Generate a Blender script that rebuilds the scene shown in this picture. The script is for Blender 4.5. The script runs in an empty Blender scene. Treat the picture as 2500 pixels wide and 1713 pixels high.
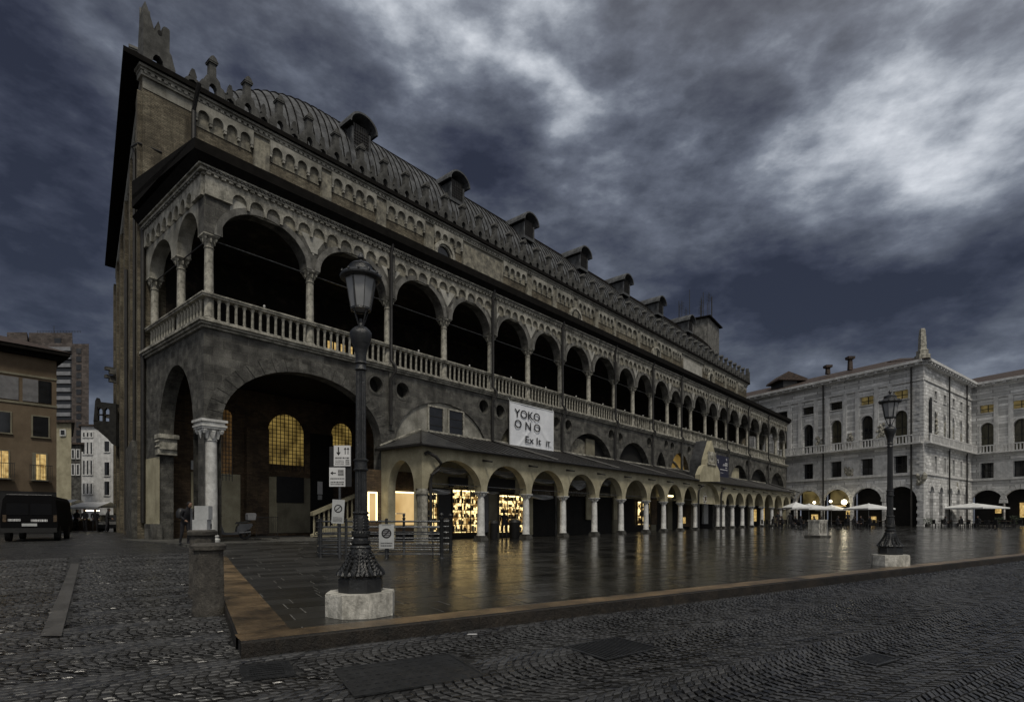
import bpy, math, random
from mathutils import Vector, Matrix
random.seed(7)
R = math.radians
PI = math.pi
scene = bpy.context.scene
COL = scene.collection

# ------------------------------------------------------------------ camera
F, CX, HY, HC = 1385.0, 1250.0, 1268.0, 1.15      # focal length, centre, horizon in photo pixels; eye height
cd = bpy.data.cameras.new("camera"); cam = bpy.data.objects.new("camera", cd); COL.objects.link(cam)
cam.location = (0, 0, HC); cam.rotation_euler = (R(90), 0, 0)
cd.sensor_width = 36; cd.lens = 36 * F / 2500
cd.shift_y = (HY - 856.5) / 2500
cd.clip_start = 0.05; cd.clip_end = 3000
scene.camera = cam

# ------------------------------------------------------------------ exposure
scene.view_settings.view_transform = 'Standard'
scene.view_settings.look = 'None'
scene.view_settings.exposure = 0.0
scene.view_settings.gamma = 1.0
scene.render.resolution_x = 1024; scene.render.resolution_y = 701

# ------------------------------------------------------------------ world: dusk sky with heavy cloud
world = bpy.data.worlds.new("World"); scene.world = world; world.use_nodes = True
wt = world.node_tree; wt.nodes.clear()
def wn(t, **kw):
    n = wt.nodes.new(t)
    for k, v in kw.items(): setattr(n, k, v)
    return n
def wl(a, b): wt.links.new(a, b)
def wm(op, a, b=None, c=None):
    n = wn('ShaderNodeMath', operation=op)
    for i, v in enumerate((a, b, c)):
        if v is None: continue
        if isinstance(v, (int, float)): n.inputs[i].default_value = v
        else: wl(v, n.inputs[i])
    return n.outputs[0]
SUN_EL, SUN_AZ = 56.0, 163.0          # sun behind the clouds, to the right of and behind the photographer
wout = wn('ShaderNodeOutputWorld'); bg = wn('ShaderNodeBackground')
tc = wn('ShaderNodeTexCoord')
sep = wn('ShaderNodeSeparateXYZ'); wl(tc.outputs['Generated'], sep.inputs[0])
az = wm('ARCTAN2', sep.outputs[0], sep.outputs[1])
el = wm('ARCSINE', sep.outputs[2])
def fbm(vec, scale, detail, rough, dist=0.0):
    n = wn('ShaderNodeTexNoise'); n.inputs['Scale'].default_value = scale
    n.inputs['Detail'].default_value = detail; n.inputs['Roughness'].default_value = rough
    n.inputs['Distortion'].default_value = dist
    wl(vec, n.inputs['Vector']); return n
cmb = wn('ShaderNodeCombineXYZ'); wl(az, cmb.inputs[0]); wl(wm('MULTIPLY', el, 1.7), cmb.inputs[1])
cmb.inputs[2].default_value = 3.7
w1 = fbm(cmb.outputs[0], 2.2, 4, 0.5)
ws = wn('ShaderNodeSeparateColor'); wl(w1.outputs['Color'], ws.inputs[0])
azw = wm('ADD', az, wm('MULTIPLY', wm('SUBTRACT', ws.outputs[0], 0.5), 0.40))
elw = wm('ADD', el, wm('MULTIPLY', wm('SUBTRACT', ws.outputs[1], 0.5), 0.30))
rot = wn('ShaderNodeMapping'); wl(cmb.outputs[0], rot.inputs[0])
rot.inputs['Rotation'].default_value = (0, 0, R(24)); rot.inputs['Scale'].default_value = (1.0, 1.25, 1)
c1 = fbm(rot.outputs[0], 2.9, 11, 0.58, 0.0)
c2 = fbm(rot.outputs[0], 9.0, 10, 0.62, 0.0)
def billow(n_, k):            # rounded cauliflower lumps
    return wm('MULTIPLY', wm('ABSOLUTE', wm('SUBTRACT', n_.outputs[0], 0.5)), k)
c3 = fbm(rot.outputs[0], 4.6, 8, 0.55, 0.0)
# cloud masses by direction: (photo x, photo y, half width, half height, tilt, gain)
def direction(px, py):
    dx = (px - CX) / F; dz = (HY - py) / F
    return math.atan2(dx, 1), math.asin(dz / math.sqrt(dx * dx + 1 + dz * dz))
def blob(px, py, wa, wb, tilt, gain):
    a0, e0 = direction(px, py)
    da = wm('SUBTRACT', azw, a0); de = wm('SUBTRACT', elw, e0)
    c, s = math.cos(R(tilt)), math.sin(R(tilt))
    u = wm('ADD', wm('MULTIPLY', da, c), wm('MULTIPLY', de, s))
    v = wm('SUBTRACT', wm('MULTIPLY', de, c), wm('MULTIPLY', da, s))
    q = wm('ADD', wm('POWER', wm('ABSOLUTE', wm('DIVIDE', u, wa)), 2), wm('POWER', wm('ABSOLUTE', wm('DIVIDE', v, wb)), 2))
    return wm('MULTIPLY', wm('EXPONENT', wm('MULTIPLY', q, -1.0)), gain)
tot = wm('MULTIPLY', wm('SUBTRACT', c1.outputs[0], 0.5), 1.20)
tot = wm('ADD', tot, wm('MULTIPLY', wm('SUBTRACT', c2.outputs[0], 0.5), 0.72))
tot = wm('ADD', tot, wm('SUBTRACT', 0.055, billow(c3, 0.9)))
BLOBS = [
 (2450, 290, .10, .05, 25, .26), (2250, 330, .12, .045, -30, .15), (2150, 190, .10, .04, 30, .12), (2400, 60, .2, .06, 0, .14), (2330, 420, .10, .035, 10, .18),
 (1270, 275, .15, .035, -32, .46), (1080, 60, .24, .06, -12, .22), (1010, 165, .08, .04, -40, .30), (1350, 20, .10, .05, -25, .30),
 (2060, 410, .10, .05, 0, .20), (1900, 90, .2, .1, 0, .10),
 (600, 60, .25, .12, 0, .06),
 (2400, 570, .28, .07, 0, -.24), (2080, 740, .30, .07, 0, -.20), (1520, 640, .30, .07, -12, -.14), (780, 240, .10, .06, 0, -.06),
 (1600, 260, .20, .07, -15, -.06), (60, 420, .16, .35, 0, -.16), (130, 650, .14, .2, 0, -.10),
 (1980, 930, .50, .06, 0, .17), (150, 1000, .25, .10, 0, .16), (2300, 200, .35, .18, 0, .08), (900, 80, .05, .03, 0, .12), (1150, 420, .12, .05, -30, -.05),
]
for b in BLOBS: tot = wm('ADD', tot, blob(*b))
tot = wm('ADD', tot, 0.315)
ramp = wn('ShaderNodeValToRGB'); wl(tot, ramp.inputs[0])
cr = ramp.color_ramp
stops = [(0.0, (.020, .022, .036)), (.14, (.037, .041, .062)), (.30, (.070, .078, .102)), (.45, (.115, .128, .163)),
         (.60, (.20, .222, .265)), (.78, (.40, .43, .48)), (1.0, (.68, .71, .76))]
cr.elements[0].position = 0; cr.elements[0].color = (*stops[0][1], 1)
cr.elements[1].position = 1; cr.elements[1].color = (*stops[-1][1], 1)
for p, c in stops[1:-1]:
    e = cr.elements.new(p); e.color = (*c, 1)
# Nishita daylight, thinned by the cloud deck
sky = wn('ShaderNodeTexSky', sky_type='NISHITA'); sky.sun_disc = False
sky.sun_elevation = R(SUN_EL); sky.sun_rotation = R(SUN_AZ)
skm = wn('ShaderNodeMixRGB', blend_type='MIX'); skm.inputs[0].default_value = 0.006
wl(ramp.outputs[0], skm.inputs[1]); wl(sky.outputs[0], skm.inputs[2])
# brighter glow added to the unseen sky behind the camera, lighting the facade
ax, ay = math.sin(R(SUN_AZ)) * math.cos(R(SUN_EL)), math.cos(R(SUN_AZ)) * math.cos(R(SUN_EL))
dot = wn('ShaderNodeVectorMath', operation='DOT_PRODUCT'); wl(tc.outputs['Generated'], dot.inputs[0])
dot.inputs[1].default_value = (ax, ay, math.sin(R(SUN_EL)))
glow = wm('POWER', wm('MAXIMUM', wm('SUBTRACT', dot.outputs['Value'], 0.05), 0.0), 1.3)
gl = wn('ShaderNodeMixRGB', blend_type='ADD'); gl.inputs[0].default_value = 1
gcol = wn('ShaderNodeCombineXYZ')
SKYGLOW = 0.56
for i, k in enumerate((1.0, .97, .90)): wl(wm('MULTIPLY', glow, SKYGLOW * k), gcol.inputs[i])
wl(skm.outputs[0], gl.inputs[1]); wl(gcol.outputs[0], gl.inputs[2])
wl(gl.outputs[0], bg.inputs['Color']); bg.inputs['Strength'].default_value = 1.0
wl(bg.outputs[0], wout.inputs['Surface'])
world.cycles.sampling_method = 'MANUAL'; world.cycles.sample_map_resolution = 1024

# ------------------------------------------------------------------ sun (seen through thick cloud)
sd = bpy.data.lights.new("sun", 'SUN'); sun = bpy.data.objects.new("sun", sd); COL.objects.link(sun)
sd.energy = 1.65; sd.angle = R(11); sd.color = (1.0, 0.93, 0.80)
sun.rotation_euler = (R(90 - SUN_EL), 0, R(180 - SUN_AZ))
# direction check: local -Z must point away from the sun position
sv = Vector((math.sin(R(SUN_AZ)) * math.cos(R(SUN_EL)), math.cos(R(SUN_AZ)) * math.cos(R(SUN_EL)), math.sin(R(SUN_EL))))
sun.rotation_euler = sv.to_track_quat('Z', 'Y').to_euler()

# ------------------------------------------------------------------ helpers
class MB:
    def __init__(s): s.v = []; s.f = []
    def add(s, vs, fs, M=None):
        o = len(s.v)
        if M is not None: vs = [M @ Vector(v) for v in vs]
        s.v += [tuple(v) for v in vs]; s.f += [tuple(i + o for i in f) for f in fs]; return s
    def box(s, x0, x1, y0, y1, z0, z1, M=None):
        vs = [(x0,y0,z0),(x1,y0,z0),(x1,y1,z0),(x0,y1,z0),(x0,y0,z1),(x1,y0,z1),(x1,y1,z1),(x0,y1,z1)]
        return s.add(vs, [(0,3,2,1),(4,5,6,7),(0,1,5,4),(1,2,6,5),(2,3,7,6),(3,0,4,7)], M)
    def quad(s, a, b, c, d): return s.add([a,b,c,d], [(0,1,2,3)])
    def lathe(s, prof, cx=0, cy=0, n=12, M=None, sq=False, ph=0.0, cap=True):
        vs = []; fs = []
        for r, z in prof:
            for k in range(n):
                a = 2 * PI * (k + ph) / n
                vs.append((cx + r * math.cos(a), cy + r * math.sin(a), z))
        m = len(prof)
        for i in range(m - 1):
            for k in range(n):
                k2 = (k + 1) % n
                fs.append((i*n+k, i*n+k2, (i+1)*n+k2, (i+1)*n+k))
        if cap:
            fs.append(tuple(reversed(range(n)))); fs.append(tuple((m-1)*n + k for k in range(n)))
        return s.add(vs, fs, M)
    def tube(s, pts, r, n=6):
        pts = [Vector(p) for p in pts]; vs = []; fs = []
        for i, p in enumerate(pts):
            d = (pts[min(i+1, len(pts)-1)] - pts[max(i-1, 0)])
            if d.length < 1e-6: d = Vector((0,0,1))
            d.normalize()
            up = Vector((0,0,1)) if abs(d.z) < .9 else Vector((1,0,0))
            a = d.cross(up).normalized(); b = d.cross(a)
            rr = r[i] if isinstance(r, (list, tuple)) else r
            for k in range(n):
                t = 2*PI*k/n; vs.append(tuple(p + a*(rr*math.cos(t)) + b*(rr*math.sin(t))))
        for i in range(len(pts)-1):
            for k in range(n):
                k2 = (k+1) % n; fs.append((i*n+k, i*n+k2, (i+1)*n+k2, (i+1)*n+k))
        fs.append(tuple(range(n))); fs.append(tuple(reversed([(len(pts)-1)*n+k for k in range(n)])))
        return s.add(vs, fs)
    def prism(s, poly, a0, a1, axis='y', M=None):
        n = len(poly); vs = []
        for a in (a0, a1):
            for (u, w) in poly:
                vs.append((u, a, w) if axis == 'y' else ((a, u, w) if axis == 'x' else (u, w, a)))
        fs = [tuple(range(n)), tuple(reversed(range(n, 2*n)))]
        for i in range(n):
            j = (i+1) % n; fs.append((i, j, n+j, n+i))
        return s.add(vs, fs, M)
    def build(s, name, mat, parent=None, smooth=False, label=None, kind=None):
        me = bpy.data.meshes.new(name); me.from_pydata(s.v, [], s.f); me.materials.append(mat)
        if smooth: me.polygons.foreach_set('use_smooth', [True]*len(me.polygons))
        me.validate(); me.update()
        import bmesh as _b
        bm = _b.new(); bm.from_mesh(me); _b.ops.recalc_face_normals(bm, faces=bm.faces); bm.to_mesh(me); bm.free()
        if smooth:
            try: me.set_sharp_from_angle(angle=R(40))
            except Exception: pass
        o = bpy.data.objects.new(name, me); COL.objects.link(o)
        if parent is not None: o.parent = parent
        if label: o['label'] = label
        if kind: o['kind'] = kind
        return o
def build_each(mb, name, mat, parent):
    """one object for every connected piece collected in mb"""
    n = len(mb.v); par = list(range(n))
    def fd(i):
        while par[i] != i: par[i] = par[par[i]]; i = par[i]
        return i
    for f in mb.f:
        for i in f[1:]: par[fd(i)] = fd(f[0])
    grp = {}
    for f in mb.f: grp.setdefault(fd(f[0]), []).append(f)
    for fs in grp.values():
        ids = sorted({i for f in fs for i in f}); mp = {i: k for k, i in enumerate(ids)}
        m = MB(); m.v = [mb.v[i] for i in ids]; m.f = [tuple(mp[i] for i in f) for f in fs]; m.build(name, mat, parent)
def tag(o, label, cat, group=None):
    o['label'] = label; o['category'] = cat
    if group: o['group'] = group
    return o
def thing(name, label, cat, loc=(0,0,0), rz=0.0, group=None):
    o = bpy.data.objects.new(name, None); COL.objects.link(o); o.location = loc; o.rotation_euler = (0,0,rz)
    o.empty_display_size = 0.3
    return tag(o, label, cat, group)
def inst(src, loc, rz=0.0, parent=None, scale=None):          # a copy of one mesh object
    c = src.copy(); COL.objects.link(c); c.location = loc; c.rotation_euler = (0,0,rz); c.parent = parent
    if scale: c.scale = scale
    return c
def copy_tree(o, loc, rz, label=None, group=None, parent=None):
    c = o.copy(); COL.objects.link(c)
    if parent is None:
        c.location = loc; c.rotation_euler = (0,0,rz)
        if label: c['label'] = label
        if group: c['group'] = group
    else: c.parent = parent
    for ch in list(o.children): copy_tree(ch, None, None, parent=c)
    return c
def arch_wall(mb, s0, s1, z0, z1, t0, t1, ops, ends=True, N=16, conv=None):
    """wall slab between t0 and t1 with openings; each opening = (sa, sb, lo(u), hi(u)) with u in -1..1"""
    cuts = {s0, s1}
    for (a, b, lo, hi) in ops:
        for k in range(N+1):
            u = -math.cos(PI*k/N); cuts.add(round((a+b)/2 + u*(b-a)/2, 5))
    cuts = sorted(c for c in cuts if s0-1e-6 <= c <= s1+1e-6)
    def P(s, t, z): return conv(s, t, z) if conv else (s, t, z)
    prev_solid = None
    for i in range(len(cuts)-1):
        a, b = cuts[i], cuts[i+1]
        if b - a < 1e-4: continue
        mid = (a+b)/2; hol = []
        for (oa, ob, lo, hi) in ops:
            if oa < mid < ob:
                f = lambda s: max(-1, min(1, (s-(oa+ob)/2)/((ob-oa)/2)))
                hol.append((lo(f(a)), hi(f(a)), lo(f(b)), hi(f(b))))
        hol.sort(key=lambda h: h[0]+h[2])
        la, lb = z0, z0; first = True
        for h in hol + [None]:
            ua, ub = (z1, z1) if h is None else (max(min(h[0], z1), z0), max(min(h[2], z1), z0))
            if ua - la > 1e-4 or ub - lb > 1e-4:
                for t in (t0, t1): mb.quad(P(a,t,la), P(b,t,lb), P(b,t,ub), P(a,t,ua))
                mb.quad(P(a,t0,la), P(b,t0,lb), P(b,t1,lb), P(a,t1,la))
                mb.quad(P(a,t0,ua), P(b,t0,ub), P(b,t1,ub), P(a,t1,ua))
            if h is not None: la, lb = max(min(h[1], z1), z0), max(min(h[3], z1), z0)
    for (oa, ob, lo, hi) in ops:                        # jambs
        for s, u in ((oa, -1), (ob, 1)):
            l, h = max(lo(u), z0), min(hi(u), z1)
            if h - l > 1e-3: mb.quad(P(s,t0,l), P(s,t1,l), P(s,t1,h), P(s,t0,h))
    if ends:
        for s in (s0, s1): mb.quad(P(s,t0,z0), P(s,t1,z0), P(s,t1,z1), P(s,t0,z1))
    return mb
def arch_op(a, b, sill, spring, rise, pointed=False):
    if pointed: hi = lambda u: spring + rise * (1-abs(u)**1.7)**.8
    else: hi = lambda u: spring + rise * math.sqrt(max(0, 1-u*u))
    return (a, b, lambda u: sill, hi)
def rect_op(a, b, lo, hi): return (a, b, lambda u: lo, lambda u: hi)
def round_op(c, z, r): return (c-r, c+r, lambda u: z - r*math.sqrt(max(0,1-u*u)), lambda u: z + r*math.sqrt(max(0,1-u*u)))

# ------------------------------------------------------------------ materials
def nodes_of(name):
    m = bpy.data.materials.new(name); m.use_nodes = True; nt = m.node_tree
    return m, nt, nt.nodes['Principled BSDF']
def mat(name, c1, c2, scale=2.0, rough=.85, bump=.3, detail=6, brick=None, mortar=None, stain=0.0, stain_col=(.02,.018,.015),
        metallic=0.0, spec=0.4, fine=0.0, bscale=1.0, c3=None, ridge=None, contrast=(.35,.65)):
    m, nt, bs = nodes_of(name); N = nt.nodes; L = nt.links.new
    tc = N.new('ShaderNodeTexCoord'); co = tc.outputs['Object']
    no = N.new('ShaderNodeTexNoise'); no.inputs['Scale'].default_value = scale; no.inputs['Detail'].default_value = detail
    no.inputs['Roughness'].default_value = .62; L(co, no.inputs['Vector'])
    rp = N.new('ShaderNodeValToRGB'); L(no.outputs[0], rp.inputs[0])
    rp.color_ramp.elements[0].position = contrast[0]; rp.color_ramp.elements[1].position = contrast[1]
    rp.color_ramp.elements[0].color = (*c1, 1); rp.color_ramp.elements[1].color = (*c2, 1)
    if c3:
        e = rp.color_ramp.elements.new((contrast[0]+contrast[1])/2); e.color = (*c3, 1)
    col = rp.outputs[0]; hgt = no.outputs[0]
    if brick:
        bw, bh, ms = brick
        sp = N.new('ShaderNodeSeparateXYZ'); L(co, sp.inputs[0])
        ad = N.new('ShaderNodeMath'); ad.operation = 'ADD'; L(sp.outputs[0], ad.inputs[0]); L(sp.outputs[1], ad.inputs[1])
        cb = N.new('ShaderNodeCombineXYZ'); L(ad.outputs[0], cb.inputs[0]); L(sp.outputs[2], cb.inputs[1])
        bt = N.new('ShaderNodeTexBrick'); L(cb.outputs[0], bt.inputs['Vector'])
        bt.inputs['Scale'].default_value = 1; bt.inputs['Brick Width'].default_value = bw; bt.inputs['Row Height'].default_value = bh
        bt.inputs['Mortar Size'].default_value = ms; bt.inputs['Mortar Smooth'].default_value = .3
        bt.inputs['Color1'].default_value = (.62,.62,.62,1); bt.inputs['Color2'].default_value = (1.25,1.25,1.25,1)
        mo = mortar if mortar else (.45,.45,.45)
        bt.inputs['Mortar'].default_value = (*mo, 1)
        mx = N.new('ShaderNodeMixRGB'); mx.blend_type = 'MULTIPLY'; mx.inputs[0].default_value = 1
        L(col, mx.inputs[1]); L(bt.outputs['Color'], mx.inputs[2]); col = mx.outputs[0]
        sm = N.new('ShaderNodeMath'); sm.operation = 'MULTIPLY_ADD'; L(bt.outputs['Fac'], sm.inputs[0])
        sm.inputs[1].default_value = -.8; L(hgt, sm.inputs[2]); hgt = sm.outputs[0]
    if ridge:        # boards, corduroy or shutter lines along an axis
        ax_, per = ridge
        wv = N.new('ShaderNodeTexWave'); wv.bands_direction = ax_; wv.inputs['Scale'].default_value = .314/per
        wv.inputs['Distortion'].default_value = .0; L(co, wv.inputs['Vector'])
        sm = N.new('ShaderNodeMath'); sm.operation = 'MULTIPLY_ADD'; L(wv.outputs['Fac'], sm.inputs[0])
        sm.inputs[1].default_value = 1.0; L(hgt, sm.inputs[2]); hgt = sm.outputs[0]
    if stain > 0:
        mp = N.new('ShaderNodeMapping'); L(co, mp.inputs[0]); mp.inputs['Scale'].default_value = (1.3, 1.3, .16)
        n2 = N.new('ShaderNodeTexNoise'); n2.inputs['Scale'].default_value = 1.6; n2.inputs['Detail'].default_value = 7
        n2.inputs['Roughness'].default_value = .7; L(mp.outputs[0], n2.inputs['Vector'])
        r2 = N.new('ShaderNodeValToRGB'); L(n2.outputs[0], r2.inputs[0])
        r2.color_ramp.elements[0].position = .48; r2.color_ramp.elements[1].position = .72
        r2.color_ramp.elements[0].color = (0,0,0,1); r2.color_ramp.elements[1].color = (stain,)*3 + (1,)
        mx = N.new('ShaderNodeMixRGB'); L(r2.outputs[0], mx.inputs[0]); L(col, mx.inputs[1])
        mx.inputs[2].default_value = (*stain_col, 1); col = mx.outputs[0]
    if fine > 0:
        n3 = N.new('ShaderNodeTexNoise'); n3.inputs['Scale'].default_value = 22*bscale; n3.inputs['Detail'].default_value = 5
        n3.inputs['Roughness'].default_value = .75; L(co, n3.inputs['Vector'])
        mr = N.new('ShaderNodeMapRange'); L(n3.outputs[0], mr.inputs[0]); mr.inputs[1].default_value = .3; mr.inputs[2].default_value = .7
        mr.inputs[3].default_value = 1-fine; mr.inputs[4].default_value = 1+fine
        mx = N.new('ShaderNodeMixRGB'); mx.blend_type = 'MULTIPLY'; mx.inputs[0].default_value = 1
        L(col, mx.inputs[1]); L(mr.outputs[0], mx.inputs[2]); col = mx.outputs[0]
        sm = N.new('ShaderNodeMath'); sm.operation = 'ADD'; L(n3.outputs[0], sm.inputs[0]); L(hgt, sm.inputs[1]); hgt = sm.outputs[0]
    L(col, bs.inputs['Base Color'])
    if bump > 0:
        bp = N.new('ShaderNodeBump'); bp.inputs['Strength'].default_value = bump; bp.inputs['Distance'].default_value = .04
        L(hgt, bp.inputs['Height']); L(bp.outputs[0], bs.inputs['Normal'])
    bs.inputs['Roughness'].default_value = rough; bs.inputs['Metallic'].default_value = metallic
    bs.inputs['Specular IOR Level'].default_value = spec
    return m
def emit(name, col, strength, tex=None):
    m, nt, bs = nodes_of(name); N = nt.nodes; L = nt.links.new
    bs.inputs['Base Color'].default_value = (.05,.04,.03,1)
    bs.inputs['Emission Color'].default_value = (*col, 1); bs.inputs['Emission Strength'].default_value = strength
    if tex:
        lo, hi, sc, kind = tex
        tc = N.new('ShaderNodeTexCoord'); mp = N.new('ShaderNodeMapping'); L(tc.outputs['Object'], mp.inputs[0])
        mp.inputs['Scale'].default_value = sc
        if kind == 'noise':
            t = N.new('ShaderNodeTexNoise'); t.inputs['Scale'].default_value = 1; t.inputs['Detail'].default_value = 5; f = t.outputs[0]
        else:
            t = N.new('ShaderNodeTexVoronoi'); t.distance = 'CHEBYCHEV'; t.inputs['Scale'].default_value = 1
            s_ = N.new('ShaderNodeSeparateColor'); L(t.outputs['Color'], s_.inputs[0]); f = s_.outputs[0]
        L(mp.outputs[0], t.inputs['Vector'])
        rp = N.new('ShaderNodeValToRGB'); L(f, rp.inputs[0])
        rp.color_ramp.elements[0].position = .3; rp.color_ramp.elements[1].position = .75
        rp.color_ramp.elements[0].color = (*lo, 1); rp.color_ramp.elements[1].color = (*hi, 1)
        L(rp.outputs[0], bs.inputs['Emission Color'])
    return m
G = lambda v, w=0.0: (v*(1+w), v, v*(1-w))
M = {}
M['stone']   = mat('dark_trachyte_stone', (.035,.034,.031), (.135,.131,.117), 1.6, .8, .8, brick=(.72,.36,.012), mortar=(1.35,1.35,1.3), fine=.45, stain=.5)
M['rubble']  = mat('rough_stone', (.034,.033,.030), (.12,.117,.105), 2.5, .85, .9, brick=(.5,.3,.012), mortar=(1.2,1.2,1.15), fine=.5, stain=.4)
M['brick']   = mat('old_brick', (.075,.064,.045), (.215,.19,.138), .8, .9, .7, brick=(.28,.085,.012), mortar=(.6,.6,.58), fine=.45, stain=.85, stain_col=(.035,.028,.018), c3=(.145,.124,.088))
M['brickred'] = mat('brown_brick', (.055,.038,.024), (.14,.095,.055), .8, .9, .5, brick=(.28,.085,.012), mortar=(.7,.7,.7), fine=.3, stain=.4)
M['plaster'] = mat('pale_old_plaster', (.13,.127,.108), (.33,.32,.28), 1.1, .85, .3, fine=.25, stain=.7, stain_col=(.07,.062,.048))
M['fresco']  = mat('worn_fresco', (.10,.095,.08), (.30,.28,.22), 2.8, .9, .4, fine=.3, stain=.8, stain_col=(.05,.042,.03))
M['frescolight'] = mat('pale_worn_fresco', (.24,.235,.21), (.42,.41,.37), 1.5, .9, .3, fine=.2, stain=.4, stain_col=(.12,.11,.09))
M['trim']    = mat('weathered_istrian_stone', (.14,.135,.112), (.46,.44,.375), 3.0, .7, .5, fine=.4, stain=.8, stain_col=(.03,.028,.024))
M['ringstone'] = mat('grey_arch_stone', (.09,.088,.08), (.20,.195,.178), 2.2, .8, .4, brick=(.3,.9,.008), mortar=(.7,.7,.7), fine=.35, stain=.5)
M['marble']  = mat('white_marble', (.38,.38,.365), (.66,.66,.64), 3.0, .55, .2, fine=.12, stain=.3, stain_col=(.2,.2,.19))
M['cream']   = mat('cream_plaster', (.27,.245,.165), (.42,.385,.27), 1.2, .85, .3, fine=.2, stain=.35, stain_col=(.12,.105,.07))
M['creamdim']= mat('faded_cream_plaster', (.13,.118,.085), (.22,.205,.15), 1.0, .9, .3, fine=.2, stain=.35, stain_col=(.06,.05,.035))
M['lead']    = mat('lead_roof_sheet', (.040,.042,.045), (.125,.13,.135), 1.5, .75, .5, fine=.4, stain=.6, spec=.25)
M['slate']   = mat('wet_grey_roof_covering', (.018,.018,.019), (.055,.056,.058), 3, .35, .5, fine=.3, ridge=('X', .45), spec=.6)
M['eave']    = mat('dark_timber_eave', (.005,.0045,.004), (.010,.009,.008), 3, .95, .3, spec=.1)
M['tile']    = mat('clay_roof_tile', (.026,.019,.015), (.075,.05,.038), 3, .7, .6, fine=.4, ridge=('X', .25))
M['iron']    = mat('black_cast_iron', (.008,.0085,.009), (.02,.021,.022), 6, .32, .35, spec=.6, fine=.3)
M['ironwet'] = mat('wet_grey_iron', (.05,.052,.055), (.11,.115,.12), 8, .22, .25, spec=.7, metallic=.5)
M['pipe']    = mat('dark_copper_pipe', (.010,.0095,.009), (.024,.022,.02), 4, .5, .2)
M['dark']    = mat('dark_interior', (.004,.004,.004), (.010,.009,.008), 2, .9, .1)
M['loggiain']= mat('shade_dark_fresco', (.012,.011,.009), (.085,.068,.048), 1.6, .95, .3, contrast=(.5,.85))  # near-black fresco colour carries the shade of the loggia interior
M['white']   = mat('white_painted_sheet', (.55,.55,.55), (.66,.66,.66), 3, .5, .1)
M['signgrey']= mat('grey_sign_panel', (.34,.35,.35), (.46,.47,.47), 4, .5, .15, fine=.1)
M['black']   = mat('black_paint', (.012,.012,.013), (.02,.02,.021), 4, .5, .1)
M['cloth']   = mat('white_canvas', (.50,.51,.52), (.66,.67,.68), 2, .8, .35)
M['umb']     = mat('white_parasol_canvas', (.55,.56,.56), (.72,.73,.73), 1.5, .8, .2)
M['concrete']= mat('pale_concrete', (.30,.29,.255), (.66,.64,.58), 5, .7, .4, fine=.35, stain=.9, stain_col=(.10,.095,.08))
M['pillar']  = mat('weathered_stone_pillar', (.028,.025,.021), (.11,.10,.085), 4, .7, .6, fine=.4, stain=.9, stain_col=(.02,.018,.015))
M['glass']   = mat('dark_window_glass', (.006,.007,.008), (.014,.015,.018), 2, .08, 0, spec=.7)
M['frost']   = mat('grey_frosted_lamp_glass', (.20,.205,.21), (.30,.305,.31), 2, .3, .0, spec=.5)
M['palace']  = mat('white_ashlar_stone', (.50,.50,.495), (.72,.72,.71), .8, .8, .9, brick=(1.5,.45,.030), mortar=(.50,.50,.50), fine=.25, stain=.45, stain_col=(.28,.28,.275))
M['palacesm']= mat('smooth_white_stone', (.44,.44,.435), (.68,.68,.67), 1.5, .8, .3, fine=.2, stain=.45, stain_col=(.24,.24,.235))
M['ochre']   = mat('ochre_plaster', (.10,.074,.048), (.155,.118,.08), .8, .9, .25, fine=.15, stain=.4, stain_col=(.10,.07,.04))
M['shutter'] = mat('grey_shutter_blind', (.12,.12,.125), (.18,.18,.19), 3, .7, .4, ridge=('Z', .06))
M['tower']   = mat('brown_concrete_cladding', (.07,.058,.052), (.11,.092,.084), .5, .9, .3, brick=(.9,.45,.02))
M['towerlt'] = mat('grey_balcony_concrete', (.16,.165,.175), (.24,.245,.26), .7, .9, .3)
M['cloth_dark']= mat('dark_clothing', (.008,.008,.010), (.02,.02,.024), 4, .9, .2)
M['skin']    = mat('skin', (.20,.12,.08), (.26,.16,.11), 4, .6, .1)
M['hair']    = mat('dark_hair', (.008,.006,.005), (.015,.012,.010), 8, .6, .2)
M['rubber']  = mat('black_rubber', (.006,.006,.006), (.012,.012,.012), 4, .7, .2)
M['vanpaint']= mat('dark_blue_black_paint', (.004,.0045,.006), (.006,.0065,.009), 1, .42, .0, spec=.35)
M['plant']   = mat('dark_green_leaves', (.010,.018,.008), (.03,.045,.02), 8, .8, .3)
M['wood']    = mat('dark_wood', (.03,.02,.012), (.06,.04,.024), 4, .7, .3)
M['lit']     = emit('warm_window_light', (1.0,.62,.20), .85, ((.28,.15,.03), (1.0,.72,.28), (3.5,3.5,3.5), 'noise'))
M['grillelit']= emit('dim_amber_light', (.8,.5,.12), .26, ((.10,.06,.012), (.95,.66,.18), (1.6,1.6,1.1), 'noise'))
M['brownlit']= emit('dim_brown_light', (.6,.3,.1), .10, ((.10,.05,.012), (.8,.42,.12), (1.6,1.6,1.1), 'noise'))
M['shop']    = emit('shop_interior_light', (1.0,.7,.25), 2.1, ((.10,.055,.015), (1.0,.74,.32), (6.5,6.5,4.6), 'vor'))
M['tube']    = emit('warm_strip_light', (1.0,.80,.42), 3.2)
M['panel']   = emit('backlit_panel', (1.0,.66,.26), .85, ((.50,.30,.10), (.95,.66,.30), (.8,.8,.6), 'noise'))
M['lamp']    = emit('white_lamp', (1.0,.88,.62), 7.0)
M['amber']   = emit('amber_vault_light', (.85,.50,.10), .30, ((.16,.09,.015), (.9,.58,.15), (.7,.7,.7), 'noise'))
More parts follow.
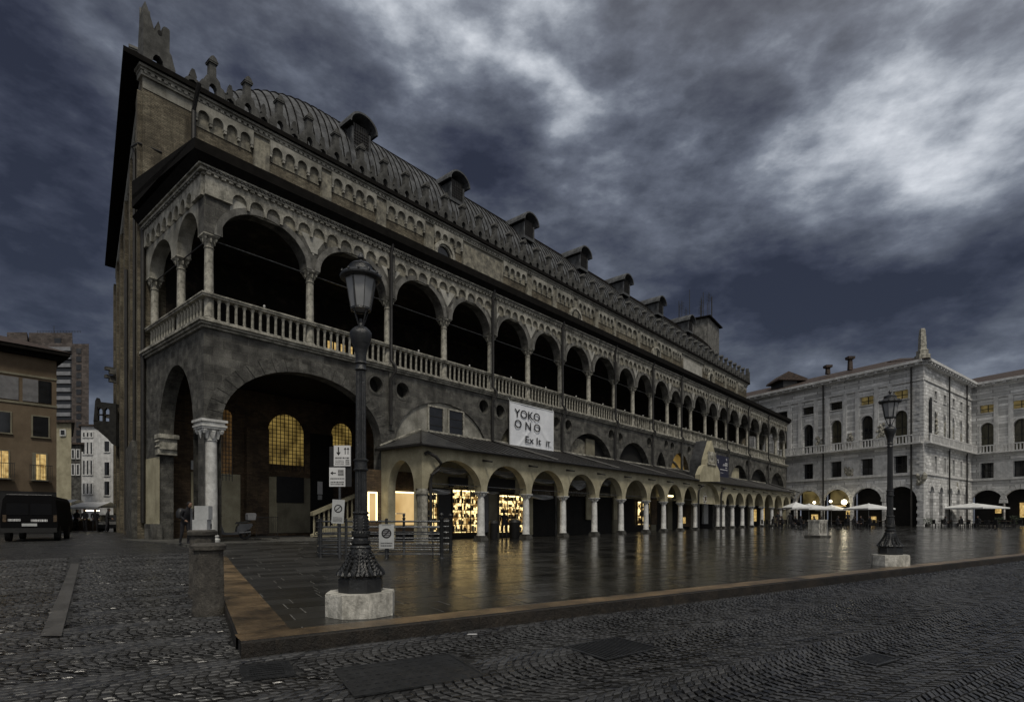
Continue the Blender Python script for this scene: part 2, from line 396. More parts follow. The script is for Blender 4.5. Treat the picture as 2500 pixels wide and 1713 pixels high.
# ------------------------------------------------------------------ survey: photo pixels to metres
TH = math.atan(1200.0 / F)
EX, EY = math.sin(TH), math.cos(TH)                 # palazzo long axis
P0 = Vector((-12.58, 23.18))
SC = -(P0.x*EX + P0.y*EY); TCM = -(P0.x*-EY + P0.y*EX)   # camera in palazzo coordinates
def st(x, t):                                        # photo x on the plane t -> s, depth
    dx = (x - CX)/F; ds = dx*EX + EY; dt = -dx*EY + EX
    lam = (t - TCM)/dt; return SC + lam*ds, lam
def sd_(x, s):                                       # photo x on the plane s -> t, depth
    dx = (x - CX)/F; ds = dx*EX + EY; dt = -dx*EY + EX
    lam = (s - SC)/ds; return TCM + lam*dt, lam
def hz(y, Z): return HC + (HY - y)*Z/F
def stz(x, y, t): s, Z = st(x, t); return s, hz(y, Z)
def world_of(s, t): return (P0.x + s*EX - t*EY, P0.y + s*EY + t*EX)
def local_of(X, Y): dx, dy = X-P0.x, Y-P0.y; return dx*EX + dy*EY, -dx*EY + dy*EX
def wxy(x, Z): return ((x-CX)/F*Z, Z)
def sm(v, a, b): v = max(0, min(1, (v-a)/(b-a))); return v*v*(3-2*v)
def zp(X, Y):                                        # height of the paving
    s, t = local_of(X, Y)
    return .25*sm(Y, 12, 28)*(1 - sm(s, 2, 9)) + .28*sm(s, 14, 60)
def zroad(X, Y): return zp(X, Y) - .12*(1 - sm(Y, 9, 26)*(1 - sm(X, -2, 12))) - .02

# ------------------------------------------------------------------ ground
def ground_mat(name, kind):
    m, nt, bs = nodes_of(name); N = nt.nodes; L = nt.links.new
    def mth(op, a, b=None, c=None):
        n = N.new('ShaderNodeMath'); n.operation = op
        for i, v in enumerate((a, b, c)):
            if v is None: continue
            if isinstance(v, (int, float)): n.inputs[i].default_value = v
            else: L(v, n.inputs[i])
        return n.outputs[0]
    tc = N.new('ShaderNodeTexCoord'); mp = N.new('ShaderNodeMapping'); L(tc.outputs['Object'], mp.inputs[0])
    ang = {'piazza': -34.2, 'road': -34.2, 'street': 20}[kind]
    mp.inputs['Rotation'].default_value = (0, 0, R(ang))
    wob = N.new('ShaderNodeTexNoise'); wob.inputs['Scale'].default_value = .9 if kind == 'piazza' else 1.6
    wob.inputs['Detail'].default_value = 3; L(mp.outputs[0], wob.inputs['Vector'])
    sp = N.new('ShaderNodeSeparateXYZ'); L(mp.outputs[0], sp.inputs[0])
    wc = N.new('ShaderNodeSeparateColor'); L(wob.outputs['Color'], wc.inputs[0])
    amp = .02 if kind == 'piazza' else .16
    x = mth('ADD', sp.outputs[0], mth('MULTIPLY', mth('SUBTRACT', wc.outputs[0], .5), amp))
    y = mth('ADD', sp.outputs[1], mth('MULTIPLY', mth('SUBTRACT', wc.outputs[1], .5), amp))
    bt = N.new('ShaderNodeTexBrick'); bt.inputs['Scale'].default_value = 1
    cb = N.new('ShaderNodeCombineXYZ'); L(cb.outputs[0], bt.inputs['Vector'])
    if kind == 'road':            # setts laid in segmental arcs, side by side
        W = 1.45
        u = mth('SUBTRACT', mth('FRACT', mth('DIVIDE', y, W)), .5)
        bow = mth('MULTIPLY', mth('POWER', mth('ABSOLUTE', u), 2.0), 1.9)
        xx = mth('SUBTRACT', x, bow)
        L(y, cb.inputs[0]); L(xx, cb.inputs[1])
        bt.inputs['Brick Width'].default_value = .105; bt.inputs['Row Height'].default_value = .098
        bt.inputs['Mortar Size'].default_value = .013; bt.inputs['Mortar Smooth'].default_value = .75
        bt.inputs['Color1'].default_value = (.016,.016,.016,1); bt.inputs['Color2'].default_value = (.055,.055,.054,1)
        bt.inputs['Mortar'].default_value = (.0015,.0015,.0015,1)
    elif kind == 'street':
        L(x, cb.inputs[0]); L(y, cb.inputs[1])
        bt.inputs['Brick Width'].default_value = .13; bt.inputs['Row Height'].default_value = .10
        bt.inputs['Mortar Size'].default_value = .009; bt.inputs['Mortar Smooth'].default_value = .4
        bt.inputs['Color1'].default_value = (.018,.018,.018,1); bt.inputs['Color2'].default_value = (.05,.05,.05,1)
        bt.inputs['Mortar'].default_value = (.003,.003,.003,1)
    else:
        L(y, cb.inputs[0]); L(x, cb.inputs[1])
        bt.inputs['Brick Width'].default_value = 1.05; bt.inputs['Row Height'].default_value = .46
        bt.inputs['Mortar Size'].default_value = .006; bt.inputs['Mortar Smooth'].default_value = .3
        bt.inputs['Color1'].default_value = (.009,.0088,.008,1); bt.inputs['Color2'].default_value = (.020,.0195,.018,1)
        bt.inputs['Mortar'].default_value = (.055,.054,.05,1)
    fn = N.new('ShaderNodeTexNoise'); fn.inputs['Scale'].default_value = 30 if kind != 'piazza' else 14
    fn.inputs['Detail'].default_value = 6; fn.inputs['Roughness'].default_value = .7; L(tc.outputs['Object'], fn.inputs['Vector'])
    big = N.new('ShaderNodeTexNoise'); big.inputs['Scale'].default_value = .35 if kind == 'piazza' else .5
    big.inputs['Detail'].default_value = 5; L(tc.outputs['Object'], big.inputs['Vector'])
    mr = N.new('ShaderNodeMapRange'); L(fn.outputs[0], mr.inputs[0]); mr.inputs[1].default_value = .3; mr.inputs[2].default_value = .7
    mr.inputs[3].default_value = .6; mr.inputs[4].default_value = 1.5
    mx = N.new('ShaderNodeMixRGB'); mx.blend_type = 'MULTIPLY'; mx.inputs[0].default_value = 1
    L(bt.outputs['Color'], mx.inputs[1]); L(mr.outputs[0], mx.inputs[2]); L(mx.outputs[0], bs.inputs['Base Color'])
    rr = N.new('ShaderNodeMapRange'); L(big.outputs[0], rr.inputs[0]); rr.inputs[1].default_value = .35; rr.inputs[2].default_value = .65
    lo, hi = {'piazza': (.10, .20), 'road': (.24, .36), 'street': (.20, .38)}[kind]
    rr.inputs[3].default_value = lo; rr.inputs[4].default_value = hi
    ro = mth('ADD', rr.outputs[0], mth('MULTIPLY', bt.outputs['Fac'], .35))
    if kind == 'piazza':          # the near left corner has drained and is only damp
        wx = N.new('ShaderNodeSeparateXYZ'); L(tc.outputs['Object'], wx.inputs[0])
        dm = N.new('ShaderNodeMapRange'); dm.interpolation_type = 'SMOOTHSTEP'
        L(mth('ADD', wx.outputs[0], mth('MULTIPLY', big.outputs[0], 3.0)), dm.inputs[0])
        dm.inputs[1].default_value = -2.2; dm.inputs[2].default_value = 2.6; dm.inputs[3].default_value = .42; dm.inputs[4].default_value = 0
        ro = mth('ADD', ro, dm.outputs[0])
    L(ro, bs.inputs['Roughness'])
    bs.inputs['Specular IOR Level'].default_value = {'piazza': .5, 'road': .42, 'street': .5}[kind]
    # relief: joints, the crown of each stone, grain, and ripples of standing water
    h = mth('MULTIPLY', bt.outputs['Fac'], -1.0 if kind != 'piazza' else -.35)
    h = mth('ADD', h, mth('MULTIPLY', fn.outputs[0], .35 if kind != 'piazza' else .10))
    wv = N.new('ShaderNodeTexNoise'); wv.inputs['Detail'].default_value = 3
    mp2 = N.new('ShaderNodeMapping'); L(tc.outputs['Object'], mp2.inputs[0])
    wv.inputs['Scale'].default_value = 3.2 if kind == 'piazza' else 5
    L(mp2.outputs[0], wv.inputs['Vector'])
    h = mth('ADD', h, mth('MULTIPLY', wv.outputs[0], .55 if kind == 'piazza' else .5))
    bp = N.new('ShaderNodeBump'); bp.inputs['Distance'].default_value = .030 if kind != 'piazza' else .010
    bp.inputs['Strength'].default_value = .9 if kind != 'piazza' else .55
    L(h, bp.inputs['Height']); L(bp.outputs[0], bs.inputs['Normal'])
    return m
M['piazza'] = ground_mat('wet_trachyte_slabs', 'piazza')
M['road'] = ground_mat('wet_porphyry_setts', 'road')
M['street'] = ground_mat('wet_street_setts', 'street')
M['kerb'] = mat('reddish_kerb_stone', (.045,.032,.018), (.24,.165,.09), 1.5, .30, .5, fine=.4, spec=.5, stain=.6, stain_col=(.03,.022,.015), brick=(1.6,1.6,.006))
def frange(a, b, n): return [a + (b-a)*i/n for i in range(n+1)]
def sheet(name, xs, ys, zf, m, keep=None):
    mb = MB(); nx = len(xs)
    mb.v = [(x, y, zf(x, y)) for y in ys for x in xs]
    for j in range(len(ys)-1):
        for i in range(nx-1):
            if keep and not keep((xs[i]+xs[i+1])/2, (ys[j]+ys[j+1])/2): continue
            mb.f.append((j*nx+i, j*nx+i+1, (j+1)*nx+i+1, (j+1)*nx+i))
    o = mb.build(name, m, smooth=True); o['kind'] = 'structure'; return o
sheet('ground', frange(-600,-60,6)+frange(-56,56,56)+frange(60,700,12), frange(-30,70,50)+frange(75,900,14), lambda x, y: zroad(x, y)-.016, M['road'])
KC = Vector((-2.556, 5.345)); KA = Vector((math.sin(R(55.8)), math.cos(R(55.8)))); KB = Vector((-math.sin(R(29.4)), math.cos(R(29.4))))
mb = MB(); na, nb = 90, 60
av = [150*(i/na)**1.6 for i in range(na+1)]; bv = [110*(j/nb)**1.5 for j in range(nb+1)]
for b in bv:
    for a in av:
        p = KC + KA*a + KB*b; mb.v.append((p.x, p.y, zp(p.x, p.y)-.004))
for j in range(nb):
    for i in range(na): mb.f.append((j*(na+1)+i, j*(na+1)+i+1, (j+1)*(na+1)+i+1, (j+1)*(na+1)+i))
M['bed'] = mat('gritty_joint_bed', (.06,.058,.052), (.15,.145,.13), 6, .6, .4, fine=.4)
o = mb.build('piazza_bed', M['bed'], smooth=True); o['kind'] = 'structure'
def attr_mat(name, lo, hi, rlo, rhi, fine, ripple, damp=False, bdist=.006):
    """stone units told apart by a value stored on each one"""
    m, nt, bs = nodes_of(name); N = nt.nodes; L = nt.links.new
    def mth(op, a, b):
        n = N.new('ShaderNodeMath'); n.operation = op
        for i, v in enumerate((a, b)):
            if isinstance(v, (int, float)): n.inputs[i].default_value = v
            else: L(v, n.inputs[i])
        return n.outputs[0]
    tc = N.new('ShaderNodeTexCoord'); at = N.new('ShaderNodeAttribute'); at.attribute_name = 'unit'
    fn = N.new('ShaderNodeTexNoise'); fn.inputs['Scale'].default_value = fine; fn.inputs['Detail'].default_value = 6; fn.inputs['Roughness'].default_value = .7; L(tc.outputs['Object'], fn.inputs['Vector'])
    bg_ = N.new('ShaderNodeTexNoise'); bg_.inputs['Scale'].default_value = .45; bg_.inputs['Detail'].default_value = 6; bg_.inputs['Roughness'].default_value = .6; L(tc.outputs['Object'], bg_.inputs['Vector'])
    f = mth('ADD', mth('MULTIPLY', at.outputs['Fac'], .55), mth('MULTIPLY', fn.outputs[0], .45)); f = mth('ADD', f, mth('MULTIPLY', mth('SUBTRACT', bg_.outputs[0], .5), .8))
    rp = N.new('ShaderNodeValToRGB'); L(f, rp.inputs[0]); rp.color_ramp.elements[0].position = .15; rp.color_ramp.elements[1].position = .9
    rp.color_ramp.elements[0].color = (*lo, 1); rp.color_ramp.elements[1].color = (*hi, 1); L(rp.outputs[0], bs.inputs['Base Color'])
    rr = N.new('ShaderNodeMapRange'); L(bg_.outputs[0], rr.inputs[0]); rr.inputs[1].default_value = .35; rr.inputs[2].default_value = .65; rr.inputs[3].default_value = rlo; rr.inputs[4].default_value = rhi
    ro = mth('ADD', rr.outputs[0], mth('MULTIPLY', mth('SUBTRACT', at.outputs['Fac'], .5), .10)); 
    if damp:
        wx = N.new('ShaderNodeSeparateXYZ'); L(tc.outputs['Object'], wx.inputs[0]); dm = N.new('ShaderNodeMapRange'); dm.interpolation_type = 'SMOOTHSTEP'
        L(mth('ADD', wx.outputs[0], mth('MULTIPLY', bg_.outputs[0], 3.5)), dm.inputs[0]); dm.inputs[1].default_value = -3.2; dm.inputs[2].default_value = 1.4; dm.inputs[3].default_value = .36; dm.inputs[4].default_value = 0
        ro = mth('ADD', ro, dm.outputs[0])
    L(ro, bs.inputs['Roughness']); bs.inputs['Specular IOR Level'].default_value = .5
    wv = N.new('ShaderNodeTexNoise'); wv.inputs['Scale'].default_value = ripple; wv.inputs['Detail'].default_value = 4; L(tc.outputs['Object'], wv.inputs['Vector'])
    h = mth('ADD', mth('MULTIPLY', fn.outputs[0], .5), wv.outputs[0]); bp = N.new('ShaderNodeBump'); bp.inputs['Distance'].default_value = bdist; bp.inputs['Strength'].default_value = .7
    L(h, bp.inputs['Height']); L(bp.outputs[0], bs.inputs['Normal']); return m
def unit_build(mb, vals, name, m):
    me = bpy.data.meshes.new(name); me.from_pydata(mb.v, [], mb.f); me.materials.append(m)
    a = me.attributes.new('unit', 'FLOAT', 'FACE'); a.data.foreach_set('value', vals); me.update()
    o = bpy.data.objects.new(name, me); COL.objects.link(o); return o
rs_ = random.Random(77); mb = MB(); vals = []
b_ = .03; row = 0
while b_ < 46:
    wdt = .46; a_ = .03 + rs_.uniform(0, .8)
    a_ = -rs_.uniform(0, .9) + .03
    while a_ < 95:
        ln = rs_.uniform(.75, 1.35); a0, a1 = max(a_, .03), a_+ln
        if a1 - a0 > .1:
            c_ = KC + KA*((a0+a1)/2) + KB*(b_+wdt/2); z = zp(c_.x, c_.y) + rs_.uniform(-.001, .0015); tx, ty = rs_.gauss(0, .0024), rs_.gauss(0, .0034); g = .0095
            P_ = []
            for (aa, bb) in ((a0+g, b_+g), (a1-g, b_+g), (a1-g, b_+wdt-g), (a0+g, b_+wdt-g)):
                p = KC + KA*aa + KB*bb; P_.append((p.x, p.y, zp(p.x, p.y) + (z - zp(c_.x, c_.y)) + tx*(aa-(a0+a1)/2) + ty*(bb-b_-wdt/2)))
            n0 = len(mb.f); mb.add(P_ + [(x, y, zz-.03) for x, y, zz in P_], [(0,1,2,3),(0,4,5,1),(1,5,6,2),(2,6,7,3),(3,7,4,0)])
            vals.extend([rs_.random()]*(len(mb.f)-n0))
        a_ += ln
    b_ += wdt
M['slab'] = attr_mat('wet_trachyte_slab', (.006,.006,.0055), (.034,.033,.030), .08, .20, 16, 4.5, damp=True, bdist=.008)
o = unit_build(mb, vals, 'piazza_paving', M['slab']); o['kind'] = 'structure'
kface = MB()
def kerb(direction_, inward, length, n, w=.37, start=0.0):
    mb = MB(); ks = [start + (length-start)*i/n for i in range(n+1)]
    for i in range(n):
        for k0, k1 in ((ks[i], ks[i+1]),):
            pts = []
            for k in (k0, k1):
                o_ = KC + direction_*k; q = o_ + inward*w
                z = zp(o_.x, o_.y)+.006; zi = zp(q.x, q.y)+.006; zb = zroad(o_.x, o_.y) - .05
                pts.append([(q.x,q.y,zi), (o_.x,o_.y,z+.002), (o_.x-inward.x*.018,o_.y-inward.y*.018,z-.022), (o_.x-inward.x*.018,o_.y-inward.y*.018,zb)])
            for m_ in range(3): (mb if m_ == 0 else kface).quad(pts[0][m_], pts[1][m_], pts[1][m_+1], pts[0][m_+1])
    return mb
ka_in = Vector((-KA.y, KA.x)); kb_in = Vector((KB.y, -KB.x))
mbk = kerb(KA, ka_in, 140, 80); mbk2 = kerb(KB, kb_in, 13, 20, w=.5, start=.37)
mbk.add(mbk2.v, mbk2.f)
# corner filler
a0 = KC + ka_in*.37; 
c = KC + KB*.37; d = c + kb_in*.5
mbk.add([(KC.x,KC.y,.0085),(a0.x,a0.y,.0085),(d.x,d.y,.0085),(c.x,c.y,.0085)], [(0,1,2,3)])
kface.add([(KC.x,KC.y,.0085),(c.x,c.y,.0085),(c.x,c.y,-.2),(KC.x,KC.y,-.2)], [(0,1,2,3)])
o = mbk.build('kerb', M['kerb']); o['kind'] = 'structure'
M['kerbface'] = mat('dark_kerb_face', (.007,.006,.005), (.026,.020,.014), 3, .6, .6, fine=.5, brick=(1.6,1.6,.008))  # vertical faces coloured darker than the kerb top
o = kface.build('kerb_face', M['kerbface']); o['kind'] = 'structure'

# paler slab track in the left-hand street
def px_ground(x, y, drop=-.12):
    Z = (HC - drop)*F/(y - HY); return wxy(x, Z)
track = MB()
q = [px_ground(98,1548), px_ground(150,1548), px_ground(193,1380), px_ground(173,1380)]
def lerp(a, b, t): return (a[0]+(b[0]-a[0])*t, a[1]+(b[1]-a[1])*t)
for i in range(30):
    t0_, t1_ = i/30, (i+1)/30
    A, B = lerp(q[0], q[3], t0_), lerp(q[1], q[2], t0_); C_, D_ = lerp(q[1], q[2], t1_), lerp(q[0], q[3], t1_)
    track.quad(*[(p[0], p[1], zroad(*p)+.005) for p in (A, B, C_, D_)])
M['track'] = mat('smooth_track_slab', (.07,.068,.065), (.15,.146,.14), 2, .28, .35, fine=.3, brick=(3,.42,.012), mortar=(.2,.2,.2), spec=.5)
o = track.build('street_track', M['track']); o['kind'] = 'structure'
# manholes and gratings in the road
def road_plate(name, px, label, cat, m, slots=0, group=None, frame=True):
    P = [Vector((*px_ground(*p), 0)) for p in px]
    c = sum(P, Vector())/4; u = ((P[1]-P[0])+(P[2]-P[3]))/2; v = ((P[3]-P[0])+(P[2]-P[1]))/2
    z = zroad(c.x, c.y)
    t = thing(name, label, cat, (c.x, c.y, z-.007), 0, group)
    ul, vl = u.length/2, v.length/2; un, vn = u.normalized(), v.normalized()
    Mx = Matrix(((un.x, vn.x, 0, 0), (un.y, vn.y, 0, 0), (0, 0, 1, 0), (0, 0, 0, 1)))
    b = MB()
    if slots:
        for k in range(slots):
            a = -ul + .03 + (2*ul-.06)*(k+.0)/slots; b.box(a, a+(2*ul-.06)/slots*.5, -vl+.03, vl-.03, -.002, .010, Mx)
    else:
        b.box(-ul+.02, ul-.02, -vl+.02, vl-.02, -.002, .008, Mx)
        n = 14
        for k in range(n):
            for l in range(6):
                x_ = -ul+.06+(2*ul-.12)*(k+.5)/n; y_ = -vl+.06+(2*vl-.12)*(l+.5)/6
                b.box(x_-.018, x_+.018, y_-.006, y_+.006, .008, .011, Mx)
    b.build('grating' if slots else 'cover', m, t)
    if slots: MB().box(-ul+.03, ul-.03, -vl+.03, vl-.03, -.004, -.001, Mx).build('drain_pit', M['dark'], t)
    f = MB(); w = .03
    f.box(-ul, ul, -vl, -vl+w, -.002, .012, Mx).box(-ul, ul, vl-w, vl, -.002, .012, Mx)
    f.box(-ul, -ul+w, -vl+w, vl-w, -.002, .012, Mx).box(ul-w, ul, -vl+w, vl-w, -.002, .012, Mx)
    f.build('frame', M['iron'], t); return t
road_plate('manhole_cover', [(810,1625),(1100,1590),(1190,1640),(865,1695)], 'large dark rectangular steel cover in the setts in front of the near lamp post', 'manhole', M['iron'])
road_plate('manhole_cover', [(583,1618),(705,1606),(722,1640),(590,1655)], 'small dark rectangular cover in the setts below the kerb corner', 'manhole', M['iron'])
road_plate('manhole_cover', [(1380,1572),(1500,1550),(1620,1575),(1470,1606)], 'ribbed square cover in the setts below the middle of the kerb', 'manhole', M['iron'], slots=16)
road_plate('drain_grating', [(2072,1600),(2130,1588),(2200,1602),(2140,1620)], 'slotted iron drain grating in the setts at the lower right', 'drain', M['iron'], slots=9)

# real setts in segmental arcs over the part of the road near the camera
covers = [[px_ground(*p) for p in q_] for q_ in ([(800,1622),(1100,1586),(1200,1640),(860,1702)], [(575,1614),(707,1600),(728,1643),(586,1661)], [(1372,1572),(1500,1546),(1630,1575),(1470,1610)], [(2062,1600),(2130,1584),(2210,1602),(2140,1624)], [(96,1552),(155,1552),(205,1340),(170,1340)])]
def inside(p, poly):
    c = False; n = len(poly)
    for i in range(n):
        x1, y1 = poly[i]; x2, y2 = poly[(i+1) % n]
        if (y1 > p[1]) != (y2 > p[1]) and p[0] < (x2-x1)*(p[1]-y1)/(y2-y1)+x1: c = not c
    return c
mb = MB(); vals = []; W = 1.36; NS = 15; RW = .088; rs_ = random.Random(5)
KN = Vector((KA.y, -KA.x))                      # away from the square, towards the camera
def bow(u): return 1.75*(u-.5)**2
def setts(xr, cols):
    for c in cols:
        for r in range(int(xr[0]/RW), int(xr[1]/RW)):
            for k in range(NS):
                u0, u1 = k/NS, (k+1)/NS; um = (u0+u1)/2; xm = r*RW + bow(um); ym = (c+um)*W
                p = KC + KA*xm + KN*ym
                if p.y < 2.0 or p.y > 19 or abs(p.x) > p.y*.93+.4: continue
                ib = (p-KC).dot(kb_in); 
                ka_ = (p-KC).dot(KN)
                if ka_ < .06 and ib > -.06: continue
                if any(inside((p.x, p.y), q_) for q_ in covers): continue
                g = .0085; z = zroad(p.x, p.y) + rs_.uniform(-.004, .004); tx, ty = rs_.gauss(0, .021), rs_.gauss(0, .021)
                Q = []
                for (uu, rr) in ((u0, 0), (u1, 0), (u1, 1), (u0, 1)):
                    du = g/W*(1 if uu == u0 else -1); dr = g*(1 if rr == 0 else -1)
                    xx = (r+rr)*RW + bow(uu) + dr + rs_.uniform(-.004,.004); yy = (c+uu+du)*W + rs_.uniform(-.004,.004); Q.append((xx, yy))
                out = []; inn = []
                for (xx, yy) in Q:
                    q = KC + KA*xx + KN*yy; zz = z + tx*(xx-xm) + ty*(yy-ym); out.append((q.x, q.y, zz-.008)); x2, y2 = xx+(xm-xx)*.26, yy+(ym-yy)*.26
                    q2 = KC + KA*x2 + KN*y2; inn.append((q2.x, q2.y, zz+.001))
                bot = [(x, y, zz-.02) for x, y, zz in out]; n0 = len(mb.f)
                mb.add(inn+out+bot, [(0,1,2,3)] + [(i, (i+1) % 4, 4+(i+1) % 4, 4+i) for i in range(4)] + [(4+i, 4+(i+1) % 4, 8+(i+1) % 4, 8+i) for i in range(4)])
                vals.extend([rs_.random()]*(len(mb.f)-n0))
setts((-16, 26), range(-12, 14))
M['sett'] = attr_mat('wet_porphyry_sett', (.006,.006,.0062), (.058,.058,.058), .18, .34, 45, 14, bdist=.004)
M['sett'].node_tree.nodes['Principled BSDF'].inputs['Specular IOR Level'].default_value = .55
o = unit_build(mb, vals, 'setts', M['sett']); o['kind'] = 'structure'
print('setts', len(mb.f))
# ================================================================== PALAZZO (long arcaded hall)
ROT = math.atan2(EY, EX)
pal = thing('arcaded_palazzo', 'long dark medieval palazzo with two tiers of arcades, battlements and a ribbed barrel roof',
            'building', (P0.x, P0.y, 0), ROT)
colx = [510,756.4,946,1083.6,1196.3,1288,1366.7,1436.5,1498.3,1544.2,1587.6,1628.3,1657.5,1685.4,1720.6,1747.5,1772.4,1799.7,1823.6,1849.6,1871.3,1893,1912.8]
CS = [st(x, .3)[0] for x in colx]
S_END = CS[-1] + .3; D = 7.2
Z_CAP, Z_RAIL, Z_FL = 12.93, 10.5, 9.35
# --- loggia arcade wall (upper tier)
ops = []
for i in range(len(CS)-1):
    ops.append(arch_op(CS[i]+.34, CS[i+1]-.34, 0, Z_CAP, min(1.52, (CS[i+1]-CS[i]-.68)/2*1.02)))
mb = arch_wall(MB(), 0, S_END, Z_CAP, 15.2, 0, .6, ops, N=20)
mb.build('loggia_arcade', M['stone'], pal)
# pale arch rings and spandrel plaster
ring = MB(); sp = MB(); pier = MB()
for i, (a, b, lo, hi) in enumerate(ops):
    rise = hi(0) - Z_CAP; c = (a+b)/2; r = (b-a)/2; w = .26; n = 20
    for k in range(n):
        p = []
        for kk in (k, k+1):
            th = PI*kk/n; p.append(((c - r*math.cos(th), Z_CAP + rise*math.sin(th)), (c - (r+w)*math.cos(th), Z_CAP + (rise+w)*math.sin(th))))
        (i0, o0), (i1, o1) = p
        ring.quad((i0[0],-.05,i0[1]), (i1[0],-.05,i1[1]), (o1[0],-.05,o1[1]), (o0[0],-.05,o0[1]))
        ring.quad((i0[0],-.05,i0[1]), (i1[0],-.05,i1[1]), (i1[0],.0,i1[1]), (i0[0],.0,i0[1]))
        ring.quad((o0[0],-.05,o0[1]), (o1[0],-.05,o1[1]), (o1[0],.0,o1[1]), (o0[0],.0,o0[1]))
for i, s in enumerate(CS[1:-1]):
    hw = .62 if i < 6 else .5
    z0_, z1_ = Z_CAP+1.05, Z_CAP+1.62
    if i % 2 == 0:
        sp.prism([(s, z0_-.35), (s+hw, z1_), (s-hw, z1_)], -.012, .0, 'y')
    else:
        sp.prism([(s+.22, z0_), (s+hw, z1_-.05), (s+.22, z1_-.05)], -.012, .0, 'y'); sp.prism([(s-.22, z0_), (s-hw, z1_-.05), (s-.22, z1_-.05)], -.012, .0, 'y')
        pier.box(s-.16, s+.16, -.15, .0, Z_CAP, 15.195)
sp.prism([(1.02, 13.9), (1.02, 14.75), (2.1, 14.62), (1.35, 14.3)], -.012, 0, 'y')
sp.box(CS[1]+-.12, CS[1]+.22, -.03, -.013, 13.75, 14.15)
pier.box(0-.02, .72, -.03, .0, Z_CAP+.01, 14.6)
ring.build('arch_rings', M['ringstone'], pal); build_each(sp, 'spandrel_panel', M['frescolight'], pal); build_each(pier, 'pilaster_strip', M['stone'], pal)
# --- blind arch frieze
fr = MB(); rec = MB(); z0, z1 = 14.36, 15.20
fops = []
for i in range(0, len(CS)-1, 2):
    a, b = CS[i] + (.72 if i == 0 else .22), CS[min(i+2, len(CS)-1)] - .22
    n = max(4, round((b-a)/.74)); w = (b-a)/n
    for k in range(n): fops.append(arch_op(a+w*k+.06, a+w*(k+1)-.06, z0-.1, z0+.24, .34))
arch_wall(fr, 0, S_END, z0+.06, z1, -.13, .0, fops, N=6)
fr.build('blind_arch_frieze', M['trim'], pal)
for i in range(0, len(CS)-1, 2):
    a, b = CS[i] + (.74 if i == 0 else .22), CS[min(i+2, len(CS)-1)] - .22
    rec.quad((a,-.006,z0), (b,-.006,z0), (b,-.006,z0+.66), (a,-.006,z0+.66))
build_each(rec, 'frieze_fresco', M['fresco'], pal)
def dentils(a, b, t, z, h, step, w, m, name, dep=.10):
    mb = MB(); n = int((b-a)/step)
    for k in range(n): mb.box(a+k*step, a+k*step+w, t-dep, t, z, z+h)
    return mb.build(name, m, pal)
dentils(0, S_END, -.13, 15.215, .08, .30, .17, M['trim'], 'dentil_course')
mb = MB()
for z0_, z1_, o_ in ((15.20,15.213,.14), (15.213,15.31,.10), (15.31,15.38,.24), (15.38,15.46,.22), (15.46,15.53,.32)):
    mb.box(-o_, S_END+o_, -o_, .6, z0_, z1_); mb.box(-o_, .6, .6, D, z0_, z1_)
mb.build('cornice_moulding', M['trim'], pal)
dz = MB()
for k in range(int(S_END/.17)): dz.box(k*.17, k*.17+.09, -.30, -.22, 15.385, 15.455)
for k in range(22): dz.box(-.21, -.10, .1+k*.32, .28+k*.32, 15.22, 15.30)
dz.build('dentil_course', M['ringstone'], pal)
ev = MB()                                              # loggia roof with deep dark eave
ov = .58
ev.add([(-ov,-ov,15.80),(S_END+ov,-ov,15.80),(S_END+ov,D,16.6),(-ov,D,16.6),(-ov,-ov,16.22),(S_END+ov,-ov,16.22),(S_END+ov,D,17.5),(-ov,D,17.5)],
       [(0,1,2,3),(4,5,6,7),(0,1,5,4),(1,2,6,5),(2,3,7,6),(3,0,4,7)])
ev.add([(-.34,-.34,15.53),(S_END+.34,-.34,15.53),(S_END+.34,D,15.53),(-.34,D,15.53),(-ov+.01,-ov+.01,15.81),(S_END+ov-.01,-ov+.01,15.81),(S_END+ov-.01,D,15.81),(-ov+.01,D,15.81)],
       [(0,1,2,3),(4,5,6,7),(0,1,5,4),(1,2,6,5),(2,3,7,6),(3,0,4,7)])
ev.add([(-ov,D,16.22),(-ov,-ov,16.22),(-ov+.6,D,16.24),(-ov,D,16.8)], [(0,1,2),(0,1,3)])
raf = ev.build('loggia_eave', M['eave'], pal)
# --- loggia floor, ceiling
mb = MB(); mb.box(.2, S_END-.1, .2, D-.01, 9.0, 9.34); mb.build('loggia_floor', M['rubble'], pal)
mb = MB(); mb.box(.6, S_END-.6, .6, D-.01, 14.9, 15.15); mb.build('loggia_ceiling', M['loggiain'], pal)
MB().box(.9, S_END-.9, D-.035, D-.004, 9.345, 14.89).build('rear_fresco_shade', M['loggiain'], pal)  # added near-black panel: loggia shade put into its colour, with faint fresco patches
# --- columns
def column_mesh(r, h0, h1, cap=True):
    return MB().lathe([(r*1.35,0),(r*1.35,.06),(r*1.5,.09),(r*1.35,.14),(r*1.15,.17),(r*1.2,.2),(r*1.02,.24),(r*.98,h1*.5),(r*.9,h1)], n=14)
def cap_mesh(r, h):
    b = MB().lathe([(r*.98,0),(r*1.12,.03),(r*.95,.06),(r*1.0,h*.45),(r*1.35,h*.62),(r*1.15,h*.66),(r*1.55,h*.80)], n=12)
    for k in range(8):
        a = 2*PI*k/8; x, y = math.cos(a), math.sin(a)
        b.lathe([(r*.16, h*.40),(r*.30, h*.62),(r*.22, h*.72)], cx=x*r*1.22, cy=y*r*1.22, n=5)
    for (x, y) in ((1,1),(1,-1),(-1,1),(-1,-1)): b.lathe([(r*.12,h*.55),(r*.34,h*.70),(r*.30,h*.80)], cx=x*r*1.12, cy=y*r*1.12, n=6)
    b.box(-r*1.5, r*1.5, -r*1.5, r*1.5, h*.80, h*.88); b.box(-r*1.7, r*1.7, -r*1.7, r*1.7, h*.88, h)
    return b
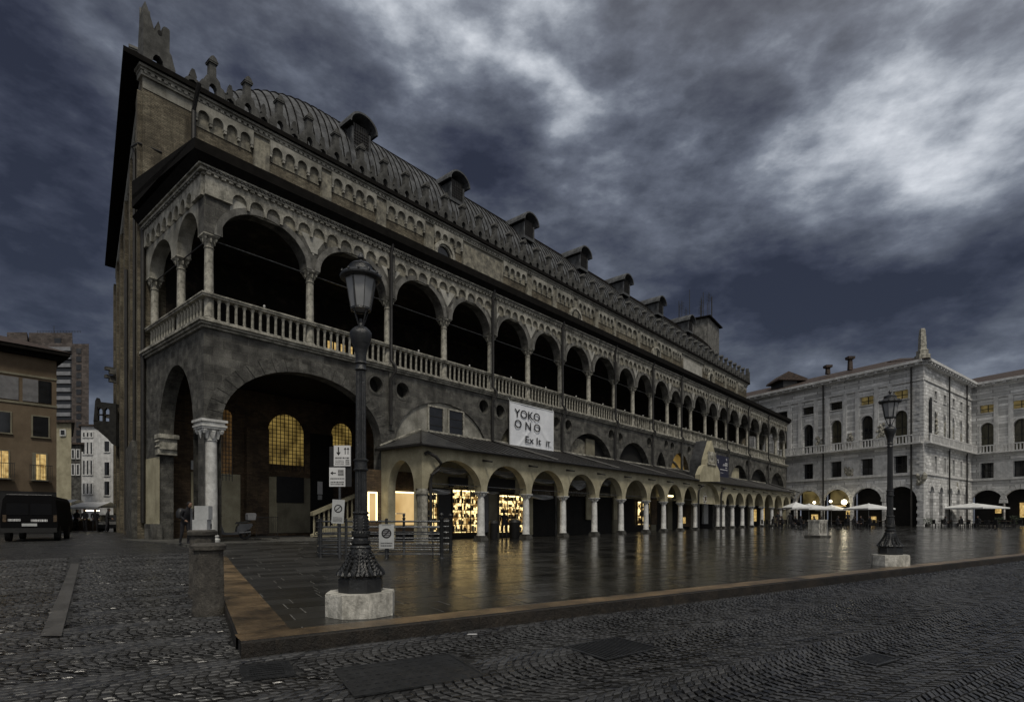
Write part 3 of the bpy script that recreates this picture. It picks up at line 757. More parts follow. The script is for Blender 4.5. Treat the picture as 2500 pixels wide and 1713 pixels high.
def add_columns(pts, r, zb, zt, name='loggia_column', mcol='trim', caph=.55):
    proto = None; out = []
    for (s, t) in pts:
        if proto is None:
            c = column_mesh(r, 0, zt-zb-caph).build(name, M[mcol], pal, smooth=True); c.location = (s, t, zb)
            k = cap_mesh(r, caph).build('capital', M[mcol], c, smooth=True); k.location = (0,0,zt-zb-caph); proto = c
        else:
            c = proto.copy(); COL.objects.link(c); c.parent = pal; c.location = (s, t, zb)
            k = proto.children[0].copy(); COL.objects.link(k); k.parent = c
        out.append(c)
    return out
side_t = [sd_(442.5, .3)[0], sd_(388, .3)[0]]
T1 = side_t[0]
pts = [(s, .3) for s in CS] + [(.3, T1), (.3, D-.35), (S_END-.3, T1), (S_END-.3, D-.35)]
add_columns(pts, .185, Z_FL, Z_CAP)
# --- short sides of the loggia (upper tier)
for sgn, s_in, s_out, nm in ((0, .6, 0, 'west'), (1, S_END-.6, S_END, 'east')):
    lo_, hi_ = min(s_in, s_out), max(s_in, s_out)
    cv = lambda a, b, z: (b, a, z)
    so = [arch_op(.64, T1-.30, 0, Z_CAP, 1.35), arch_op(T1+.30, D-.55, 0, Z_CAP, 1.25)]
    arch_wall(MB(), .601, D-.005, Z_CAP, 15.2, lo_, hi_, so, conv=cv, N=16).build('loggia_side_arcade', M['plaster'], pal)
    fo = []
    n = 8; w = (D-1.3)/n
    for k in range(n): fo.append(arch_op(.9+w*k+.1, .9+w*(k+1)-.1, 14.3, 14.58, .33))
    MB().box(s_out-.012 if sgn == 0 else s_out+.001, s_out-.001 if sgn == 0 else s_out+.012, .75, D-.2, 14.40, 15.19).build('frieze_recess', M['fresco'], pal)
    o_ = (s_out-.13, s_out-.002) if sgn == 0 else (s_out+.002, s_out+.13)
    arch_wall(MB(), .0, D-.01, 14.40, 15.195, o_[0], o_[1], fo, conv=cv, N=6).build('blind_arch_frieze', M['trim'], pal)
# --- cornice ledge under the balustrade, handrail
led = MB()
def ledge(z0, z1, o, a0=0.0):
    led.box(-o, S_END+o, -o, .55, z0, z1); led.box(-o, .55, .55, D, z0, z1); led.box(S_END-.55, S_END+o, .55, D, z0, z1)
ledge(9.02, 9.12, .10); ledge(9.12, 9.22, .20); ledge(9.22, 9.34, .28)
led.build('string_cornice', M['trim'], pal)
bal = MB()
bal.box(-.06, S_END+.06, .0, .34, 10.34, 10.50); bal.box(-.10, S_END+.10, -.04, .38, 10.42, 10.475)
bal.box(-.06, .28, .34, D, 10.34, 10.50); bal.box(-.10, .32, .38, D, 10.42, 10.475)
bal.box(S_END-.34, S_END+.06, .34, D, 10.34, 10.50)
bal.box(-.03, S_END+.03, .03, .31, 9.34, 9.42); bal.box(-.03, .25, .31, D, 9.34, 9.42); bal.box(S_END-.25, S_END+.03, .31, D, 9.34, 9.42)
BL = bal.build('balustrade', M['trim'], pal)
def baluster():
    return MB().lathe([(.085,0),(.085,.05),(.06,.08),(.068,.12),(.058,.2),(.062,.45),(.055,.70),(.065,.735),(.052,.75),(.085,.83),(.10,.87),(.10,.92)], n=8)
bpos = []
for i in range(len(CS)-1):
    n = max(5, round((CS[i+1]-CS[i])/.355)-1); w = (CS[i+1]-CS[i])/(n+1)
    for k in range(n): bpos.append((CS[i] + w*(k+1), .16))
tpos = []
for k in range(18):
    t = .3 + (D-.5)*(k+1)/19
    if abs(t-T1) > .22: tpos.append((.13, t))
allb = tpos + bpos
bp = baluster().build('baluster', M['trim'], BL, smooth=True); bp.location = (*allb[0], 9.42)
for p in allb[1:100]: inst(bp, (*p, 9.42), 0, BL)
rest = MB(); bm_ = baluster()
for p in allb[100:]: rest.add([(x+p[0], y+p[1], z+9.42) for x, y, z in bm_.v], bm_.f)
for p in tpos: rest.add([(x+S_END-.13, y+p[1], z+9.42) for x, y, z in bm_.v], bm_.f)
rest.build('baluster', M['trim'], BL, smooth=True, kind='stuff', label='far run of small stone balusters')
# little lamps on the handrail
lampm = MB().lathe([(.02,0),(.02,.06),(.045,.09),(.05,.14),(.03,.18)], n=8)
lp = None
for i in range(len(CS)-1):
    p = ((CS[i]+CS[i+1])/2, .16, 10.50)
    if lp is None: lp = lampm.build('rail_lamp', M['marble'], BL, smooth=True); lp.location = p
    else: inst(lp, p, 0, BL)
# tie rods
tr = None
for i in range(len(CS)-1):
    L_ = CS[i+1]-CS[i]
    o = MB().tube([(CS[i]+.3, .3, Z_CAP-.12), (CS[i+1]-.3, .3, Z_CAP-.12)], .028).build('tie_rod', M['ironwet'], pal)
for a, b in ((.3, T1-.3), (T1+.3, D-.3)): MB().tube([(.3, a+.2, Z_CAP-.1), (.3, b, Z_CAP-.1)], .028).build('tie_rod', M['iron'], pal)

# --- ground tier wall
def gx(x, t=0.0): return st(x, t)[0]
lun = [(542, 930, 8.0), (964, 1190, 7.95), (1216, 1356, 7.95), (1384, 1496, 7.95), (1509, 1587, 7.95), (1599, 1629, 7.6), (1637, 1684, 7.9), (1693, 1740, 7.9), (1783, 1825, 7.9), (1832, 1873, 7.9), (1881.5, 1914, 7.9)]
gops = []; G_S = []
for k, (xa, xb, zc) in enumerate(lun):
    a, b = gx(xa), gx(xb)
    if k == 0: a, b = gx(541), gx(930)
    b = min(b, S_END-.7); G_S.append((a, b))
    gops.append(arch_op(a, b, -1, 5.2, zc-5.2, pointed=(k == 5)))
ocx = [(918.4,938.3),(982.9,952.5),(1181,992),(1221,1004),(1358,1031.7),(1387.5,1037.8),(1492,1061),(1514,1068.5),(1584.4,1079),(1626.4,1084.8),(1641,1089.5),(1682.3,1099),(1696,1101.7),(1776,1122),(1823.6,1131),(1831,1134),(1872.6,1144),(1880,1147)]
oculi = []
for x, y in ocx:
    s, z = stz(x, y, 0); oculi.append((s, z))
okc = []
for s, z in oculi:
    if all(abs(s-q[0]) > .95 for q in okc): okc.append((s, z)); gops.append(round_op(s, z, .42))
gops.append(rect_op(0, G_S[0][0], -1, 5.14))
mb = arch_wall(MB(), 0, S_END, -.05, 9.02, 0, .62, gops, N=22, ends=False)
mb.quad((0,0,5.14),(0,.62,5.14),(0,.62,9.02),(0,0,9.02)); mb.quad((S_END,0,-.05),(S_END,.62,-.05),(S_END,.62,9.02),(S_END,0,9.02))
mb.build('ground_wall', M['stone'], pal)
# voussoirs on the big arch
vs = MB(); a, b = G_S[0]; c, r = (a+b)/2, (b-a)/2; n = 22; rise = 2.8
for k in range(n):
    for kk in (0,):
        th0, th1 = PI*(k+.03)/n, PI*(k+.97)/n
        P = [(c-r*math.cos(th), 5.2+rise*math.sin(th)) for th in (th0, th1)] + [(c-(r+.62)*math.cos(th), 5.2+(rise+.62)*math.sin(th)) for th in (th1, th0)]
        P = [p for p in P]
        if min(p[0] for p in P) < 0.02: P = [(max(.02, p[0]), p[1]) for p in P]
        vs.prism(P, -.028, .0, 'y')
vs.build('arch_voussoirs', M['rubble'], pal)
# oculus rims
for s, z in okc:
    rm = MB(); n = 16
    for k in range(n):
        a0_, a1_ = 2*PI*k/n, 2*PI*(k+1)/n
        q = [(s+r_*math.cos(a_), z+r_*math.sin(a_)) for a_ in (a0_, a1_) for r_ in (.42, .56)]
        rm.quad((q[0][0],-.02,q[0][1]), (q[2][0],-.02,q[2][1]), (q[3][0],-.02,q[3][1]), (q[1][0],-.02,q[1][1]))
    rm.box(s-.5, s+.5, .60, .615, z-.5, z+.5)
    rm.build('oculus_rim', M['rubble'], pal)
ocb = MB()
for s, z in okc: ocb.box(s-.46, s+.46, .5, .59, z-.46, z+.46)
build_each(ocb, 'oculus_backing', M['dark'], pal)
# pilaster strips on the piers between arches
pp = MB()
for i in range(2, len(CS)-1, 2): pp.box(CS[i]-.17, CS[i]+.17, -.10, .0, 5.9, 9.02)
build_each(pp, 'pilaster_strip', M['rubble'], pal)
# infill of the closed arches
def infill(k, m, t=.25):
    a, b = G_S[k]; zc = lun[k][2]
    return arch_fill(a-.02, b+.02, 4.6, 5.2, zc-5.2+.0, t, m, k == 5)
def arch_fill(a, b, zb, spring, rise, t, m, pointed=False, th=.06, name='arch_infill'):
    op = arch_op(a, b, zb, spring, rise, pointed); n = 22; mb = MB()
    us = [-math.cos(PI*k/n) for k in range(n+1)]
    for k in range(n):
        p = []
        for u in (us[k], us[k+1]): p.append(((a+b)/2+u*(b-a)/2, op[3](u)))
        mb.quad((p[0][0],t,zb), (p[1][0],t,zb), (p[1][0],t,p[1][1]), (p[0][0],t,p[0][1]))
    return mb.build(name, m, pal)
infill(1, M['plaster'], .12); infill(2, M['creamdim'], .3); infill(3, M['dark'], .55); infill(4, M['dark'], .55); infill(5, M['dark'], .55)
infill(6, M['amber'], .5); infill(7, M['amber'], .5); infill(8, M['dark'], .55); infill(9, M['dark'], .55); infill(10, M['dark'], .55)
a, b = G_S[5]; MB().add([(a+.15,.5,4.7),(a+1.0,.5,4.7),(a+.9,.5,5.6),(a+.5,.5,6.4),(a+.2,.5,6.9),(a+.1,.5,6.2)], [(0,1,2,3,4,5)]).build('lit_reveal', M['amber'], pal)
# dark vault arcs on the amber lunettes
for k in (6, 7):
    a, b = G_S[k]; c, r = (a+b)/2, (b-a)/2; mb = MB()
    for (dx, sc_) in ((.1, .62), (-.5, .9)):
        mb.tube([(c+dx*r-sc_*r*math.cos(PI*i/10), .44, 5.0+2.2*sc_*math.sin(PI*i/10)) for i in range(11)], .16, 5)
    mb.build('vault_rib', M['creamdim'], pal)
# windows in lunette 2, posts in 4 and 9
def window(s0_, s1_, z0_, z1_, t, parent=None, mull=1, frame_m='trim', pane_m='glass', bars=1, fw=.09, dep=.08, name='window'):
    mb = MB(); mb.box(s0_-fw, s0_, t-dep, t, z0_-fw, z1_+fw).box(s1_, s1_+fw, t-dep, t, z0_-fw, z1_+fw).box(s0_, s1_, t-dep, t, z1_, z1_+fw).box(s0_, s1_, t-dep-.04, t, z0_-fw, z0_)
    o = mb.build(name, M[frame_m], parent or pal)
    MB().box(s0_, s1_, t-.02, t-.005, z0_, z1_).build('pane', M[pane_m], o)
    if bars or mull:
        g = MB()
        for k in range(mull): x_ = s0_+(s1_-s0_)*(k+1)/(mull+1); g.box(x_-.025, x_+.025, t-.05, t-.021, z0_, z1_)
        for k in range(bars): z_ = z0_+(z1_-z0_)*(k+1)/(bars+1); g.box(s0_, s1_, t-.045, t-.022, z_-.02, z_+.02)
        g.build('glazing_bars', M['pipe'], o)
    return o
for xa, xb, ya, yb in ((1046,1080,991.6,1063), (1095,1129,1001,1066)):
    s0_, Za = st(xa, .1); s1_, Zb = st(xb, .1)
    window(s0_, s1_, hz(yb, Zb), hz(ya, Za), .1, bars=2, mull=0)
for k, (xa, xb) in ((3, (1431,1452)), (8, (1786,1804))):
    s0_, s1_ = gx(xa, .4), gx(xb, .4); MB().box(s0_, s1_, .40, .5, 4.8, min(7.75, 7.6)).build('infill_pier', M['cream'] if k == 8 else M['creamdim'], pal)
mb = MB(); s0_, s1_ = gx(1386, .45), gx(1431, .45)
arch_fill(G_S[3][0]+.0, s1_+1.2, 4.7, 5.2, 2.3, .50, M['fresco'])

# --- west side, ground tier
cv = lambda a, b, z: (b, a, z)
ta, tb = sd_(472, 0)[0], sd_(388, 0)[0]
ta = max(ta, .72)
wops = [arch_op(ta, min(tb, D-1.0), -1, 4.9, 8.02-4.9), rect_op(.621, ta, -1, 5.14)]
arch_wall(MB(), .0, D-.005, -.05, 9.02, .0015, .60, [], conv=cv) if False else None
arch_wall(MB(), .621, D-.005, -.05, 9.02, .0, .62, wops, conv=cv, N=22).build('ground_wall_side', M['rubble'], pal)
cvp = MB(); t0_, t1_ = min(tb, D-1.0), D
# carved corbel capital at the rear of the side arch
cvp.box(-.12, .72, t0_-.45, t0_+.25, 4.95, 5.15); cvp.box(-.06, .66, t0_-.35, t0_+.22, 4.45, 4.95); cvp.box(-.1, .70, t0_-.25, t0_+.22, 4.2, 4.45)
for k in range(3):
    for zz in (4.5, 4.75): cvp.lathe([(.02,0),(.09,.06),(.02,.14)], cx=-.07, cy=t0_-.25+.18*k, n=6, M=Matrix.Translation((0,0,zz)))
cvp.build('corbel_capital', M['trim'], pal)
MB().box(-.035, -.003, t0_-.1, D-.15, .25, 4.1).build('rendered_panel', M['cream'], pal)
MB().box(-.25, .1, t0_-.15, D-.7, .2, .95).build('stone_bench', M['stone'], pal)

# --- corner column and its pier
c = MB().lathe([(.40,0),(.40,.10),(.34,.16),(.36,.24),(.30,.30),(.295,2.2),(.27,4.20)], n=20).build('corner_column', M['marble'], pal, smooth=True); c.location = (.36, .36, .22)
k = MB().lathe([(.27,0),(.31,.03),(.27,.07),(.30,.35),(.42,.50)], n=16)
for q in range(8):
    a_ = 2*PI*q/8
    k.lathe([(.05,.10),(.10,.26),(.13,.40),(.09,.46)], cx=math.cos(a_)*.32, cy=math.sin(a_)*.32, n=6)
for (x, y) in ((1,1),(1,-1),(-1,1),(-1,-1)): k.lathe([(.06,.30),(.12,.42),(.11,.50)], cx=x*.33, cy=y*.33, n=7)
k.box(-.46,.46,-.46,.46,.50,.58).box(-.50,.50,-.50,.50,.58,.66).box(-.44,.44,-.44,.44,.66,.78).box(-.52,.52,-.52,.52,.78,.88)
k = k.build('capital', M['marble'], c, smooth=False); k.location = (0,0,4.18)
# carve the corner open: the corner pier above the column
# (ground wall starts beyond it, see pier block)
# --- inside the ground tier: rear wall of the passage with lit barred windows
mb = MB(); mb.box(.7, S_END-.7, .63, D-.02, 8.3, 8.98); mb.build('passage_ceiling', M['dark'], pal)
mb = MB(); mb.box(.3, 12.5, D-.3, D-.02, 0, 8.3); mb.build('passage_rear_wall', M['brickred'], pal)
mb = MB(); mb.box(12.2, 12.5, .7, D-.31, 0, 8.3); mb.build('passage_end_wall', M['brickred'], pal)
def tz(x, y, t): s, Z = st(x, t); return s, hz(y, Z)
TR = D-.32
for (xa, xb, yt, yb, lit) in ((535,566,1000,1160,'brownlit'), (654,741,1012,1135,'grillelit'), (809,858,1034,1090,'grillelit')):
    a, _ = tz(xa, 1100, TR); b, Zb = tz(xb, 1100, TR); sm_, Zm = st((xa+xb)/2, TR)
    ztop, zbot = hz(yt, Zm), hz(yb, Zm); rise = min((b-a)/2, 1.1)
    mb = MB(); n = 14
    for k in range(n):
        u0, u1 = -math.cos(PI*k/n), -math.cos(PI*(k+1)/n)
        h = lambda u: ztop-rise+rise*math.sqrt(max(0,1-u*u))
        mb.quad(((a+b)/2+u0*(b-a)/2, TR-.01, zbot), ((a+b)/2+u1*(b-a)/2, TR-.01, zbot), ((a+b)/2+u1*(b-a)/2, TR-.01, h(u1)), ((a+b)/2+u0*(b-a)/2, TR-.01, h(u0)))
    w = mb.build('barred_window', M[lit], pal)
    g = MB(); nx = max(4, int((b-a)/.22))
    for k in range(nx+1):
        x_ = a+(b-a)*k/nx; u = (x_-(a+b)/2)/((b-a)/2); g.box(x_-.016, x_+.016, TR-.06, TR-.03, zbot-.3, ztop-rise+rise*math.sqrt(max(0,1-u*u))+.02)
    for k in range(int((ztop-zbot)/.22)+1):
        z_ = zbot+.22*k; u = 1.0 if z_ < ztop-rise else math.sqrt(max(0, 1-((z_-(ztop-rise))/rise)**2))
        g.box((a+b)/2-u*(b-a)/2, (a+b)/2+u*(b-a)/2, TR-.065, TR-.028, z_-.014, z_+.014)
    g.build('grille', M['iron'], w)
def wall_panel(xa, xb, yt, yb, t, m, name, th=.03):
    s0_, Z0_ = st(xa, t); s1_, Z1_ = st(xb, t); Zm = (Z0_+Z1_)/2
    return MB().box(s0_, s1_, t-th, t, hz(yb, Zm), hz(yt, Zm)).build(name, m, pal)
wall_panel(466, 586, 1155, 1300, TR-.01, M['cream'], 'rendered_panel', .04)
wall_panel(596, 650, 1046, 1303, TR-.01, M['brickred'], 'brick_pier', .35)
wall_panel(652, 676, 1163, 1300, TR-.02, M['cream'], 'rendered_panel', .03)
wall_panel(674, 757, 1165, 1300, TR-.02, M['creamdim'], 'rendered_panel', .02)
wall_panel(675, 741, 1164, 1227, TR-.05, M['black'], 'notice_board', .05)
wall_panel(757, 812, 1060, 1305, TR-.02, M['dark'], 'dark_doorway', .04)
wall_panel(775, 787, 1175, 1206, TR-.08, M['white'], 'notice', .02)
wall_panel(776, 786, 1208, 1219, TR-.08, M['signgrey'], 'notice', .02)
wall_panel(466, 488, 1124, 1146, TR-.06, M['signgrey'], 'notice', .02)
# ================================================================== great hall above and behind the loggia
HS0, HT0 = -.13, D                                   # front-left corner; short walls run off square
SKEW = .208/.978
W_H = 27.0
HS1 = 86.3
Z_W = 22.85
def hall_pt(s, t, z): return (s + (t-HT0)*SKEW, t, z)
mb = arch_wall(MB(), HS0, HS1, -.05, Z_W, HT0, HT0+.5, [])
for (sa, sb) in ((HS0, HS0+.6), (HS1-.6, HS1)):
    v = [hall_pt(sa, HT0+.5, -.05), hall_pt(sb, HT0+.5, -.05), hall_pt(sb, HT0+W_H, -.05), hall_pt(sa, HT0+W_H, -.05)]
    v2 = [(x, y, Z_W) for x, y, z in v]
    mb.add(v+v2, [(0,1,2,3),(4,5,6,7),(0,1,5,4),(1,2,6,5),(2,3,7,6),(3,0,4,7)])
mb.quad(hall_pt(HS0,HT0+W_H,-.05), hall_pt(HS1,HT0+W_H,-.05), hall_pt(HS1,HT0+W_H,Z_W), hall_pt(HS0,HT0+W_H,Z_W))
mb.build('hall_wall', M['brick'], pal)
TW = HT0 - .002
# pilaster strips, plaster ground and blind arches of the hall front
strip = MB(); plas = MB(); fres = MB(); arc = MB()
def fl(x, y=None): return st(x, HT0)[0]
plas.box(HS0, HS1, TW-.03, TW, Z_W-.55, Z_W)
groups = [(1230,1975,190,870)]
# blind-arch groups measured on the photograph (start x, end x)
gx4 = [(476.5, 612.5), (658,778), (808,913), (941,1032), (1057,1124), (1226,1281), (1295,1344), (1356,1396), (1408,1447), (1458,1494), (1501,1552), (1560,1592), (1601,1636), (1638,1660), (1717,1735), (1742,1765), (1771,1793), (1799,1812)]
for j, (xa, xb) in enumerate(gx4):
    a, b = fl(xa), fl(xb); n = 4; w = (b-a)/n; op = [arch_op(a+w*k+.06, a+w*(k+1)-.10, 15, Z_W-.62, min(.42, w/2-.05)) for k in range(n)]
    arch_wall(arc, a-.05, b+.05, Z_W-.80, Z_W-.005, TW-.24, TW-.001, op, N=8)
    for k in range(n+1): arc.box(a+w*k-.08, a+w*k+.05, TW-.22, TW-.002, Z_W-.95, Z_W-.79)
    zz = Z_W-1.15
    fres.quad((a,TW-.04,zz), (b,TW-.04,zz), (b,TW-.04,Z_W-.1), (a,TW-.04,Z_W-.1))
    s2 = fl(gx4[j+1][0]) if j+1 < len(gx4) else None
    if s2 and s2-b < 5: strip.box(b+.10, s2-.10, TW-.22, TW-.001, 15.5, Z_W-.3)
MB().box(HS0-.02, fl(471), TW-.12, TW-.001, 16, Z_W-1.0).build('corner_pilaster', M['brick'], pal)
build_each(fres, 'frieze_fresco', M['fresco'], pal); arc.build('blind_arch_frieze', M['plaster'], pal)
build_each(strip, 'pilaster_strip', M['fresco'], pal); plas.build('plaster_band', M['plaster'], pal)
# painted panels
def hall_panel(xa, xb, ztop, m, name, t=.14, zb=16.3):
    a, b = fl(xa), fl(xb); MB().box(a, b, TW-t, TW-.002, zb, ztop).build(name, m, pal); return a, b
a, b = hall_panel(1127, 1222, Z_W-.5, M['fresco'], 'fresco_panel')
mb = MB(); c, r = (a+b)/2, (b-a)*.40
for rr in (r, r*.78):
    mb.tube([(c-rr*math.cos(PI*k/14), TW-.16, 18.3+rr*1.15*math.sin(PI*k/14)) for k in range(15)], .06, 5)
mb.build('painted_arch', M['frescolight'], pal)
hall_panel(1667, 1712, Z_W-.5, M['frescolight'], 'plaster_panel')
for i, (xa, xb, zt, zb) in enumerate(((1359,1368,19.9,17.6), (1466,1477,20.3,17.4), (1448,1456,20.3,18.0), (1622,1627,20.0,17.8))):
    hall_panel(xa, xb, zt, M['plaster'], 'wall_tablet', .05, zb)
for (xa, xb, zt, zb) in ((1394,1400,20.6,19.2), (1517,1523,20.5,16.5), (1595,1599,20.5,16.5), (1580,1584,20.5,16.5), (1641,1648,20.4,17)):
    hall_panel(xa, xb, zt, M['dark'], 'window_slit', .03, zb)
# round windows half hidden by the loggia roof
for x, y in ((1088, 622), (1408, 776), (1605, 866), (1738, 925)):
    s, z = stz(x, y, HT0-.3); mb = MB(); n = 18
    for rr, w, t_ in ((1.02, .22, TW-.30), (.78, .12, TW-.18)):
        for k in range(n):
            q = [(s+r_*math.cos(a_), z+r_*math.sin(a_)) for a_ in (2*PI*k/n, 2*PI*(k+1)/n) for r_ in (rr-w, rr)]
            for (i0, i1, i2, i3) in ((0,2,3,1),): mb.add([(q[0][0],t_,q[0][1]),(q[2][0],t_,q[2][1]),(q[3][0],t_,q[3][1]),(q[1][0],t_,q[1][1]),(q[3][0],TW-.002,q[3][1]),(q[1][0],TW-.002,q[1][1]),(q[0][0],TW-.002,q[0][1]),(q[2][0],TW-.002,q[2][1])], [(0,1,2,3),(3,2,4,5),(0,1,7,6)])
    w = mb.build('round_window', M['trim'], pal)
    d = MB(); d.add([(s+.8*math.cos(2*PI*k/n), TW-.03, z+.8*math.sin(2*PI*k/n)) for k in range(n)], [tuple(range(n))]); d.build('pane', M['glass'], w)
# hall cornice
cor = MB(); zc = Z_W
cor.box(HS0-.1, HS1+.1, HT0-.16, HT0+.5, zc, zc+.10); cor.box(HS0-.14, HS1+.14, HT0-.2, HT0+.5, zc+.24, zc+.34)
cor.box(HS0-.22, HS1+.22, HT0-.30, HT0+.5, zc+.34, zc+.46)
cor.box(HS0-.1, HS1+.1, HT0-.12, HT0+.5, zc+.10, zc+.24)
cor.build('cornice_moulding', M['plaster'], pal)
dn = MB()
for k in range(int((HS1-HS0)/.30)): dn.box(HS0+k*.30, HS0+k*.30+.17, HT0-.2, HT0-.12, zc+.105, zc+.235)
dn.build('dentil_course', M['trim'], pal)
ea = MB(); ze0, ze1 = zc+.47, zc+.72; oh = .45
c4 = [(HS0-.92, HT0-oh), (HS1+oh, HT0-oh), (HS1+oh+(W_H+2*oh)*SKEW, HT0+W_H+oh), (HS0-.92+(W_H+2*oh)*SKEW, HT0+W_H+oh)]
i4 = [(HS0+1.2, HT0+1.0), (HS1-1.2, HT0+1.0), (HS1-1.2+(W_H-2)*SKEW, HT0+W_H-1), (HS0+1.2+(W_H-2)*SKEW, HT0+W_H-1)]
vs_ = [(*p, ze0) for p in c4] + [(*p, ze1) for p in c4] + [(*p, ze1+.06) for p in i4]
ea.add(vs_, [(0,1,2,3)] + [(i,(i+1)%4,4+(i+1)%4,4+i) for i in range(4)] + [(4+i,4+(i+1)%4,8+(i+1)%4,8+i) for i in range(4)])
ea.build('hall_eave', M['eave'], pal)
# west short wall: frieze of little arches and pilaster strips following the skewed wall
wf = MB(); wd = MB(); pl_ = MB(); nw = 26
for k in range(nw):
    t0_, t1_ = HT0+.4+k*1.0, HT0+.4+k*1.0+1.0
    for (ta_, tb_, z0_, z1_, o_, dst) in ((t0_, t1_, Z_W-.75, Z_W, .10, wf), (t0_, t0_+.3, Z_W-1.35, Z_W-.75, .10, wf), (t0_+.3, t1_, Z_W-1.35, Z_W-.75, .015, wd)):
        p = [(hall_pt(HS0-o_, ta_, 0)[0], ta_), (hall_pt(HS0-.002, ta_, 0)[0], ta_), (hall_pt(HS0-.002, tb_, 0)[0], tb_), (hall_pt(HS0-o_, tb_, 0)[0], tb_)]
        dst.prism(p, z0_, z1_, 'z')
for k in range(6):
    ta_ = HT0+.0+k*5.2; tb_ = ta_+1.1
    p = [(hall_pt(HS0-.22, ta_, 0)[0], ta_), (hall_pt(HS0-.001, ta_, 0)[0], ta_), (hall_pt(HS0-.001, tb_, 0)[0], tb_), (hall_pt(HS0-.22, tb_, 0)[0], tb_)]
    pl_.prism(p, 0, Z_W-1.4 if k else Z_W-.75, 'z')
wf.build('blind_arch_frieze', M['plaster'], pal); wd.build('frieze_recess', M['dark'], pal); build_each(pl_, 'pilaster_strip', M['brick'], pal)
# ground-storey masonry of the west wall and iron ties
base = MB()
p = [(hall_pt(HS0-.45, HT0-.0, 0)[0], HT0+.02), (hall_pt(HS0-.003, HT0, 0)[0], HT0+.02), (hall_pt(HS0-.003, HT0+4.9, 0)[0], HT0+4.9), (hall_pt(HS0-.45, HT0+4.9, 0)[0], HT0+4.9)]
base.prism(p, 0, 5.0, 'z'); base.build('wall_buttress', M['rubble'], pal)
# --- battlements
def merlon():
    o = [(-.62,0),(-.64,.34),(-.54,.52),(-.40,.56),(-.34,.82),(-.17,.98),(-.16,1.62),(.16,1.62),(.17,.98),(.34,.82),(.40,.56),(.54,.52),(.64,.34),(.62,0),(.19,0),(.19,.34),(.12,.50),(0,.56),(-.12,.50),(-.19,.34),(-.19,0)]
    b = MB().prism(o, -.17, .17, 'y'); b.box(-.22,.22,-.24,.24,1.62,1.70)
    b.prism([(-.25,1.70),(.25,1.70),(.12,1.92),(0,2.0),(-.12,1.92)], -.26, .26, 'y'); return b
def merlet():
    o = [(-.30,0),(-.30,.16),(-.20,.30),(-.10,.36),(-.14,.44),(-.05,.80),(.05,.80),(.14,.44),(.10,.36),(.20,.30),(.30,.16),(.30,0),(.22,0),(.15,.16),(0,.24),(-.15,.16),(-.22,0)]
    return MB().prism(o, -.12, .12, 'y')
M['merlon'] = mat('weathered_battlement_stone', (.030,.030,.027), (.105,.104,.097), 2.0, .8, .35, fine=.3, stain=.8, stain_col=(.03,.03,.028))
TM = HT0 - .20; ZM = ze1 + .0
sm0 = st(517, TM)[0]; STEP = 1.84
ms = []
k = 0
while sm0 + k*STEP < HS1 - 2.2: ms.append(sm0 + k*STEP); k += 1
m0 = None
for s in ms:
    if m0 is None: m0 = merlon().build('merlon', M['merlon'], pal); m0.location = (s, TM, ZM); n0 = merlet().build('small_merlon', M['merlon'], pal); n0.location = (s+STEP/2, TM, ZM); n0.scale = (1.1, 1, 1.3)
    else: inst(m0, (s, TM, ZM), 0, pal); inst(n0, (s+STEP/2, TM, ZM), 0, pal, (1.1, 1, 1.3))
sx = st(470, TM)[0]; inst(n0, (sx, TM, ZM), 0, pal, (1.3, 1, 1.0))
# corner turret-like merlon: tall blade, low gablet, round-headed post on a pierced plinth
x0_, x1_ = st(346, TM)[0], st(424, TM)[0]; wd_ = x1_-x0_
def U(f): return x0_ + wd_*f
o_ = [(0,0),(0,2.5),(.05,3.1),(.13,2.80),(.22,2.35),(.30,1.95),(.35,1.70),(.39,1.95),(.40,2.15),(.46,2.42),(.52,2.15),(.53,1.85),(.57,1.70),(.60,2.0),(.60,2.22),(.64,2.30),(.72,2.32),(.80,2.28),(.82,2.2),(.81,1.0),(.88,.85),(.94,.45),(1.0,.12),(1.0,0),(.62,0),(.60,.25),(.50,.45),(.38,.45),(.30,.25),(.28,0)]
mb = MB().prism([(U(u), w_*.87) for u, w_ in o_], -.25, .25, 'y')
cm = mb.build('corner_merlon', M['merlon'], pal); cm.location = (0, TM, ZM)
mb = MB().prism([(U(.50)+.16*math.cos(a_*PI/5)*wd_*.45, 1.55+.13*math.sin(a_*PI/5)) for a_ in range(10)], -.262, .262, 'y'); mb.build('merlon_recess', M['dark'], cm)
# return of the battlement along the west wall (seen edge-on) and corner group at the east end
o2 = [(0,0),(0,2.6),(.15,3.05),(.3,2.5),(.5,2.2),(.9,2.0),(1.2,1.2),(1.8,.4),(2.2,0)]
mb = MB().prism(o2, -.22, .22, 'x'); c2 = mb.build('corner_merlon', M['merlon'], pal); c2.location = (x0_+.2, TM+.2, ZM)
c2.rotation_euler = (0,0,-math.atan(SKEW)); c2.scale = (1,1,.9)
se = ms[-1] + 1.84
c3 = inst(cm, (se + .2 - x0_*.5, TM, ZM), 0, pal, (.5, 1, .85))
for k in range(8):
    t = HT0+2+k*2.6; inst(m0, (*hall_pt(HS0-.2, t, 0)[:2], ZM), R(90)-math.atan(SKEW), pal)
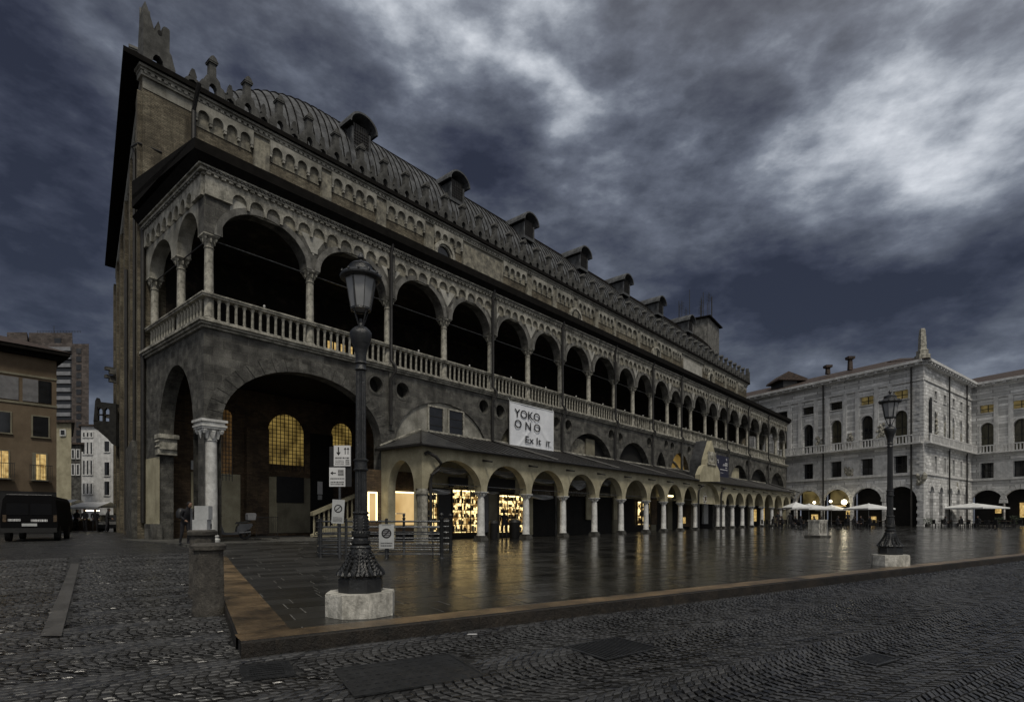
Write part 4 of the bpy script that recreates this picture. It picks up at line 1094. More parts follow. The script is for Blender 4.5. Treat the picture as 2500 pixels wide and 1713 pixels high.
# --- keeled lead barrel roof with raised seams
ROOFH, RA, TC = 9.0, 12.6, HT0+W_H/2
ZR = ze1 + .05
RC = 9.5
def roof_scale(s_rel, L_):
    e = min(s_rel, L_-s_rel)
    return 1.0 if e >= RC else math.sqrt(max(0, 1-((RC-e)/RC)**2))
rs, LR = 1.6, HS1-HS0-3.2
ss = [LR*0 + RC*(1-math.cos(PI/2*k/12)) for k in range(13)] + [RC + (LR-2*RC)*k/20 for k in range(1, 20)] + [LR - RC*(1-math.cos(PI/2*(12-k)/12)) for k in range(13)]
roof = MB(); nseg = 36
def rp(s_rel, a, off=0.0):
    k_ = roof_scale(s_rel, LR); ca, sa = math.cos(a), math.sin(a)
    t = TC - (RA*(.35+.65*k_) + off)*ca; z = ZR + (ROOFH*k_ + off)*sa
    return hall_pt(HS0+rs+s_rel, t, z)
for i, s in enumerate(ss):
    for j in range(nseg+1): roof.v.append(rp(s, PI*j/nseg))
for i in range(len(ss)-1):
    for j in range(nseg): roof.f.append((i*(nseg+1)+j, i*(nseg+1)+j+1, (i+1)*(nseg+1)+j+1, (i+1)*(nseg+1)+j))
RF = roof.build('barrel_roof', M['lead'], pal, smooth=True)
seam = MB(); k = 0.25
while k < LR-.2:
    pts = [rp(k, PI*(.01+.62*j/18), .03) for j in range(19)]; seam.tube(pts, .045, 4); k += .52
seam.build('roof_seams', M['eave'], RF)
mb = MB(); mb.box(HS0+1.3, HS1-1.3, HT0+.05, HT0+1.3, ze1-.1, ZR+.25); mb.build('roof_gutter_wall', M['lead'], pal)
# --- dormers
dxs = [(882.6,371,289), (1117,496,425), (1292,586,531), (1425.5,660,612), (1530,721,678), (1613,770,733), (1686,812,779)]
DT = HT0+1.6
dproto = None
for x, yb, yt in dxs:
    s, Z = st(x, DT); zb = hz(yb, Z)
    if dproto is None:
        w_, h_ = .78, 1.45
        b = MB(); b.box(-w_, -w_+.16, .0, 3.2, 0, h_).box(w_-.16, w_, .0, 3.2, 0, h_).box(-w_+.16, w_-.16, .0, .12, 0, .25)
        d = b.build('dormer', M['lead'], pal)
        g = MB(); g.box(-w_+.16, w_-.16, .10, .16, .25, h_+.35)
        for k_ in range(7): g.box(-w_+.18+k_*.19, -w_+.21+k_*.19, .05, .10, .25, h_+.35)
        for k_ in range(6): g.box(-w_+.16, w_-.16, .06, .098, .3+k_*.2, .33+k_*.2)
        g.build('louvre', M['pipe'], d)
        r_ = MB(); n_ = 12; ro, ri = 1.14, 1.0
        for k_ in range(n_):
            a0_, a1_ = PI*k_/n_, PI*(k_+1)/n_
            q = [(-rr_*math.cos(a_), h_+.05+rr_*.85*math.sin(a_)) for a_ in (a0_, a1_) for rr_ in (ri, ro)]
            for y0_, y1_ in ((-.35, 4.6),):
                v_ = [(q[i_][0], yy, q[i_][1]) for yy in (y0_, y1_) for i_ in range(4)]
                r_.add(v_, [(0,1,3,2),(4,6,7,5),(0,4,6,2) if False else (0,2,6,4),(1,5,7,3)])
        r_.build('dormer_roof', M['lead'], d)
        dproto = d; d.location = (s, DT, zb)
    else:
        c = dproto.copy(); COL.objects.link(c); c.parent = pal; c.location = (s, DT, zb)
        for ch in dproto.children:
            e = ch.copy(); COL.objects.link(e); e.parent = c
# --- rain pipes down the front
pipex = [958, 1206.5, 1376.5, 1505.5, 1597, 1666.5, 1778, 1830, 1878]
for x in pipex:
    s = st(x, -.35)[0]
    MB().tube([(s,-.36,15.9),(s,-.36,15.5),(s,-.24,15.2),(s,-.24,9.55),(s+.15,-.42,9.25),(s+.15,-.42,9.0),(s,-.22,8.6),(s,-.22,6.15)], .085, 8).build('rain_pipe', M['pipe'], pal, smooth=True)
s = st(358, -.1)[0]
t_, _ = sd_(357, -.12)
MB().tube([(-.15, D-.12, 15.9), (-.15, D-.12, 1.0)], .10, 8).build('rain_pipe', M['pipe'], pal, smooth=True)
s = fl(468); MB().tube([(s,HT0-1.0,ze0),(s,HT0-.25,Z_W-.6),(s,HT0-.22,17.4)], .11, 8).build('rain_pipe', M['pipe'], pal, smooth=True)
# conduits on the corner of the hall
MB().tube([(HS0-.30,HT0+.6,19.5),(HS0-.18,HT0-.02,19.5),(HS0+.8,HT0-.15,19.45)], .05, 6).tube([(hall_pt(HS0-.30,HT0+.6,0)[0],HT0+.6,19.5),(hall_pt(HS0-.30,HT0+.9,0)[0],HT0+.9,.5)], .07, 6).build('conduit', M['pipe'], pal)
MB().tube([(hall_pt(HS0-.35,HT0+6.2,0)[0],HT0+6.2,15.5),(hall_pt(HS0-.35,HT0+6.2,0)[0],HT0+6.2,.5)], .09, 6).build('conduit', M['pipe'], pal)
# small brackets on the far west wall
for (t, z) in ((HT0+24.5, 13.6), (HT0+24.8, 13.0), (HT0+23, 9.4)):
    x_ = hall_pt(HS0, t, 0)[0]; MB().box(x_-.9, x_+.0, t-.2, t+.2, z, z+.25).box(x_-.6, x_, t-.2, t+.2, z-.3, z).build('wall_bracket', M['stone'], pal)
# --- outer staircase with pointed arcade on the far west side
tS = HT0+15.5; xw = hall_pt(HS0, tS, 0)[0]
def wsp(px, py, Z):
    X, Y = wxy(px, Z); s, t = local_of(X, Y); return (s, t, hz(py, Z))
ZS = 44.0
def px_prism(poly, Z, th, m, name, parent):
    """outline surveyed at depth Z, given real thickness away from the viewer"""
    mb = MB(); a = [wsp(x, y, Z) for x, y in poly]; b = [wsp(CX+(x-CX)*Z/(Z+th), HY+(y-HY)*Z/(Z+th), Z+th) for x, y in poly]
    n = len(poly); mb.add(a+b, [tuple(range(n)), tuple(range(2*n-1, n-1, -1))] + [(i,(i+1)%n,n+(i+1)%n,n+i) for i in range(n)])
    return mb.build(name, m, parent)
M['silh'] = mat('silhouette_dark_stair_stone', (.012,.012,.012), (.03,.03,.028), 4, .9, .4)  # near-black colour paints the stair as a dark silhouette
px_prism([(232,978),(236,970),(239,980),(283,985),(283,993),(231,992)], ZS, .35, M['silh'], 'stair_parapet', pal)
px_prism([(231,992),(238.5,992),(238.5,1028),(228,1028)], ZS, .2, M['silh'], 'stair_parapet', pal)
px_prism([(250,992),(254.5,992),(254.5,1028),(250,1028)], ZS, .2, M['silh'], 'stair_mullion', pal); px_prism([(267,992),(283,993),(283,1029),(267,1028)], ZS, .2, M['silh'], 'stair_mullion', pal)
px_prism([(237,1010),(267,1011),(267,1014),(237,1013)], ZS, .2, M['silh'], 'stair_mullion', pal)
for xa, xb in ((237, 250), (254.5, 267)):
    px_prism([(xa,992.5),(xb,992.5),(xb,1001),((xa+xb)/2,994),(xa,1001)], ZS, .2, M['silh'], 'stair_tracery', pal)
px_prism([(228,1026),(283,1029),(283,1088),(272,1082),(262,1070),(250,1060),(239,1050),(229,1044)], ZS, 1.6, M['silh'], 'stair_flight', pal)
# blanks behind the upper arcade: rear doors with light
for xa, xb in ((806, 818), (822,828), (838, 848), (862, 866)):
    a, b = st(xa, TR)[0], st(xb, TR)[0]; MB().box(a, b, D-.06, D-.01, 9.4, 12.3).build('lit_door', M['lit'], pal)
# floor platform under the loggia
mb = MB(); mb.box(-1.1, 8.3, -1.3, D, -.05, .22); o = mb.build('loggia_step', M['rubble'], pal)
# ================================================================== shop portico in front of the ground tier
TP = -3.30
PS0 = st(1030.5, TP)[0]; PS1 = min(st(1930, TP)[0], S_END+1.5)
px_cols = [1174,1284,1374.4,1451,1516.2,1576.9,1619.9,1660.8,1697.6,1753,1764.5,1787.6,1812,1835,1859.8,1884,1906]
pc = [st(x, TP+.25)[0] for x in px_cols]
edges = [PS0+.25] + pc + [PS1-.3]
pops = []; ZSP = 2.68
for i in range(len(edges)-1):
    a, b = edges[i], edges[i+1]
    if i == len(px_cols)-7: pass
    if b-a < 1.2: continue
    big = 9 == i
    pops.append(arch_op(a+(.22 if i else .10), b-.22, -1, ZSP, 1.95 if big else min(1.52, (b-a-.44)/2*1.05)))
PZ = 4.74
arch_wall(MB(), PS0, PS1, ZSP, PZ, TP, TP+.5, [(a, b, lo, hi) for a, b, lo, hi in pops], N=20).build('portico_arcade', M['cream'], pal)
# return arch at the west end
cv = lambda a, b, z: (b, a, z)
arch_wall(MB(), TP+.501, -.005, -.05, PZ, PS0, PS0+.45, [arch_op(TP+.62, -.62, -1, ZSP+.05, 1.42)], conv=cv, N=20).build('portico_side_arch', M['cream'], pal)
MB().box(PS1-.45, PS1, TP+.501, -.005, -.05, PZ).build('portico_end_wall', M['cream'], pal)
MB().box(PS0+.0, PS0+.34, TP+.0, TP+.36, .0, ZSP-.002).box(PS0-.05, PS0+.39, TP-.05, TP+.41, ZSP-.28, ZSP-.10).box(PS0-.03,PS0+.37,TP-.03,TP+.39,-.03,.5).build('corner_pier', M['trim'], pal)
MB().box(PS1-.4, PS1, TP, TP+.4, .2, ZSP-.002).build('corner_pier', M['trim'], pal)
def zloc(s, t): return zp(*world_of(s, t))
proto = None
for i, s in enumerate(pc):
    z0_ = zloc(s, TP+.25); hcol = ZSP - z0_
    if proto is None:
        b = MB().lathe([(.215,.26),(.25,.29),(.215,.34),(.21,1.2),(.19,hcol-.40)], n=16)
        b = b.build('portico_column', M['marble'], pal, smooth=True); b.location = (s, TP+.25, z0_)
        q = MB().box(-.29,.29,-.29,.29,-.03,.14).box(-.25,.25,-.25,.25,.14,.26); q = q.build('plinth', M['rubble'], b)
        c = cap_mesh(.19, .42).build('capital', M['marble'], b); c.location = (0,0,hcol-.42); c.scale = (.9,.9,1); proto = b; h0 = hcol
    else:
        b = proto.copy(); COL.objects.link(b); b.parent = pal; b.location = (s, TP+.25, z0_); b.scale = (1,1,hcol/h0)
        for ch in proto.children: e = ch.copy(); COL.objects.link(e); e.parent = b
# roof, hipped at the west end
RT = TP-.36; zE, zT = 4.80, 6.12
rf = MB(); xh = PS0-.36
for (za, tag_) in ((0, 0),):
    A = (xh, RT, zE); B = (PS1+.3, RT, zE); C_ = (PS1+.3, -.01, zT); Dd = (PS0+2.7, -.01, zT); E_ = (xh, -.01, zE+.05)
    A2, B2, C2, D2, E2 = [(p[0], p[1], p[2]-.10) for p in (A, B, C_, Dd, E_)]
    rf.add([A,B,C_,Dd,E_,A2,B2,C2,D2,E2], [(0,1,2,3),(0,3,4),(5,6,7,8),(5,8,9),(0,1,6,5),(1,2,7,6),(0,4,9,5),(2,3,8,7)])
rf.build('portico_roof', M['slate'], pal)
g = MB(); g.tube([(xh, -.02, zE-.02), (xh, RT-.03, zE-.05), (PS1+.3, RT-.03, zE-.05)], .08, 7); g.build('gutter', M['pipe'], pal, smooth=True)
sm2 = MB(); k = PS0+3.2
random.seed(3)
while k < PS1: sm2.tube([(k, -.02, zT+.02), (k-.0, RT, zE+.02)], .028, 4); k += .62
sm2.tube([(PS0+2.7,-.02,zT+.02),(xh,RT,zE+.02)], .06, 5)
for x in pipex[1:]:
    s = st(x, -.2)[0]; sm2.tube([(s,-.1,zT+.04),(s+2.4,RT+.2,zE+.10)], .09, 5)
sm2.build('roof_seams', M['pipe'], pal)
fl_ = MB(); fl_.box(PS0+2.6, PS1+.3, -.05, -.003, zT+.01, zT+.12); fl_.tube([(PS0+2.6,-.04,zT+.08),(PS0-.1,-.04,zE+.22)], .05, 5); fl_.build('roof_flashing', M['trim'], pal)
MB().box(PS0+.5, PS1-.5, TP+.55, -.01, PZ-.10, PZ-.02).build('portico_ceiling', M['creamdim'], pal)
# --- portal gable rising through the roof
gp = [(1709,1175),(1709,1158),(1713,1146),(1717.5,1137),(1723.5,1134),(1724.5,1120),(1737.5,1075),(1749,1118),(1749,1134),(1753,1141),(1757,1150),(1758,1175)]
poly = [stz(x, y, TP-.47) for x, y in gp]
MB().prism(poly, TP-.47, TP-.02, 'y').build('portal_gable', M['cream'], pal)
core = [stz(x, y, TP-.47) for x, y in [(1722,1160),(1724.5,1120),(1737.5,1073.5),(1749,1118),(1751,1160)]]
MB().prism(core, TP-.019, TP+1.1, 'y').build('portal_gable_roof', M['slate'], pal)
rel = MB(); P_ = [stz(x, y, TP-.47) for x, y in [(1729,1101),(1745,1105),(1745,1127),(1729,1127)]]
a, b = P_[0][0], P_[1][0]; z0_, z1_ = P_[3][1], P_[0][1]
rel.box(a, b, TP-0.500, TP-0.472, z0_, z1_); rel.lathe([(.05,0),(.28,.05),(.33,.35),(.22,.62),(.06,.7)], n=10, M=Matrix.Translation(((a+b)/2, TP-0.520, z0_+.35)) @ Matrix.Diagonal((1,.35,1,1)))
rel.box(a-.12, a, TP-0.560, TP-0.472, z0_-.1, z1_); rel.box(b, b+.12, TP-0.560, TP-0.472, z0_-.1, z1_); rel.box(a-.25, b+.25, TP-0.590, TP-0.472, z0_-.25, z0_-.1)
rel.build('carved_niche', M['trim'], pal)
s_, z_ = stz(1721, 1200, TP+.9)
ar = edges[9]; 
# plaster tympanum with carved shield inside the portal arch
a, b = edges[9]+.24, edges[10]-.24
arch_fill(a, b, ZSP, ZSP, 1.93, TP+.42, M['cream'], name='tympanum')
sh = MB(); c_ = (a+b)/2 - .2
sh.prism([(c_-.3,3.45),(c_-.26,3.0),(c_,2.8),(c_+.26,3.0),(c_+.3,3.45)], TP+.34, TP+.415, 'y')
for k in range(10): sh.lathe([(.01,0),(.06,.04),(.01,.1)], cx=c_+.42*math.cos(2*PI*k/10), cy=TP+.40, n=6, M=Matrix.Translation((0,0,3.15+.5*math.sin(2*PI*k/10))))
sh.build('carved_shield', M['marble'], pal)
sh2 = MB().prism([(c_-.2,3.38),(c_-.17,3.05),(c_,2.92),(c_+.17,3.05),(c_+.2,3.38)], TP+.325, TP+.338, 'y'); sh2.build('carved_shield', M['brickred'], pal)
# --- goose-neck downpipes and protruding beam ends
dp = [(1036, 1)]
s = st(1040, TP-.2)[0]
MB().tube([(PS0+.15,TP-.02,4.35),(PS0+.25,TP-.12,4.45),(PS0+.62,TP-.30,4.25),(PS0+.92,TP-.34,3.95),(PS0+.80,TP-.30,3.62),(PS0+.50,TP-.12,3.35),(PS0+.46,TP-.10,3.0),(PS0+.46,TP-.10,.12)], .085, 9).build('rain_pipe', M['pipe'], pal, smooth=True)
for x in (1706.5, 1761.5):
    s = st(x, TP-.15)[0]
    MB().tube([(s+.9,TP-.05,4.25),(s+.75,TP-.25,4.35),(s+.3,TP-.25,4.15),(s,TP-.15,3.85),(s,TP-.12,3.3),(s,TP-.12,.4)], .08, 8).build('rain_pipe', M['pipe'], pal, smooth=True)
for x in (1187, 1299, 1390, 1465.5, 1531, 1589.5, 1634.5, 1674, 1710, 1765, 1795, 1821, 1843, 1867, 1890, 1912):
    s = st(x, TP-.2)[0]; b = MB(); b.tube([(s-.05,TP-.0,4.36),(s+.12,TP-.55,4.28)], [.065,.05], 6); b.build('beam_end', M['pipe'], pal)
# portico tie rods
for i, s in enumerate(pc[:9]):
    MB().tube([(s, TP+.5, ZSP+.35), (s, -.05, ZSP+.35)], .025).build('tie_rod', M['ironwet'], pal)
for i in range(0, 9):
    a = edges[i]; b = edges[i+1]; MB().tube([(a, TP+.3, ZSP+.28), (b, TP+.3, ZSP+.28)], .022).build('tie_rod', M['ironwet'], pal)
# --- shop fronts under the portico
TS = -.06
b = MB(); b.box(PS0+.5, PS1-.5, .05, .12, -.05, 4.62); b.build('shopfront_backing', M['dark'], pal)
MB().box(PS0+.5, PS1-.5, .02, .049, 3.0, 4.62).build('shopfront_lintel', M['cream'], pal)
ends = [8.75] + [ (G_S[i][1]+G_S[i+1][0])/2 for i in range(1, len(G_S)-1)]
for i in range(1, len(G_S)):
    s0_ = (G_S[i-1][1]+G_S[i][0])/2 - .5
    if s0_ > PS0: MB().box(s0_, s0_+1.0, -.12, .04, -.05, 4.62).build('shopfront_pier', M['creamdim'], pal)
def sp_box(xa, xb, yt, yb, m, name, t0_=-.10, t1_=-.02, parent=None):
    a, Za = st(xa, t0_); b, Zb = st(xb, t0_); Z = (Za+Zb)/2
    return MB().box(a, b, t0_, t1_, hz(yb, Z), hz(yt, Z)).build(name, m, parent or pal)
def shop_window(xa, xb, yt, yb, seed, mat_='shop', rows=5, t=-.02):
    """lit room behind glass: glowing back wall, shelves, goods in front of it"""
    rnd = random.Random(seed); a, Za = st(xa, t); b, Zb = st(xb, t); Z = (Za+Zb)/2; z0_, z1_ = hz(yb, Z), hz(yt, Z)
    w = MB().box(a, b, t-.005, t+.0, z0_, z1_).build('shop_window', M[mat_], pal)
    fr_ = MB(); fr_.box(a-.06, a, t-.14, t, z0_, z1_+.06).box(b, b+.06, t-.14, t, z0_, z1_+.06).box(a, b, t-.14, t, z1_, z1_+.06)
    n = max(1, int((b-a)/1.1)); 
    for k in range(1, n+1): x_ = a+(b-a)*k/(n+1); fr_.box(x_-.025, x_+.025, t-.14, t-.10, z0_, z1_)
    fr_.build('window_frame', M['pipe'], w)
    goods = MB(); gd = MB()
    for r_ in range(rows):
        zs = z0_ + (z1_-z0_)*(r_+.15)/rows; goods.box(a+.03, b-.03, t-.09, t-.006, zs-.015, zs+.015); x_ = a+.05
        while x_ < b-.1:
            w_ = rnd.uniform(.05,.16); h_ = rnd.uniform(.12, .8*(z1_-z0_)/rows)
            if rnd.random() < .62: (goods if rnd.random() < .5 else gd).box(x_, min(b-.04, x_+w_), t-.08, t-.01, zs+.016, zs+.016+h_)
            x_ += w_ + rnd.uniform(.02,.10)
    goods.build('shelves', M['wood'], w); gd.build('goods', M['fresco'], w)
    st_ = MB().box(a+.04, b-.04, t-.05, t-.02, z1_-.09, z1_-.04).build('strip_light', M['tube'], w)
    return w
def light_panel(xa, xb, yt, yb, t=-.02):
    a, Za = st(xa, t); b, Zb = st(xb, t); Z = (Za+Zb)/2; z0_, z1_ = hz(yb, Z), hz(yt, Z)
    w = MB().box(a, b, t-.005, t, z0_, z1_).build('display_window', M['panel'], pal)
    e = MB(); q = .075; e.box(a,a+q,t-.05,t-.006,z0_,z1_).box(b-q,b,t-.05,t-.006,z0_,z1_).box(a+q,b-q,t-.05,t-.006,z1_-q,z1_)
    e.build('strip_light', M['tube'], w); return w
# wall the panels sit in
sp_box(893, 1040, 1150, 1296, M['brickred'], 'shopfront_wall', -.02, .04)
light_panel(897.5, 920, 1200, 1270, -.06); light_panel(960, 1022.5, 1200, 1281, -.06)
sp_box(968, 990, 1252, 1254, M['white'], 'display_shelf', -.16, -.07)
shop_window(1043, 1066, 1203, 1296, 1)
sp_box(1072, 1101, 1206, 1301, M['black'], 'shop_door', -.12, -.03)
shop_window(1102, 1166, 1196, 1299, 2, rows=6)
sp_box(1098, 1143, 1165, 1190, M['black'], 'sign_board', -.30, -.2)
sp_box(1181, 1213, 1205, 1298, M['shutter'], 'shop_shutter', -.10, -.02)
shop_window(1214, 1276, 1209, 1298, 3, rows=6)
sp_box(1190, 1258, 1168, 1200, M['black'], 'sign_board', -.30, -.2)
def cloth(xa, xb, yt, yb, seed, t=-1.2):
    """gathered white canvas hanging behind an arch"""
    rnd = random.Random(seed); a, Za = st(xa, t); b, Zb = st(xb, t); Z = (Za+Zb)/2; zt_, zb_ = hz(yt, Z), hz(yb, Z)
    mb = MB(); n, m_ = 16, 8; ph = rnd.random()*6
    for j in range(m_+1):
        for i in range(n+1):
            u, v = i/n, j/m_; sag = 4*u*(1-u)
            mb.v.append((a+(b-a)*u, t + .10*math.sin(v*22+u*3+ph) - .05*sag, zt_ + (zb_-zt_)*v*(0.55+.45*sag)))
    for j in range(m_):
        for i in range(n): mb.f.append((j*(n+1)+i, j*(n+1)+i+1, (j+1)*(n+1)+i+1, (j+1)*(n+1)+i))
    return mb.build('awning_cloth', M['cloth'], pal, smooth=True)
cloth(1062, 1140, 1141, 1158, 1); cloth(1052, 1100, 1194, 1207, 2); cloth(1205, 1262, 1149, 1166, 3); cloth(1188, 1215, 1200, 1206, 4)
cloth(1303, 1355, 1170, 1180, 5); cloth(1298, 1350, 1208, 1219, 6, -1.0); cloth(1396, 1430, 1172, 1196, 7); cloth(1470, 1490, 1170, 1186, 8)
sp_box(1298, 1353, 1184, 1208, M['wood'], 'sign_board', -.30, -.2)
sp_box(1386, 1432, 1190, 1211, M['wood'], 'sign_board', -.30, -.2)
sp_box(1466, 1490, 1187, 1203, M['black'], 'sign_board', -.30, -.2)
for (xa, xb, yt, yb) in ((1286,1301,1210,1305), (1432,1445,1165,1268), (1499,1507,1205,1268), (1491,1503,1170,1212), (1354,1366,1175,1210), (1143,1156,1160,1196), (1258,1272,1170,1206)):
    sp_box(xa, xb, yt, yb, M['cream'], 'shopfront_pier', -.20, -.11)
w = shop_window(1554, 1571, 1224, 1280, 5, rows=3); shop_window(1582, 1585.5, 1212, 1285, 6, rows=2)
sp_box(1567, 1569.5, 1224, 1280, M['pipe'], 'door_frame', -.2, -.12)
sp_box(1592, 1604, 1215, 1280, M['brickred'], 'shopfront_pier', -.2, -.11)
sp_box(1629, 1644, 1208, 1212, M['tube'], 'strip_light', -.9, -.8)
sp_box(1629, 1644, 1213, 1223, M['creamdim'], 'awning_valance', -.8, -.7)
sp_box(1663, 1687, 1190, 1232, M['creamdim'], 'sign_board', -.5, -.4); sp_box(1664, 1687, 1233, 1285, M['brickred'], 'shop_door', -.2, -.11)
sp_box(1668, 1674, 1262, 1277, M['lit'], 'shop_window', -.24, -.205)
sp_box(1718, 1729, 1228, 1278, M['signgrey'], 'portal_door_post', -.5, -.3)
for (xa, xb, yt, yb) in ((1842,1847,1243,1272), (1866,1872,1240,1270), (1889,1897,1240,1268), (1914,1920,1232,1268), (1915,1927,1205,1228)):
    sp_box(xa, xb, yt, yb, M['lit'], 'shop_window', -.12, -.03)
# sign letters on two boards (worn, barely readable in the photograph)
def text_obj(name, txt, size, m, loc, rotz, parent, depth=.004, align='LEFT', rx=90, sx=1.0, bold=0.0):
    cu = bpy.data.curves.new(name, 'FONT'); cu.body = txt; cu.size = size; cu.extrude = depth; cu.align_x = align; cu.resolution_u = 3; cu.offset = bold
    to = bpy.data.objects.new(name, cu); COL.objects.link(to)
    dg = bpy.context.evaluated_depsgraph_get(); me = bpy.data.meshes.new_from_object(to.evaluated_get(dg))
    COL.objects.unlink(to); bpy.data.objects.remove(to)
    me.name = name; me.materials.clear(); me.materials.append(m)
    o = bpy.data.objects.new(name, me); COL.objects.link(o); o.location = loc; o.rotation_euler = (R(rx), 0, rotz); o.scale = (sx, 1, 1); o.parent = parent
    return o
a, Z = st(1300, -.31); text_obj('sign_lettering', 'COLTELLERIA', .34, M['fresco'], (a, -.305, hz(1206, Z)), 0, pal, .003, bold=.006)
a, Z = st(1388, -.31); text_obj('sign_lettering', 'SARTORIA', .52, M['fresco'], (a, -.305, hz(1209, Z)), 0, pal, .003, bold=.008)

# ================================================================== hanging banners
a, Z = st(1244.5, -.30); b, Zb = st(1350.7, -.30)
bz1, bz0 = hz(978.5, Z), hz(1084.8, Z); bw = b-a
ban = thing('banner', 'big white cloth banner with black lettering hanging below the balustrade', 'banner', (*world_of(a, -.30), bz0), ROT)
H_ = bz1-bz0; mb = MB(); n, m_ = 60, 44; rnd = random.Random(5)
folds = [(.62,.60,.92,.10,.05), (.30,.30,.55,.0,.03), (.45,.42,.20,.02,.03), (.72,.55,.98,.05,.03), (.55,.35,.70,.0,.025)]
def bdisp(u, v):
    d = .03*math.sin(u*9+v*4)*(.3+v*(1-v)*2)
    for (x0_, y0_, x1_, y1_, am) in folds:
        L2 = math.hypot(x1_-x0_, y1_-y0_); tt = max(0, min(1, ((u-x0_)*(x1_-x0_)+(v-y0_)*(y1_-y0_))/L2**2))
        dd = math.hypot(u-x0_-tt*(x1_-x0_), v-y0_-tt*(y1_-y0_)); d -= am*math.exp(-(dd/.022)**2)
    return d
for j in range(m_+1):
    for i in range(n+1): u, v = i/n, j/m_; mb.v.append((bw*u, bdisp(u, v), H_*v))
for j in range(m_):
    for i in range(n): mb.f.append((j*(n+1)+i, j*(n+1)+i+1, (j+1)*(n+1)+i+1, (j+1)*(n+1)+i))
M['banner'] = mat('white_banner_cloth', (.64,.66,.70), (.76,.78,.82), 1.2, .7, .5, fine=.1)
mb.build('cloth', M['banner'], ban, smooth=True)
hem = MB(); hem.box(-.02,.03,-.03,.03,0,H_).box(bw-.03,bw+.02,-.03,.03,0,H_).box(.03,bw-.03,-.03,.03,H_-.05,H_+.01).box(.03,bw-.03,-.03,.03,-.01,.04); hem.build('hem', M['cloth'], ban)
M['ink'] = mat('black_print', (.010,.010,.012), (.016,.016,.018), 4, .7, .1)
for txt, x_, z_, sz, wd_ in (('YOKO', .085, .665, .27, .575), ('O', .08, .415, .27, .15), ('N', .31, .405, .27, .125), ('O', .51, .405, .27, .15), ('Ex It', .31, .10, .235, .36), ('IT', .80, .08, .20, .10)):
    o = text_obj('lettering', txt, sz*H_, M['ink'], (x_*bw, -.075, z_*H_), 0, ban, .004, bold=.004)
    xs_ = [v.co.x for v in o.data.vertices]; o.scale = (wd_*bw/(max(xs_)-min(xs_)), 1, 1)
MB().tube([(0,0,H_),(0,.2,H_+.35)], .01, 4).tube([(bw,0,H_),(bw,.2,H_+.35)], .01, 4).build('rope', M['cloth'], ban)
a, Z = st(1749, -.35); b, _ = st(1778.5, -.35); z0_, z1_ = hz(1164, Z), hz(1109, Z)
scr = thing('banner', 'dark blue printed banner beside the gabled portal, with small white text', 'banner', (*world_of(a, -.35), z0_), ROT)
M['navy'] = mat('navy_print', (.012,.013,.030), (.022,.024,.05), 1.5, .5, .15)
mb = MB().box(0, b-a, -.02, .02, 0, z1_-z0_); mb.build('cloth', M['navy'], scr)
mb = MB(); rnd = random.Random(2); hh = z1_-z0_
for (fy, xa, xb, h) in ((.86,.78,.84,.05), (.82,.78,.86,.03), (.66,.70,.90,.045), (.60,.55,.90,.035), (.56,.5,.90,.03), (.46,.72,.86,.04), (.36,.3,.9,.035), (.22,.3,.55,.015), (.74,.08,.14,.06), (.64,.12,.16,.08)):
    x_ = xa
    while x_ < xb: w_ = rnd.uniform(.018,.035); mb.box((b-a)*x_, (b-a)*min(xb, x_+w_), -.026, -.0205, hh*fy, hh*(fy+h)*1.0); x_ += w_+.012
mb.build('lettering', M['white'], scr)
# ================================================================== white stone palace closing the square
ZC_ = 76.0; PCX = 2254.5
PC = Vector(wxy(PCX, ZC_)); GZ = .28
aA = math.atan2(440-CX, F)                  # direction of the left front, going away
dA = Vector((math.sin(aA), math.cos(aA))); dB = Vector((math.sin(math.atan2(3020-CX, F)), math.cos(math.atan2(3020-CX, F))))
wpal = thing('white_palace', 'white ashlar palace with stone balcony and brown tiled roof closing the far square', 'building', (PC.x, PC.y, 0), 0)
def on_line(px, O, d):                      # distance along O + k d that projects at photo column px
    r = (px-CX)/F; return (r*O.y - O.x)/(d.x - r*d.y)
class Front:
    """a facade in its own frame: k along it, n outwards"""
    def __init__(s, O, d, outward):
        s.O, s.d, s.n = O, d, outward
    def w(s, k, n, z): p = s.O + s.d*k + s.n*n; return (p.x-PC.x, p.y-PC.y, z)
    def k(s, px): return on_line(px, s.O, s.d)
    def z(s, px, py): p = s.O + s.d*s.k(px); return hz(py, p.y)
    def cv(s): return lambda a, t, z: s.w(a, t, z)
    def box(s, mb, k0, k1, n0, n1, z0, z1):
        v = [s.w(k0,n0,z0), s.w(k1,n0,z0), s.w(k1,n1,z0), s.w(k0,n1,z0), s.w(k0,n0,z1), s.w(k1,n0,z1), s.w(k1,n1,z1), s.w(k0,n1,z1)]
        mb.add(v, [(0,3,2,1),(4,5,6,7),(0,1,5,4),(1,2,6,5),(2,3,7,6),(3,0,4,7)]); return mb
nA = Vector((-dA.y, dA.x)); nA = nA if nA.dot(-PC) > 0 else -nA
nB = Vector((-dB.y, dB.x)); nB = nB if nB.dot(-PC) > 0 else -nB
FA = Front(PC, dA, nA); FB = Front(PC, dB, nB)
LA = 46.0; kB = FB.k(2373); PC2 = PC + dB*kB
FC = Front(PC2, -dA, nA); LC = 30.0
zc1 = FA.z(2226, 880.5); zbal = hz(1062, 76.0)-.0
ztop = zc1
def fz(y): return hz(y, 76.0)
Zs = dict(cor=fz(882), sm1=fz(943), sm0=fz(965), ar1=fz(993), ar0=fz(1061), balt=fz(1060), balb=fz(1080), re1=fz(1107), re0=fz(1152), st=fz(1157), ga=fz(1184))
